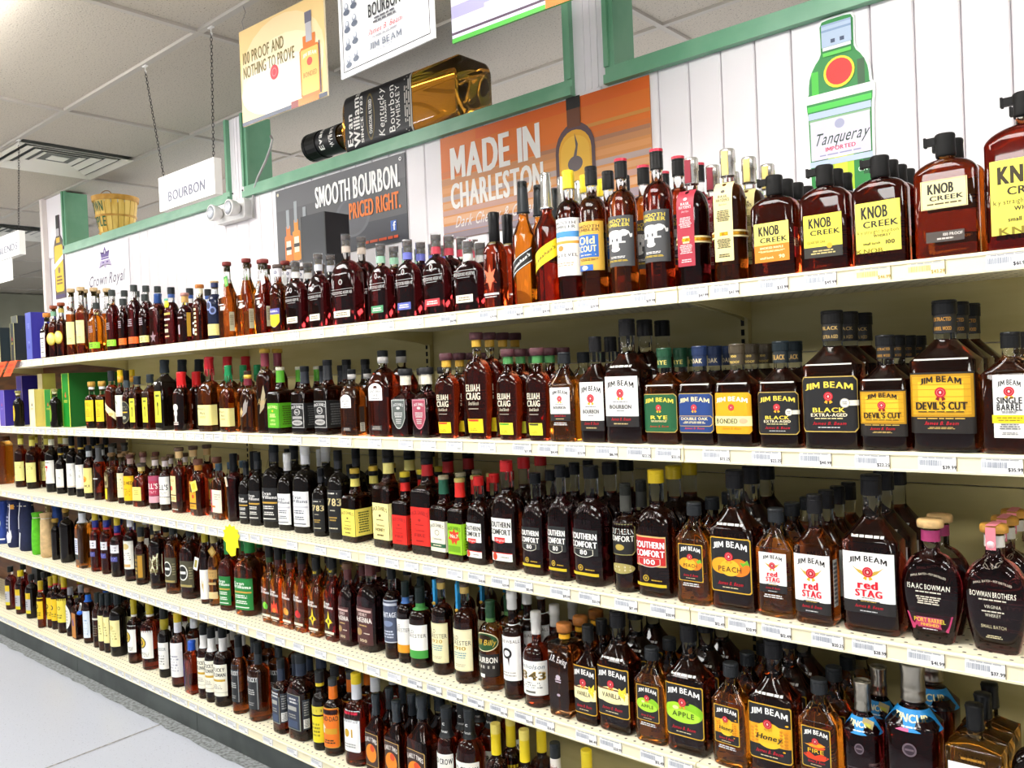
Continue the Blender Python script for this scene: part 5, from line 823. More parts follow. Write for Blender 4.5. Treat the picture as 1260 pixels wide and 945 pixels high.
B('sun_w', 'square golden whisky bottle with white label and black stopper', .096, .06, .256, 'q', 'gold', ('wax', '181818', .05, .0145), [(.052, .085, .095, [BG('f6f6f4'), T('SUNTORY', .80, .13, .62, '1c1c1e', x=-.12, bold=False), T('WHISKY', .62, .13, .56, '1c1c1e', x=-.15, bold=False), ('p', [(.26, .7), (.42, .86), (.46, .7), (.36, .58)], '2a3050'), T('TOKI', .3, .22, .5, 'b01c24')]), (.152, .05, .010, [L_(.5, .9, .9, 1, 'b88020')], 0, 'embossed_text')], sh=.68, nk=.74, nr=.0135, c=.12, fill=.735)
B('rye_end', 'dark shouldered bottle with olive label beside golden whisky', .085, .06, .262, 'r', 'blk', ('screw', '1c1c1c', .03, .016), [(.03, .085, .08, [BG('3a3a28')])], sh=.6, nk=.75, nr=.015, c=.5, fill=.78)
# --- bottom shelf
for k, d, h, capc in (('bo_a', 'dark red bottle with black cap and yellow-grey label', .262, '1c1f1e'), ('bo_b', 'dark red bottle with bright yellow cap', .258, 'f2d81a'), ('bo_c', 'near-black bottle with yellow-edged label beside black carton', .255, '2a2c2c')):
    B(k, d, .066, .066, h, 'r', 'wine' if k != 'bo_c' else 'blk', ('screw', capc, .034, .017), [(.03, .06, .12, [BG('b8b8c0'), R_(0, .85, 1, .3, 'd8b820'), R_(0, .08, 1, .16, 'd8c820'), L_(.45, .3, .6, 3, '6a6a78')], -.012)], sh=.64, nk=.78, nr=.0145, fill=.8)
carton('bo_box', 'black gift carton with orange flame print', .08, .08, .272, '2c2e2e', '4a4c4c', [BG('333636'), ('p', [(.0, .3), (.45, .2), (.45, .5), (.2, .62)], 'c8541e')], '1c1e1e')
for k, d, h, w_ in (('do_1', 'slim bottle with yellow label, smallest of yellow trio', .262, .044), ('do_2', 'slim bottle with yellow label, middle of yellow trio', .285, .050), ('do_3', 'bottle with yellow label and big round letter', .305, .056)):
    B(k, d, w_, w_, h, 'r', 'dk', ('foil', 'b8a01c', .05, .0135), [(.05, w_*1.1, .12, [BG('efc81a'), E_(-.1, .6, .4, .22, '2a2418'), E_(-.1, .6, .24, .13, 'efc81a'), L_(.25, .2, .6, 2, '6a5a10')])], sh=.58, nk=.72, nr=.0125, fill=.74, sleeve=(.008, 'c8201c', None, None))
B('do_4', 'large ribbed-shoulder bottle with yellow letter label', .078, .078, .321, 'r', 'dk', ('foil', 'c0a81c', .075, .0155), [(.06, .085, .13, [BG('f0dc4a'), E_(-.2, .62, .3, .24, '2a2418'), E_(-.2, .62, .16, .14, 'f0dc4a'), E_(.12, .6, .2, .16, '8a7a20'), E_(.12, .6, .12, .1, 'f0dc4a'), L_(.25, .2, .6, 2, '6a5a10')], -.01)], sh=.58, nk=.70, nr=.0145, fill=.74, sleeve=(.008, 'c8201c', None, None), rib=(.56, .66, 28))
B('wov', 'small bottle with white oval label', .054, .05, .262, 'r', 'wine', ('screw', '8a8a90', .04, .0145), [(.04, .05, .13, [E_(0, .5, 1, 1, 'e4e4dc'), L_(.5, .6, .5, 5, '8a8a80')], -.012)], sh=.6, nk=.76, nr=.013, fill=.78)
B('brl', 'flat-topped bottle with tan label and purple mark', .060, .055, .215, 's', 'dk', ('screw', '2a2420', .018, .017), [(.01, .060, .13, [BG('c07a2c'), ('p', [(-.3, .7), (.0, .8), (.2, .5), (-.05, .45)], '5a3a90')], -.006)], sh=.78, nk=.86, nr=.015, c=.3, fill=.84)
B('blr', 'bottle with blue neck ribbon and pale blue label', .058, .058, .286, 'r', 'dk', ('cork', '8a5a3a', .022, .0140), [(.03, .06, .14, [BG('dfeaf6'), L_(.4, .6, .7, 6, '6a9ac8'), E_(-.2, .9, .2, .08, 'c8203a')], -.006)], sh=.62, nk=.78, nr=.0135, fill=.8, sleeve=(.036, '1f6ad0', None, None, .012), extra=[hangtag('f0eee8', '3a3a3a', -.8, .74, w=.014, h=.05, rot=-.3), ('ribbon_bow', lambda mb, S: mb.lathe([(.002, -.012), (.012, -.006), (.014, 0), (.012, .006), (.002, .012)], ink('1f6ad8'), 10, c=(-.026, -.034, .56*S.H)))])
B('dkp', 'dark bottle with narrow brown neck beside blue ribbon bottle', .054, .054, .280, 'r', 'dk', ('screw', '2a302c', .05, .015), [(.04, .05, .12, [R_(0, .9, .8, .08, 'd8d0c0'), L_(.4, .5, .6, 5, '6a5a48')])], sh=.60, nk=.76, nr=.0135, fill=.78)
for k, d, h, w_ in (('cl_1', 'slim bottle with cream label, first of trio', .289, .050), ('cl_2', 'slim bottle with cream label, second of trio', .297, .052), ('cl_3', 'big bottle with cream label and maroon seal', .313, .080)):
    B(k, d, w_, w_, h, 'r', 'blk' if w_ > .07 else 'dk', ('screw', '22282a', .06, w_*.21 if w_ > .07 else .0145), [(.05, w_*1.0, .13, [BG('f1e8a4'), E_(-.1, .72, .6, .2, 'd8cc80'), L_(.45, .4, .7, 4, '9a9050')], -.008)], sh=.62, nk=.76, nr=w_*.19 if w_ > .07 else .013, fill=.8)
for k, d, h, w_ in (('yn_1', 'yellow-foil bottle with white label and yellow wheel, smaller', .307, .066), ('yn_2', 'yellow-foil bottle with white label and yellow wheel, larger', .330, .084)):
    B(k, d, w_, w_, h, 'r', 'dk' if w_ < .07 else 'red', ('foil', 'b8a41c', .075, w_*.205), [(.055, w_*1.0, .13, [BG('f4f2ea'), E_(-.12, .56, .62, .42, '2a2418'), E_(-.12, .56, .52, .35, 'd8b82a'), E_(-.12, .56, .3, .2, '2a2418'), E_(-.12, .56, .18, .12, 'd8a828'), L_(.14, .16, .7, 3, '8a8a80')], -.006)], sh=.56, nk=.69, nr=w_*.185, fill=.74, sleeve=(.010, 'efece4', None, None), rib=(.54, .66, 26))
B('oli', 'near-black bottle with olive foil neck and white label', .060, .060, .312, 'r', 'blk', ('cap2', '1d1f1e', .095, .0180, 'a8981c'), [(.04, .062, .12, [BG('f2f1ec'), T('WINDSOR', .76, .12, .7, '4a5a5a', bold=False), L_(.35, .4, .6, 4, '8a8a84')])], sh=.56, nk=.68, nr=.0150, fill=.8)
B('wcc', 'dark bottle with white label, white neck and yellow cap', .070, .070, .321, 'r', 'dk', ('screw', 'd0b41c', .04, .0165), [(.045, .072, .15, [BG('f2f1ee'), R_(-.3, .75, .2, .12, '8a5a6a'), L_(.4, .5, .6, 6, '9a9aa8')])], sh=.58, nk=.70, nr=.0150, fill=.76, sleeve=(.045, 'e6e8ee', None, None))
B('bwb', 'small square bottle with blue wax top and violet side label', .064, .05, .226, 's', 'red', ('wax', '1f52b8', .042, .015), [(.02, .02, .12, [BG('5a4ac8'), L_(.5, .8, .7, 5, '8a7ae0')], -.036)], sh=.74, nk=.82, nr=.0135, c=.2, fill=.82)
for k, d, h, w_ in (('kg_1', 'white-neck bottle with cream label and gold bar, smaller', .312, .060), ('kg_2', 'white-neck bottle with cream label and gold bar, mid size', .310, .062), ('kg_3', 'white-neck bottle with cream label and gold bar, larger', .322, .082)):
    B(k, d, w_, w_, h, 'r', 'dk', ('screw', '1c1d1d', .045, .0170), [(.045, w_*1.0, .13, [BG('f4f0dc'), T('KENTUCKY', .84, .12, .8, '1f1f1c'), T('GENTLEMAN', .68, .12, .86, '1f1f1c'), R_(.12, .50, .6, .07, 'c8a028'), E_(-.35, .50, .08, .05, 'a02a1c'), L_(.3, .16, .6, 3, 'a8a498'), R_(0, .12, 1, .01, '8a8a80')], -.004)], sh=.56, nk=.69, nr=.0150, fill=.74, sleeve=(.055, 'eae8e4', None, None))
for k, d, h, w_ in (('tr_1', 'amber bottle with tall black label, smaller', .310, .064), ('tr_2', 'amber bottle with tall black label, larger', .302, .086)):
    B(k, d, w_, w_, h, 'r', 'amb', ('screw', '1d2122', .045, .0150), [(.05, w_*.86, .15, [BG('26282a'), R_(.44, .5, .04, 1, '9a9a98'), T('KENTUCKY', .78, .12, .86, 'e4e4e0'), R_(-.3, .62, .2, .06, 'b8402a'), L_(.45, .16, .6, 3, 'b8b8b4'), L_(.14, .1, .5, 2, '9a9a96')], -.006)], sh=.60, nk=.72, nr=.0138, fill=.76, sleeve=(.04, '2e3438', None, None))
for k, d, h, w_ in (('bv_1', 'dark bottle with navy and grey label, smaller', .276, .074), ('bv_2', 'dark jug with navy and grey label and barcode', .312, .106)):
    B(k, d, w_, w_*.8, h, 'r', 'dk', ('screw', '2a2e30', .035, w_*.2), [(.04, w_*.8, .13, [BG('8a8a78'), R_(0, .5, .9, .96, '2c3448'), L_(.82, .18, .85, 2, 'd0d0cc'), R_(0, .60, .6, .12, 'a8a8a0'), L_(.38, .14, .6, 2, '9a9a90'), R_(0, .16, .7, .2, '3a4a68')], -.006), (.045, .03, .11, [BG('2c3038'), L_(.7, .5, .8, 6, '9a9a98'), R_(0, .2, .8, .3, 'e8e8e4'), ('l', 0, .2, .7, .26, 7, '2a2a2a')], w_*.56, 'side_label')], sh=.56, nk=.70, nr=w_*.18, c=.6, fill=.74, sleeve=(.045, '2a3448', None, None))
B('myr', 'black bottle with yellow label and yellow neck band', .062, .062, .280, 'r', 'blk', ('screw', '2a2c2e', .042, .0165), [(.03, .064, .13, [R_(0, .36, 1, .72, 'e8d81e'), R_(0, .88, 1, .22, 'd8c83a'), L_(.88, .12, .8, 1, '3a3414'), L_(.35, .4, .6, 4, '8a8014')], -.004)], sh=.58, nk=.72, nr=.0145, fill=.78, sleeve=(.012, 'd8c020', None, None))
B('ogd', 'bottle with bright orange label and orange neck', .074, .074, .266, 'r', 'dk', ('screw', '3a3f42', .026, .0160), [(.03, .08, .14, [('o', 0, .5, 1, 1, 'c89a3a', .1), ('o', 0, .5, .95, .97, 'ef7a18', .1), T('OLD', .88, .07, .3, '3a2410', x=-.2), T('GRAND-DAD', .74, .12, .9, '3a2410', bold=True), E_(-.2, .46, .36, .22, 'e8dcc0'), R_(.15, .42, .5, .14, 'd8a020'), L_(.16, .12, .7, 2, '3a2410')], -.004)], sh=.58, nk=.72, nr=.0150, fill=.78, sleeve=(.045, 'e8761a', None, None))
B('clk', 'bottle with white label, white neck and bright yellow cap', .086, .078, .309, 'r', 'red', ('screw', 'f0d21a', .036, .0180), [(.05, .08, .14, [('o', 0, .5, 1, 1, 'f2f2f0', .08), R_(0, .94, .8, .06, 'c8203a'), T('Canadian Ltd', .78, .12, .8, '6a6a70', sh=.3, bold=False), E_(-.15, .45, .26, .2, 'c8a020'), R_(.12, .45, .08, .2, 'c8a020'), L_(.15, .12, .6, 2, 'a8a8a4')], -.006)], sh=.54, nk=.70, nr=.0165, c=.7, fill=.74, sleeve=(.052, 'e2e4e8', None, None), rib=(.54, .66, 24))
for k, d, h, w_ in (('jt_1', 'triangular-shouldered bottle with dark orange-fruit label, first', .266, .068), ('jt_2', 'triangular-shouldered bottle with dark orange-fruit label, second', .268, .074), ('jt_3', 'big triangular-shouldered bottle with spiral foil neck', .303, .092)):
    B(k, d, w_, w_*.8, h, 's', 'dk', ('foil', '2c3338', .07, w_*.2), [(.03, w_*.95, .11, [('o', 0, .5, 1, 1, 'c8a058', .08), ('o', 0, .5, .94, .96, '3a2620', .08), T('EARLY TIMES', .80, .14, .86, 'efe8e0', arc=.05), E_(0, .40, .8, .56, 'ee8a1c'), E_(.1, .56, .34, .22, 'd84a1a')])], sh=.56, nk=.72, nr=w_*.185, c=.3, fill=.72)
for k, d, h, w_ in (('oc_1', 'black-neck bottle with white crow emblem, smaller', .296, .066), ('oc_2', 'black-neck bottle with white crow emblem, larger', .310, .090)):
    B(k, d, w_, w_, h, 'r', 'red', ('screw', '33373a', .032, .0175), [(.05, w_*1.0, .11, [BG('f0eee4'), T('OLD CROW', .8, .16, .92, '1e1d1b'), L_(.4, .3, .6, 3, '8a8a84')])], sh=.56, nk=.72, nr=.0155, fill=.76, sleeve=(.058, '1f2122', 'c|CROW', 'f0f0ec'))
for k, d, h, w_ in (('yt_1', 'bottle with yellow cone neck and pale cap, shorter', .296, .062), ('yt_2', 'bottle with tall yellow cone neck and pale cap, taller', .307, .070), ('yt_3', 'bottle with bright yellow cap standing alone', .309, .056)):
    B(k, d, w_, w_, h, 'r', 'dk', ('screw', 'f0dc6a' if k != 'yt_3' else 'f2d81a', .028, .0150), [(.05, w_, .11, [BG('f2d21a'), L_(.5, .6, .7, 4, '6a5a10')])], sh=.52, nk=.66, nr=.0138, fill=.76, sleeve=(.062, 'f0d418', None, None), rib=(.50, .62, 20))
B('bks', 'slim bottle with black cap and white script neck', .052, .052, .301, 'r', 'dk', ('screw', '2a2e30', .04, .0150), [(.05, .05, .11, [BG('e8e2d0'), L_(.5, .6, .7, 4, '8a7a60')])], sh=.58, nk=.70, nr=.0138, fill=.78, sleeve=(.05, 'ece6da', 'Ancient', 'a0402a'))
# ------------------------------------------------------------------ what stands on each shelf: (design, photo column of its foot, rows deep)
LAY = {
1: [('ct_a', 9, 1), ('ct_b', 27, 1, -.005), ('ct_big', 35.5, 1, .10), ('ct_blue', 47.5, 1), ('sq_w', 60, 2), ('lem_1', 68.5, 2), ('lem_2', 78, 2), ('pl_1', 91, 3), ('pl_2', 103, 3), ('bu_1', 121, 2), ('bu_2', 141, 3), ('bu_3', 154, 2), ('bu_4', 168, 3), ('bu_5', 181, 3), ('bluewax', 197, 2), ('circ', 213.5, 3), ('pink', 230, 3), ('stripe', 248.5, 3), ('pat', 267, 2), ('an_1', 283, 3), ('an_2', 307, 2), ('an_3', 328.5, 2), ('russ', 345, 3), ('wf_1', 367, 3), ('wf_2', 395, 3), ('wf_3', 430, 2), ('wf_g', 472, 4), ('wf_b', 505, 4), ('wf_r', 540, 4), ('wf_7', 579, 3), ('xo', 612, 2), ('str_b', 648.5, 3), ('str_y', 679.5, 3), ('sa_w', 704, 3), ('scout', 732, 3), ('sa_a', 770, 4), ('sa_b', 814, 4), ('bh_red', 856, 3), ('bh', 901, 4), ('kc_maple', 957, 5), ('kc_quarter', 1019, 3), ('kc_100', 1087, 4), ('kc_single', 1168, 2), ('kc_175', 1266, 2)],
2: [('ct_w', 1, 1), ('ct_p', 12, 1), ('dk_y', 24, 1, -.012), ('ct_pt', 37, 1, .10), ('ct_c', 48, 1, .01), ('ct_ct', 60, 1, .10), ('ct_g', 70, 1, .035), ('dk_g', 85, 1, -.012), ('ct_gt', 100.5, 1, .045), ('yl_a', 115, 2), ('yl_b', 128, 2), ('sash', 140, 2), ('whl', 151, 2), ('bkl', 158.5, 2), ('sp_1', 171.5, 2), ('sp_2', 187.5, 2), ('sp_3', 206, 3), ('rw', 226, 3), ('mm_b', 261, 3), ('mm_g', 284, 3), ('ae_s', 308, 3), ('ae_b', 330, 2), ('jd_ap', 348, 3), ('jd_a', 378, 3), ('jd_b', 406.5, 3), ('gj_s', 436, 3), ('gj_b', 475, 2), ('js_g', 502, 2), ('js_r', 528, 2), ('ec_1', 553, 4), ('ec_2', 591, 4), ('ec_3', 629, 4), ('ec_4', 665, 3), ('jb_trav', 698, 4), ('jb_750', 737, 3), ('jb_175', 779, 3), ('jb_rye', 820, 4), ('jb_oak', 864, 3), ('jb_bond', 911, 4), ('jb_blk', 965, 2), ('jb_blk175', 1031, 3), ('jb_dev', 1092, 4), ('jb_dev175', 1168, 4), ('jb_single', 1248, 2)],
3: [('jar', 6, 1), ('yc_1', 28, 2), ('yc_2', 42, 3), ('seven', 66, 3), ('bw_1', 77, 2), ('bw_2', 91, 3), ('bw_3', 102, 3), ('sun', 112, 3), ('diam', 124, 3), ('badge', 140, 2), ('vl', 152, 3), ('ybig', 162.5, 3), ('blan', 176, 3), ('bell_r', 193.5, 3), ('bell_w', 206, 3), ('four', 223.5, 4), ('ytag', 246.5, 4), ('pw', 272, 4), ('bwx', 290.5, 3), ('ew_1', 305.5, 3), ('ew_2', 320, 3), ('ew_3', 341, 3), ('eww_1', 357, 3), ('eww_2', 379.5, 3), ('x83_s', 398, 3), ('x83_b', 420, 3), ('jh_s', 440, 3), ('jh_b', 482, 3), ('jf_s', 502, 3), ('jf_b', 530, 3), ('jr', 549.5, 3), ('ja', 569.5, 3), ('sc_ws', 593, 3), ('sc_wb', 628, 3), ('sc_ks', 663, 3), ('sc_km', 694.5, 3), ('sc_kb', 732.5, 3), ('sc_o', 774, 3), ('sc_r', 812.5, 3), ('pe_s', 858.5, 4), ('pe_b', 912, 3), ('st_s', 957, 4), ('st_750', 1007.5, 5), ('st_175', 1085, 3), ('bow_p', 1143.5, 2), ('bow_b', 1227, 4)],
4: [('dg_1', 70, 2), ('dg_2', 84, 3), ('cut', 104, 2), ('bn_1', 120, 3), ('bn_2', 133.5, 3), ('bn_3', 147, 3), ('fl', 163.5, 3), ('dgl', 176, 3), ('torn', 196.5, 3), ('cr_1', 216.5, 3), ('cr_2', 237.5, 3), ('wtag', 255.5, 2), ('goldl', 266.5, 2), ('ewg_s', 283.5, 3), ('ewg_b', 310.5, 2), ('ef_1', 335, 3), ('ef_2', 346, 3), ('ef_3', 360.5, 3), ('ef_4', 375, 3), ('ef_5', 393, 3), ('ef_6', 413, 3), ('si_s', 431.5, 3), ('si_b', 460, 2), ('her', 488.5, 3), ('of_1', 501, 3), ('of_2', 519, 3), ('of_3', 547, 3), ('of_4', 576, 3), ('reb', 607, 3), ('scr', 634.5, 3), ('n43', 663.5, 4), ('jre', 698.5, 3), ('va_s', 728, 3), ('va_b', 765, 3), ('ap_s', 806, 4), ('ap_b', 852.5, 3), ('ho_s', 904, 4), ('ho_b', 956.5, 3), ('fi_s', 1012.5, 4), ('tin_s', 1066, 2), ('tin_b', 1129, 3), ('sun_w', 1204.5, 3), ('rye_end', 1283, 2)],
5: [('bo_a', 15, 2), ('bo_b', 27.5, 1), ('bo_c', 40.5, 2), ('bo_box', 53, 1, .12), ('do_1', 56.5, 1, -.03), ('do_2', 62, 2), ('do_3', 69.5, 2), ('do_4', 81.5, 2), ('wov', 89, 2), ('brl', 98, 2), ('blr', 111, 2), ('dkp', 122.5, 3), ('cl_1', 129, 3), ('cl_2', 135.5, 3), ('cl_3', 147.5, 3), ('yn_1', 167.5, 3), ('yn_2', 187.5, 3), ('oli', 205, 3), ('wcc', 222, 3), ('bwb', 238.5, 2), ('kg_1', 254, 3), ('kg_2', 264, 3), ('kg_3', 277, 3), ('tr_1', 297, 3), ('tr_2', 321, 3), ('bv_1', 349, 3), ('bv_2', 374, 3), ('myr', 397, 3), ('ogd', 413, 3), ('clk', 442.5, 3), ('jt_1', 466, 3), ('jt_2', 491.5, 3), ('jt_3', 523.5, 3), ('oc_1', 553.5, 3), ('oc_2', 582, 3), ('yt_1', 614.5, 2), ('yt_2', 650, 2), ('bks', 688, 1), ('yt_3', 727, 1)]}
SB = {1: lambda p: .020, 2: lambda p: .020, 3: lambda p: .09 if p < 300 else max(.022, .09-.068*(p-300)/500), 4: lambda p: .06 if p < 480 else max(.018, .06-.042*(p-480)/200), 5: lambda p: .055 if p < 220 else .028}
NTH = ['front', 'second', 'third', 'fourth', 'fifth', 'sixth']
def place(key, x, y, z, rz, label, group):
    d = DES[key]; t = empty(d['name'], (x, y, z)); t.rotation_euler = (0, 0, rz)
    for nm, me in d['parts']: put(nm, me, t)
    tag(t, label, d['cat'], group); return t
HID = {'sq_w': (1,), 'lem_2': (1,), 'bu_3': (1,), 'bu_5': (1, 2), 'bluewax': (1,), 'pink': (1, 2), 'stripe': (1, 2), 'pat': (1,), 'wf_2': (2,), 'wf_7': (2,), 'kc_maple': (4,), 'yl_a': (1,), 'yl_b': (1,), 'bkl': (1,), 'sp_1': (1,), 'sp_2': (1,), 'rw': (2,), 'ae_s': (1, 2), 'gj_s': (2,), 'jb_rye': (3,), 'jb_bond': (3,), 'seven': (2,), 'bw_1': (1,), 'blan': (1, 2), 'bell_w': (1, 2), 'ew_1': (2,), 'ew_2': (1,), 'eww_1': (1,), 'x83_s': (1,), 'sc_o': (2,), 'dg_1': (1,), 'bn_2': (2,), 'bn_3': (2,), 'of_2': (2,), 'ap_s': (3,), 'rye_end': (1,), 'bo_b': (1,), 'do_3': (1,), 'brl': (1,), 'dkp': (1, 2), 'wcc': (2,), 'bwb': (1,), 'kg_2': (2,)}   # rows wholly hidden behind their neighbours
FRONTS = {q: [] for q in LAY}; rj = random.Random(11); NB = 0
for s, items in LAY.items():
    z = SHZ[s]; ent = []
    for it in items:
        key, px, rows = it[:3]; d = DES[key]; sb = SB[s](px)+(it[3] if len(it) > 3 else 0)+rj.uniform(-.004, .006)
        y = FR+sb+d['D']/2; ent.append([x_at(px, y, z), y, key, rows])
    for _ in range(60):                          # nudge neighbours apart so that none interpenetrate
        for a, b in zip(ent[:-1], ent[1:]):
            da, db = DES[a[2]], DES[b[2]]
            if abs(a[1]-b[1]) > (da['D']+db['D'])/2+.004: continue
            ov = (da['W']+db['W'])/2+.003-(b[0]-a[0])
            if ov > 0: a[0] -= ov/2; b[0] += ov/2
    for k, (x, y, key, rows) in enumerate(ent):
        FRONTS[s].append((x, DES[key]['desc'])); d = DES[key]; yy = y; carton_ = 'carton' in d['name']
        for r in range(rows):
            if yy+d['D']/2 > BK-.034: break
            if r in HID.get(key, ()): yy += d['D']+.006; continue
            rz = (rj.uniform(-.05, .05)+(.24*min(1, -x/3) if d['D']/d['W'] > .9 and d['name'] == 'whiskey_bottle' else 0)) if not carton_ else rj.uniform(-.02, .02)
            lab = d['desc']+(' on the %s shelf' % ORD[s] if r == 0 else ', %s in row, %s shelf' % (NTH[r], ORD[s]))
            place(key, x+(0 if r == 0 else rj.uniform(-.001, .001)), yy, z+.0005, rz, lab, ('row of '+d['desc']) if rows > 1 else None); NB += 1
            yy += d['D']+.004+rj.uniform(0, .004)+d.get('pad', 0)
print('bottles', NB)
# ---- price tags in the rails
PR = {1: [(300, ''), (331, ''), (362, ''), (392, ''), (420, ''), (445, ''), (477, ''), (513, ''), (552, '$51.99'), (601, '$79.99'), (633, '$63.99'), (665, '$59.99'), (693, '$60.00'), (724, '$39.99'), (792, '$39.99'), (856, '$47.99'), (893, '$47.99'), (952, '$33.99'), (1010, '$49.99'), (1075, '$46.99'), (1140, '$43.29'), (1240, '$61.99')],
      2: [(300, ''), (330, ''), (365, ''), (400, ''), (425, ''), (462, ''), (500, ''), (528, ''), (560, ''), (600, ''), (643, '$27.99'), (675, '$14.49'), (708, '$23.99'), (747, '$16.99'), (787, '$22.25'), (826, '$23.25'), (882, '$22.25'), (944, '$22.25'), (1004, '$40.99'), (1074, '$22.25'), (1154, '$39.99'), (1234, '$35.99')],
      3: [(330, ''), (360, ''), (395, ''), (425, ''), (458, ''), (483, ''), (507, ''), (530, ''), (560, ''), (587, '$20.99'), (616, '$20.99'), (645, '$13.99'), (690, '$19.99'), (726, '$25.99'), (771, '$17.49'), (816, '$28.99'), (876, '$12.49'), (914, '$20.99'), (956, '$12.49'), (1019, '$20.25'), (1070, '$28.99'), (1140, '$41.99'), (1213, '$37.99')],
      4: [(300, ''), (322, ''), (345, ''), (368, ''), (395, ''), (422, ''), (460, ''), (486, ''), (511, '$21.99'), (535, '$20.99'), (560, '$51.99'), (586, '$19.99'), (614, '$27.99'), (645, '$21.99'), (671, '$26.45'), (722, '$16.49'), (752, '$28.99'), (803, '$12.49'), (838, '$28.99')],
      5: [(300, ''), (330, ''), (360, ''), (390, '')]}
tagm = {}
for _p, _d in ((5, 'royal blue cloth bag with white emblem'), (20, 'navy cloth bag with white splash'), (35, 'dark navy bag with curved stripes'), (48, 'lime green drawstring pouch'), (59, 'tan drawstring pouch')): FRONTS[4].append((x_at(_p, FR+.09, SHZ[4]), _d))
def tag_mesh(price, tint, seed):
    k = (price, tint, seed)
    if k in tagm: return tagm[k]
    w_, h_ = (.068, .0285) if price else (.068, .0285); mb = MB(); mb.box(-w_/2, w_/2, -.0008, 0, 0, h_, ink('f4f3f0' if not tint else 'f4ecc4')); rnd = random.Random(seed); e = []
    x = -.46
    while x < .12 if price else x < .2:
        d = rnd.choice((.008, .012, .018)); e.append(R_(x, .52, d, .38, '9aa0ac' if price and not tint else ('c4c8d0' if not tint else 'd8c070'))); x += d+rnd.choice((.010, .016))
    e.append(L_(.86, .14, .8, 1, 'b8b8b8')); e.append(R_(.488, .5, .024, 1, '7d6f45')); e.append(R_(0, .985, 1, .03, 'b8ac80'))  # dark right-edge strip: shadowed gap between tags, painted onto the card
    e.append(T(price, .26, .24, .34, '33333a' if not tint else 'b89a40', x=.30) if price else L_(.25, .2, .26, 1, '9a9a9a', x=.28))
    art(mb, e, w_, h_, lambda U, V, L: np.stack([U, 0*U-.0011-.00002*L, V], 1), False)
    tagm[k] = mb.mesh('price_tag'); return tagm[k]
for s in PR:
    z = SHZ[s]-.0325; xs = [(x_at(p, FR-.006, z), pr) for p, pr in PR[s]]; x = xs[0][0]-.085
    while x > -5.78: xs.append((x, '')); x -= rj.choice((.072, .074, .078, .094))
    xs.sort(); last = -99
    for n, (x, pr) in enumerate(xs):
        wd = .0705
        near = min(((abs(x-q), q) for q in SEAMS))
        if near[0] < wd/2+.004: x = near[1]+(wd/2+.006)*(1 if x > near[1] else -1)
        if x-wd/2 < last: x = last+wd/2+.001
        last = x+wd/2
        o = put('price_tag', tag_mesh(pr, s == 1 and pr in ('$46.99', '$43.29'), n % 4), None, (x, FR-.0060, z+.001)); 
        o.rotation_euler = (0, 0, 0)
        ab = min(FRONTS[s], key=lambda q: abs(q[0]-x))[1]; nw = len(ab.split())
        tag(o, (pr+' price tag below '+' '.join(ab.split()[:12])) if pr else (('small white price tag below the ' if nw < 11 else 'price tag below ')+' '.join(ab.split()[:13])), 'price tag', 'price tags on the %s rail' % ORD[s])
for o in [o for o in COL.objects if o.name.startswith('kick_plate')]:
    o['label'] = 'charcoal kick plate under the '+min(FRONTS[5], key=lambda q: abs(q[0]-o.location.x))[1] if -6 < o.location.x < -1 else 'charcoal kick plate past the ends of the bottle rows'
# ------------------------------------------------------------------ signs, posters and display pieces
def board(name, x0, x1, z0, z1, y, els, label, cat, th=.004, back='f0eee8', rz=0, group=None, edge=None):
    cx = (x0+x1)/2; w_, h_ = x1-x0, z1-z0; t = empty(name, (cx, y, z0)); t.rotation_euler = (0, 0, rz)
    MB().box(-w_/2, w_/2, 0, th, 0, h_, ink(edge or back)).build('panel', t)
    mb = MB(); art(mb, els, w_, h_, lambda U, V, L: np.stack([U, 0*U-.0004-.00012*L, V], 1), False); mb.build('printed_face', t)
    tag(t, label, cat, group); return t, w_, h_
def chain(name, p, q, par, r=.0009):
    a = Vector(p); b = Vector(q); d = b-a; n = int(d.length/.0125); mb = MB(); m = pm('dark_chain', lin('3a3434'), .35, .8)
    t = d.normalized(); s = t.orthogonal().normalized(); u = t.cross(s)
    for i in range(n):
        c = a+d*((i+.5)/n); e = s if i % 2 else u; pts = []
        for k in range(9):
            g_ = 2*math.pi*k/8; pts.append(c+t*(.0085*math.cos(g_))+e*(.0042*math.sin(g_)))
        mb.tube(pts, .0011, m, 4)
    return mb.build(name, par)
def clip(p, par):
    mb = MB().box(p[0]-.014, p[0]+.014, p[1]-.006, p[1]+.006, p[2]-.004, p[2], M_WMET); mb.tube([(p[0], p[1], p[2]-.002), (p[0], p[1], p[2]-.022), (p[0]+.004, p[1], p[2]-.030), (p[0]+.008, p[1], p[2]-.022)], .0022, M_WMET, 6)
    return mb.build('ceiling_clip', par)
HY = 1.615
# hanging department signs
t, w_, h_ = board('hanging_sign', -3.232, -2.809, 2.147, 2.280, HY, [BG('fbfaf8'), ('b', .035, .006, 'efe6d4'), T('BOURBON', .36, .30, .66, '5a5a68', heavy=1), E_(0, .72, .035, .10, 'c8ccd4'), R_(0, .64, .05, .03, 'c8ccd4')], 'white bourbon department sign hanging on dark chains', 'hanging sign', .03)
for a, b in (((-3.211, 2.281), (-3.300, 2.72)), ((-2.831, 2.281), (-2.787, 2.72))):
    o = (t.location.x, HY, 2.147); chain('chain', (a[0]-o[0], .012, a[1]-o[2]), (b[0]-o[0], .0, b[1]-o[2]), t); clip((b[0]-o[0], 0, CEIL-o[2]), t)
t, w_, h_ = board('hanging_sign', -5.180, -4.757, 2.170, 2.294, HY, [BG('fbfaf8'), T('BLENDS', .40, .30, .66, '5a5a68', x=.10, heavy=1), L_(.78, .06, .12, 1, 'c8ccd4', x=.05)], 'white blends department sign with list panel below it', 'hanging sign', .03)
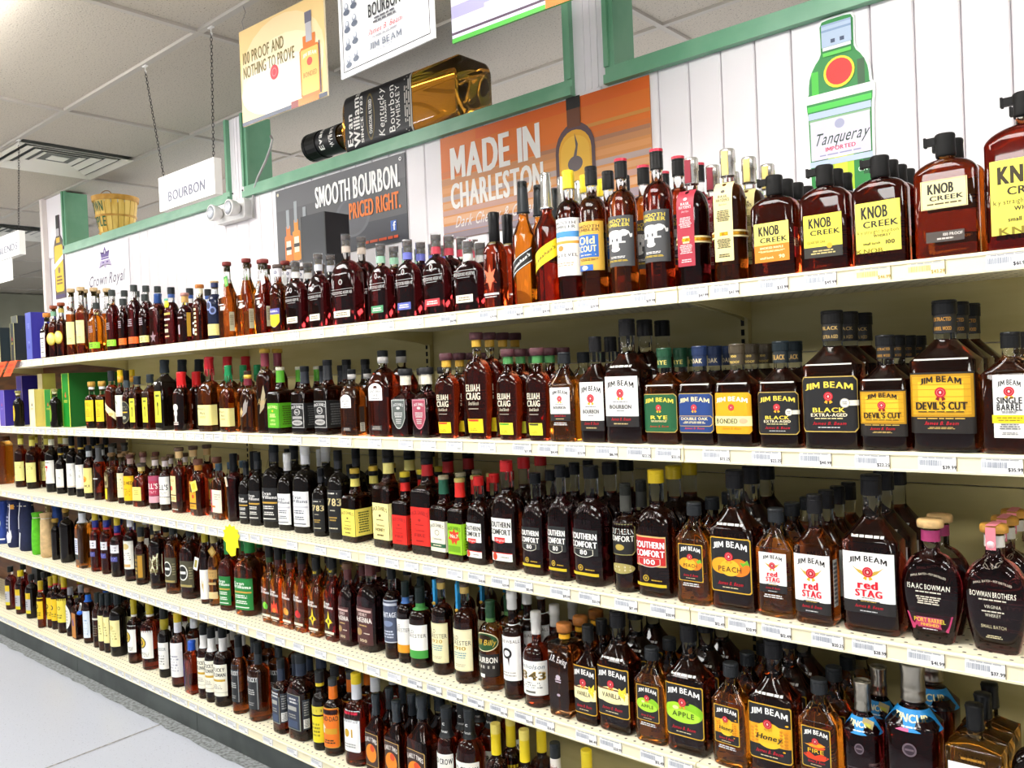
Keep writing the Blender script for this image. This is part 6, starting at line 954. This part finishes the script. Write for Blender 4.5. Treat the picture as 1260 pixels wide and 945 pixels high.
o = (t.location.x, HY, 2.170)
MB().box(-.20, .075, .006, .010, -.118, .0, ink('fbfaf8')).build('list_panel', t)
mb = MB(); art(mb, [L_(.82-.2*i, .07, .24, 1, '9aa0b8', x=.2) for i in range(4)], .27, .118, lambda U, V, L: np.stack([U-.06, 0*U+.0055, V-.118], 1), False); mb.build('printed_list', t)
for a, b in (((-4.79, 2.295), (-4.694, 2.72)), ((-5.15, 2.295), (-5.24, 2.72))):
    chain('chain', (a[0]-o[0], .012, a[1]-o[2]), (b[0]-o[0], .0, b[1]-o[2]), t); clip((b[0]-o[0], 0, CEIL-o[2]), t)
# hanging posters
def wires(t, w_, h_, top=CEIL):
    z0 = t.location.z; m = pm('hook_wire', lin('8a8684'), .4, .6)
    for sx in (-1, 1):
        x = sx*(w_/2-.03); mb = MB(); mb.tube([(x, .002, h_-.01), (x-.012, .002, h_+(top-z0-h_)*.4), (x+.012, .002, h_+(top-z0-h_)*.7), (x, .002, top-z0)], .0012, m, 5); mb.build('hook_wire', t)
def bottle_print(x, y0, w, h, glass, neck, cap, lab=None):
    e = [('o', x, y0+h*.30, w, h*.60, glass, .18), R_(x, y0+h*.66, w*.62, h*.14, glass), R_(x, y0+h*.80, w*.30, h*.30, neck), R_(x, y0+h*.94, w*.34, h*.13, cap)]
    if lab: e += lab
    return e
p100 = [BG('f2cf8c'), E_(0, .5, .98, .96, 'f6dca8'), E_(0, .40, .96, .76, 'f9e6bc'), E_(-.04, .30, .90, .56, 'fff0d4'), R_(0, .02, 1, .04, '3a4258'), R_(.28, .03, .26, .07, 'e8801e'), R_(.14, .03, .08, .07, '8a2018'),
        T('100 PROOF AND', .70, .125, .50, '7a6a2a', x=-.21), T('NOTHING TO PROVE', .55, .125, .62, '7a6a2a', x=-.15), E_(-.08, .43, .10, .15, 'c8142a'), E_(-.08, .43, .06, .09, 'e06a70'), E_(-.08, .43, .045, .065, 'c8142a')]+bottle_print(.33, .05, .22, .82, 'd8741c', 'b9b6ba', '6a6878', [('o', .33, .30, .19, .44, 'f6c05a', .1), T('JIM BEAM', .46, .04, .15, 'f8f0e0', x=.33, arc=.015), E_(.33, .39, .06, .08, 'd0402a'), T('BONDED', .27, .05, .15, 'b8863a', x=.33), R_(.44, .30, .012, .5, '4a3848')])
t, w_, h_ = board('hanging_poster', -2.590, -2.133, 2.338, 2.664, HY, p100, 'cream hanging poster with amber bottle and hundred-proof slogan', 'poster', .006, 'f4e4c0', .04)
wires(t, w_, h_)
port = []
for i in range(4):
    for j in range(2):
        x, y = -.40+.085*j, .14+.155*i+.03*j; port += [E_(x, y, .045, .075, '8f97a6'), E_(x, y-.045, .07, .05, '5f6878'), E_(x, y+.012, .03, .04, 'dfe3ea')]
p2 = [BG('fdfdfd'), ('b', .035, .010, '2b2b30'), ('b', .05, .004, '2b2b30')]+port+seal(.02, .66, .11, .8, 'e8b021')+[T('JIM BEAM', .84, .12, .5, '2a2a2c', arc=.03), T('BOURBON', .47, .115, .34, '2a2a2c', x=.02), L_(.37, .06, .26, 2, '5a5a60', x=.02), T('James B. Beam', .285, .05, .36, 'd0404a', x=.02, bold=False, sh=.3), L_(.235, .02, .3, 1, '9a9aa0', x=.02), T('JIM BEAM', .165, .06, .34, '7a808c', x=.02), L_(.115, .02, .2, 1, 'b8bcc4', x=.02)]+[E_(.38, .45, .05, .07, '7fa0a0'), E_(.38, .56, .05, .06, '8f97a6')]
t, w_, h_ = board('hanging_poster', -2.058, -1.632, 2.366, 2.705, HY, p2, 'white hanging poster with black frame lines and small portraits', 'poster', .006, 'ffffff', -.03)
wires(t, w_, h_)
p3 = [BG('c9c6dc'), R_(-.1, .5, .7, .4, 'e9e7f2'), R_(-.3, .24, .4, .10, '9a96b8'), R_(.1, .18, .6, .08, 'dad7e8'), R_(0, .07, 1, .02, '4a3a48'), R_(0, .0175, 1, .035, '4aa03c'), R_(.40, .06, .2, .12, 'e86a1c'), R_(.46, .10, .06, .14, '8a2a18')]
t, w_, h_ = board('hanging_poster', -1.562, -1.180, 2.328, 2.660, HY, p3, 'lavender hanging poster with green bottom edge', 'poster', .006, '4aa03c', .05)
wires(t, w_, h_)
# wall banners
def p_smooth():
    e = [BG('57575a'), R_(0, .86, 1, .28, '626266'), R_(.25, .16, .5, .30, '3c3d46'), E_(.12, .42, .26, .5, '65666e'), E_(.12, .42, .22, .44, '5a5b62')]
    for x, h, c in ((-.40, .82, 'ee7a18'), (-.33, .92, 'e8901e'), (-.255, .80, '9a6a20')):
        e += [('o', x, .22*h+.02, .066, .42*h, c, .2), R_(x, .52*h, .036, .18*h, c), R_(x, .72*h, .026, .30*h, '9aa0a4'), R_(x, .26*h, .04, .22*h, 'f0e8d0' if c != '9a6a20' else '3a3a3a'), R_(x, .25*h, .05, .05*h, '2a2420')]
    e += [T('SMOOTH BOURBON.', .77, .27, .62, 'fbfaf8', x=.15, heavy=1), T('PRICED RIGHT.', .49, .20, .36, 'f07a1e', x=.28, heavy=1), R_(.41, .20, .038, .12, '3a66c0'), T('f', .20, .10, .016, Wh, x=.414), L_(.07, .06, .26, 1, 'd8501c', x=.32), E_(-.475, .94, .018, .045, 'd8d2b8'), E_(.472, .94, .018, .045, 'e8e8e8'), E_(.472, .94, .008, .02, '1a1a1a')]
    return e
board('wall_banner', -3.344, -2.452, 1.985, 2.329, WALL-.0045, p_smooth(), 'charcoal wall banner reading smooth bourbon priced right', 'banner', .0035, '4a4a4c')
def p_charl():
    e = [BG('d8904e'), R_(0, .80, 1, .40, 'e0711c'), R_(.1, .95, .8, .10, 'e0641a')]
    for y, c, hh in ((.64, 'd8742e', .05), (.56, 'c98a5a', .06), (.48, 'e09a5e', .05), (.40, 'b9a29a', .05), (.33, 'd9a070', .05), (.26, 'c79a8a', .05), (.19, 'e0aa80', .06), (.10, 'a8949a', .07), (.03, '8f8088', .06)): e.append(R_(0, y, 1, hh, c))
    e += [R_(.25, .60, .5, .035, 'b07a5a'), R_(.35, .73, .3, .03, 'd08a3a')]
    e += [T('MADE IN', .735, .32, .46, 'efeae4', x=-.215, heavy=1), T('CHARLESTON', .415, .25, .48, 'efeae4', x=-.21, heavy=1), T('Dark Cherry & Cayenne', .16, .11, .46, 'e8e0dc', x=-.20, bold=False, sh=.35)]
    e += [E_(.185, .56, .175, .46, '5a4248'), R_(.185, .28, .175, .56, '5a4248'), E_(.185, .55, .145, .36, 'e8a828'), R_(.185, .27, .145, .56, 'e8a828'), E_(.185, .54, .13, .28, 'efb93a'), R_(.185, .26, .13, .52, 'efb93a'), R_(.185, .84, .06, .18, '6a3a20'), R_(.185, .96, .062, .10, '1c1a1a'), E_(.185, .44, .066, .13, '6a5e60'), ('p', [(.178, .50), (.192, .50), (.20, .60), (.186, .70), (.192, .60)], '6a5e60'), T('PEPPER', .24, .06, .11, '8a6420', x=.185, bold=False), L_(.14, .10, .10, 3, 'a8782a', x=.185)]
    return e
board('wall_banner', -2.252, -1.340, 1.955, 2.336, WALL-.0045, p_charl(), 'sunset orange wall banner reading made in charleston', 'banner', .0035, 'c8804a')
board('wall_sign', -5.487, -4.853, 2.020, 2.326, WALL-.0045, [BG('f9f6fa'), ('p', [(-.08, .76), (-.10, .88), (-.045, .83), (0, .97), (.045, .83), (.10, .88), (.08, .76)], '5a3c90'), R_(0, .735, .17, .035, '6a4ca0'), ('p', [(-.10, .70), (.10, .70), (.14, .56), (.05, .62), (0, .54), (-.05, .62), (-.14, .56)], 'b6a6cc'), E_(-.04, .66, .05, .03, '5a3c90'), E_(.05, .66, .05, .03, '5a3c90'), E_(0, .86, .03, .08, 'd8cfe4'), T('Crown Royal', .34, .22, .76, '5b4f6a', bold=False, sh=.3)], 'white wall sign with purple crown emblem', 'wall sign', .0035, 'f4f0f6')
# cut-out bottles fixed to the wall
def cutout(name, x0, x1, z0, z1, outline, els, label, col):
    w_, h_ = x1-x0, z1-z0; t = empty(name, ((x0+x1)/2, WALL-.006, z0))
    n = len(outline); v = [(a*w_, 0, b*h_) for a, b in outline]+[(a*w_, .005, b*h_) for a, b in outline]
    MB().add(v, [tuple(range(n)), tuple(range(2*n-1, n-1, -1))]+[((i+1) % n, i, i+n, (i+1) % n+n) for i in range(n)], ink(col)).build('panel', t)
    mb = MB(); art(mb, els, w_, h_, lambda U, V, L: np.stack([U, 0*U-.0005-.00012*L, V], 1), False); mb.build('printed_face', t); tag(t, label, 'cutout')
_half = [(.40, 0), (.46, .02), (.47, .3), (.48, .5), (.495, .53), (.5, .56), (.5, .60), (.46, .62), (.455, .66), (.44, .70), (.40, .74), (.34, .775), (.28, .80), (.25, .825), (.25, .90), (.255, .97), (.22, .995), (.12, 1.0)]
ol = _half+[(-a, b) for a, b in _half[::-1]]
tq = [('p', [(a*.93, .012+b*.976) for a, b in ol], '1f8a3a', (0, .5)), R_(-.30, .32, .16, .36, '0e5a28'), R_(.36, .32, .10, .36, '0e5a28'), R_(0, .18, .36, .30, 'b8d81e'), R_(0, .16, .18, .28, 'e8e83a'), R_(-.33, .66, .1, .14, '46c83a'), R_(.32, .66, .1, .16, '2a5a30'), R_(0, .585, .94, .045, 'f4f8f4'), R_(0, .535, .9, .03, '4ad04a'), R_(0, .495, .88, .035, 'b8cce8'), R_(0, .465, .86, .02, '8ab88a'), R_(0, .36, .84, .21, 'ddd8ee'),
      E_(0, .43, .14, .05, 'a8aac8'), T('Tanqueray', .365, .065, .76, '1f3a30', sh=.35, bold=False), T('IMPORTED', .305, .022, .42, 'd03a5a'), L_(.275, .012, .7, 1, '9a9ac0'), R_(0, .235, .88, .03, 'c0d0e8'), T('LONDON', .16, .026, .22, 'c8f0d0', x=-.26), T('GIN', .17, .026, .12, 'c8f0d0', x=.30), R_(0, .06, .9, .02, 'e8f4e8'), R_(0, .03, .8, .03, '2a7a4a'),
      E_(.02, .70, .44, .165, 'e8e01e'), E_(.02, .702, .37, .138, 'd81e14'), R_(0, .805, .40, .02, '5ad04a'), R_(0, .835, .40, .018, 'e8ecf0'), R_(0, .905, .42, .12, 'b4c8e0'), R_(0, .93, .42, .012, '8aa4c8'), R_(0, .96, .42, .01, '98b0d0'), R_(-.05, .87, .06, .02, '3a4a6a'), R_(.08, .87, .06, .02, '3a4a6a')]
cutout('gin_bottle_cutout', -.866, -.684, 1.850, 2.340, ol, tq, 'green gin bottle cutout with red seal on board wall', 'eef4f0')
ol2 = [(-.42, 0), (.42, 0), (.42, .62), (.30, .70), (.14, .76), (.14, 1), (-.14, 1), (-.14, .76), (-.30, .70), (-.42, .62)]
cutout('whiskey_bottle_cutout', -5.955, -5.765, 2.065, 2.612, ol2, [('p', [(a*.92, .01+b*.98) for a, b in ol2], '5a4a30', (0, .4)), ('o', 0, .36, .70, .56, 'efc414', .2), R_(0, .70, .3, .06, 'e8b81a'), R_(0, .80, .24, .10, 'b8b4b8'), R_(0, .92, .24, .16, '1c1818'), ('g', 0, .44, .80, .06, .10, 'fbf8f0'), E_(0, .34, .2, .08, '8a6a3a'), L_(.22, .12, .5, 3, '6a4a14'), R_(0, .03, .78, .04, '4a3a68')], 'yellow whiskey bottle cutout on the wall end post', '6a5a68')
# emergency light with conduit
t = empty('emergency_light', (-3.675, WALL, 2.285)); M_EM = pm('emergency_white', lin('e8e6e4'), .35)
MB().prism([(-.125, -.045), (.125, -.045), (.132, -.03), (.132, .035), (.122, .045), (-.122, .045), (-.132, .035), (-.132, -.03)], 'y', -.045, 0, M_EM).build('housing', t)
for x in (-.075, .085):
    mb = MB().lathe([(.018, 0), (.034, -.02), (.040, -.05), (.040, -.058), (.034, -.060)], M_EM, 20, c=(x, -.045, .0), ax='y'); mb.lathe([(.034, -.0595), (.020, -.066), (.001, -.068)], pm('lamp_face', lin('d8dce4'), .12, .2), 20, c=(x, -.045, 0), ax='y'); mb.build('lamp_head', t)
mb = MB(); pts = [on_y(a, b, WALL-.012) for a, b in ((312, 268), (311, 247), (312, 236), (317, 219), (327, 198), (333, 182), (335, 172), (333, 167))]
mb.tube([(p[0]+3.675, -.012, p[2]-2.285) for p in pts], .006, pm('conduit_grey', lin('b4b2b0'), .4, .5), 8); mb.build('conduit', t)
for x in (-.04, .05): MB().lathe([(.004, 0), (.004, -.004)], pm('hole_dark', lin('3a3634'), .6), 10, c=(x, 0, .10), ax='y').build('screw', t)
tag(t, 'white twin-head emergency light under the wall post', 'emergency light')
# giant display bottle lying on the sill
B('giant', 'giant amber display bottle with black label lying on the green sill', .25, .20, 1.03, 'o', 'gold', ('screw', '161616', .10, .063), [(.24, .30, .42, [BG('17161a'), T('Evan', .92, .085, .42, Wh, x=-.10), T('Williams', .815, .10, .74, Wh, x=.03), T('SINCE 1783', .73, .04, .62, Wh), E_(0, .60, .62, .13, '6a5a2a'), E_(0, .60, .56, .10, '17161a'), T('CHARCOAL FILTERED', .60, .045, .46, Wh), T('Kentucky', .44, .085, .62, Wh, bold=False, sh=.2), T('STRAIGHT', .375, .028, .3, Wh), T('Bourbon', .29, .085, .6, Wh, bold=False), T('WHISKEY', .20, .06, .56, Wh, bold=False), L_(.07, .08, .8, 3, 'c8c4bc'), R_(0, .015, 1, .02, 'b8b4ac')])], sh=.64, nk=.72, nr=.058, c=.35, fill=.985, sleeve=(.15, '17161a', 'Evan|Williams', Wh), name='display_bottle')
t = place('giant', -2.155, WALL+.095, OPZ+.0405+.125, 0, 'giant amber display bottle with black label lying on the green sill', None); t.rotation_euler = (0, -math.pi/2, 0)
# bushel basket in the first opening
bx = x_at(143, WALL+.085, 2.5); t = empty('bushel_basket', (bx, WALL+.085, OPZ+.0405)); M_SL = noise_mat('basket_wood', lin('d9a93a'), lin('f0cc6a'), 20, .6, stretch=(1, 1, .2)); M_HP = noise_mat('hoop_wood', lin('c08a2c'), lin('d8a548'), 15, .6)
HB, r0, r1 = .235, .092, .128
for k in range(20):
    a0, a1 = 2*math.pi*(k+.06)/20, 2*math.pi*(k+.94)/20; mb = MB(); v = []
    for z, r in ((0, r0), (HB*.5, (r0+r1)/2+.004), (HB, r1)):
        for a, e in ((a0, 0), (a1, 0), (a1, -.004), (a0, -.004)): v.append(((r+e)*math.cos(a), (r+e)*math.sin(a), z))
    mb.add(v, [(0, 1, 5, 4), (4, 5, 9, 8), (2, 3, 7, 6), (6, 7, 11, 10), (1, 2, 6, 5), (5, 6, 10, 9), (3, 0, 4, 7), (7, 4, 8, 11), (8, 9, 10, 11), (3, 2, 1, 0)], M_SL); mb.build('slat', t)
for z, hh in ((.0, .014), (HB*.46, .012), (HB-.03, .030)):
    r = r0+(r1-r0)*(z/HB)+.004; rr = r0+(r1-r0)*((z+hh)/HB)+.004
    MB().lathe([(r, z), (r+.004, z), (rr+.004, z+hh), (rr, z+hh)], M_HP, 28, top=False, bot=False, smooth=False).build('hoop', t)
MB().lathe([(r0-.006, .001), (r0-.006, .005)], M_SL, 20).build('base', t)
mb = MB(); mb.tube([(r1*.75*math.cos(q)+.0, -r1*.5, HB-.01+.045*math.sin(q)) for q in np.linspace(0, math.pi, 10)], .0028, pm('handle_wire', lin('a8763a'), .4, .4), 6); mb.build('handle', t)
mb = MB(); art(mb, [T('CROWN', .72, .26, .8, '2c5a24', x=-.1), T('APPLE', .34, .26, .8, '2c5a24', x=-.05)], .17, HB, lambda U, V, L: np.stack([(r0+(r1-r0)*V/HB+.006)*np.sin(U/.11+.05), -(r0+(r1-r0)*V/HB+.006)*np.cos(U/.11+.05), V], 1)); mb.build('painted_letters', t)
tag(t, 'yellow wooden bushel basket with green lettering on the sill', 'basket')
# tall black gift box behind the top-shelf bottles
carton('bbox', 'tall black gift box with white round crest behind top-shelf bottles', .15, .115, .462, '3b3d41', '2c2d30', [BG('3d3f44'), R_(0, .12, 1, .20, '33353a'), R_(0, .60, 1, .02, '35373b'), E_(.05, .36, .50, .12, 'd0d4da'), E_(.05, .36, .42, .10, '33353a'), T("JACK DANIEL'S", .425, .035, .6, 'd0d4da', x=.05, arc=.012), L_(.36, .04, .3, 2, 'd0d4da', x=.05)], '14151a')
place('bbox', -2.690, 2.0085, SHZ[1]+.0005, 0, 'tall black gift box with white round crest behind top-shelf bottles', None)
# shelf talkers
for n, (px, lab) in enumerate(((5.5, 'slanted orange sale card on top rail under charcoal carton'), (18, 'slanted orange sale card on top rail beside blue carton'))):
    x = x_at(px, FR-.01, SHZ[1]-.03); t = empty('sale_card', (x, FR-.0085, SHZ[1]+.004)); mb = MB(); sl = .045
    v = [(-.06+sl, -.02, 0), (.06+sl, -.02, 0), (.06-sl, -.03, -.085), (-.06-sl, -.03, -.085)]; v += [(a, b+.0012, c) for a, b, c in v]
    mb.add(v, [(3, 2, 1, 0), (4, 5, 6, 7), (0, 1, 5, 4), (1, 2, 6, 5), (2, 3, 7, 6), (3, 0, 4, 7)], ink('f2561a')); mb.build('card', t)
    mb = MB().box(-.05+sl, .05+sl, -.0195, .004, -.0015, 0, ink('f2561a')); mb.build('card_flap', t)
    mb = MB(); art(mb, [L_(.72, .24, .7, 1, 'c02a10'), L_(.35, .3, .5, 2, 'c02a10')], .12, .085, lambda U, V, L: np.stack([U-sl+2*sl*V/.085, -.0312+.0100*V/.085-.0004, V-.085], 1), False); mb.build('card_print', t)
    tag(t, lab, 'sale card', 'orange sale cards')
x = x_at(284, FR-.012, .87); mb = MB(); out = []
for k in range(22):
    a = 2*math.pi*k/22; r = .066 if k % 2 == 0 else .050; out.append((r*math.cos(a)*.95, r*math.sin(a)*(.62 if math.sin(a) > 0 else 1.3)*(1.3 if k in (15, 17) else 1)))
out = [(a, b) for a, b in out]; n = len(out); v = [(a, 0, b) for a, b in out]+[(a, .0012, b) for a, b in out]
mb.add(v, [tuple(range(n)), tuple(range(2*n-1, n-1, -1))]+[((i+1) % n, i, i+n, (i+1) % n+n) for i in range(n)], ink('f7ee0c')); tag(mb.build('starburst_card', None, (x, FR-.0115, SHZ[3]-.018)), 'fluorescent yellow starburst card hanging from the third rail', 'sale card')
# cloth bags on the fourth shelf
def pouch(px, W, D, H, col, sb, label, els=(), lean=0.0, tie=True, seed=1):
    y = FR+sb+D/2; x = x_at(px, y, SHZ[4]); t = empty('cloth_bag', (x, y, SHZ[4]+.0005)); rnd = random.Random(seed); mb = MB(); m = noise_mat('cloth_'+col, lin(col), tuple(v*.8 for v in lin(col)), 40, .85, .15)
    prof = [(0, .80), (.04, .94), (.2, 1.0), (.45, .98), (.68, .90), (.82, .80), (.88, .70), (.93, .76), (1.0, .84)]; V = []; n = 24
    for fz, k in prof:
        for j in range(n):
            a = 2*math.pi*j/n; ww = 1+.035*math.sin(5*a+seed+fz*4)+(.10*math.sin(9*a+seed) if fz > .8 else 0)
            V.append((W/2*k*math.cos(a)*ww+lean*fz*H, D/2*k*math.sin(a)*ww, fz*H))
    F = [(i*n+j, i*n+(j+1) % n, (i+1)*n+(j+1) % n, (i+1)*n+j) for i in range(len(prof)-1) for j in range(n)]+[tuple(range(n-1, -1, -1)), tuple(range((len(prof)-1)*n, len(prof)*n))]
    mb.add(V, F, m, True); mb.build('bag_body', t)
    if tie: MB().lathe([(D/2*.76, .875*H), (D/2*.80, .885*H), (D/2*.76, .895*H)], ink('d8d0c0'), 18, top=False, bot=False, c=(lean*.88*H, 0, 0)).build('drawstring', t)
    if els:
        mb = MB(); fz = np.array([p[0] for p in prof]); kk = np.array([p[1] for p in prof])
        def mp(U, V_, L):
            k = np.interp(V_/H, fz, kk)*1.05; a = U/(W/2); return np.stack([W/2*k*np.sin(a)+lean*V_, -D/2*k*np.cos(a)-.001-.0002*L, V_], 1)
        art(mb, list(els), W, H, mp); mb.build('bag_print', t)
    tag(t, label, 'bag', 'cloth bags on the fourth shelf')
pouch(5, .10, .08, .262, '233f92', .055, 'royal blue cloth bag with white emblem and stripe', [E_(.15, .5, .55, .34, 'eceef6'), ('p', [(.15, .62), (.2, .52), (.3, .5), (.2, .47), (.15, .36), (.1, .47), (0, .5), (.1, .52)], '233f92'), R_(.1, .12, 1.2, .035, 'eceef6')], seed=2)
pouch(20, .10, .09, .280, '1a2350', .05, 'navy cloth bag with white splash print and gold tie', [R_(.25, .6, .07, .7, 'e6e8f0'), ('p', [(-.1, .25), (.1, .36), (.3, .28), (.35, .4), (.4, .24), (.3, .12), (.0, .1)], 'e6e8f0'), L_(.55, .3, .4, 4, '8a90b8'), R_(.45, .88, .3, .1, 'd89a3a')], seed=3)
pouch(35, .11, .09, .300, '141c42', .05, 'dark navy cloth bag with long white curved stripes', [('p', [(.05, .95), (.12, .96), (-.02, .66), (.06, .44), (.0, .44), (-.10, .66)], 'eceef4'), ('p', [(.1, .38), (.18, .36), (.0, .05), (-.08, .08)], 'eceef4')], seed=4)
pouch(48, .07, .068, .240, '5cc21c', .05, 'lime green drawstring pouch', seed=5)
pouch(59, .072, .072, .248, 'd6b684', .045, 'tan drawstring pouch beside the lime one', seed=6)
pouch(72.5, .07, .06, .27, '22448e', .15, 'blue drawstring pouch standing behind the tan one', seed=7, tie=False)
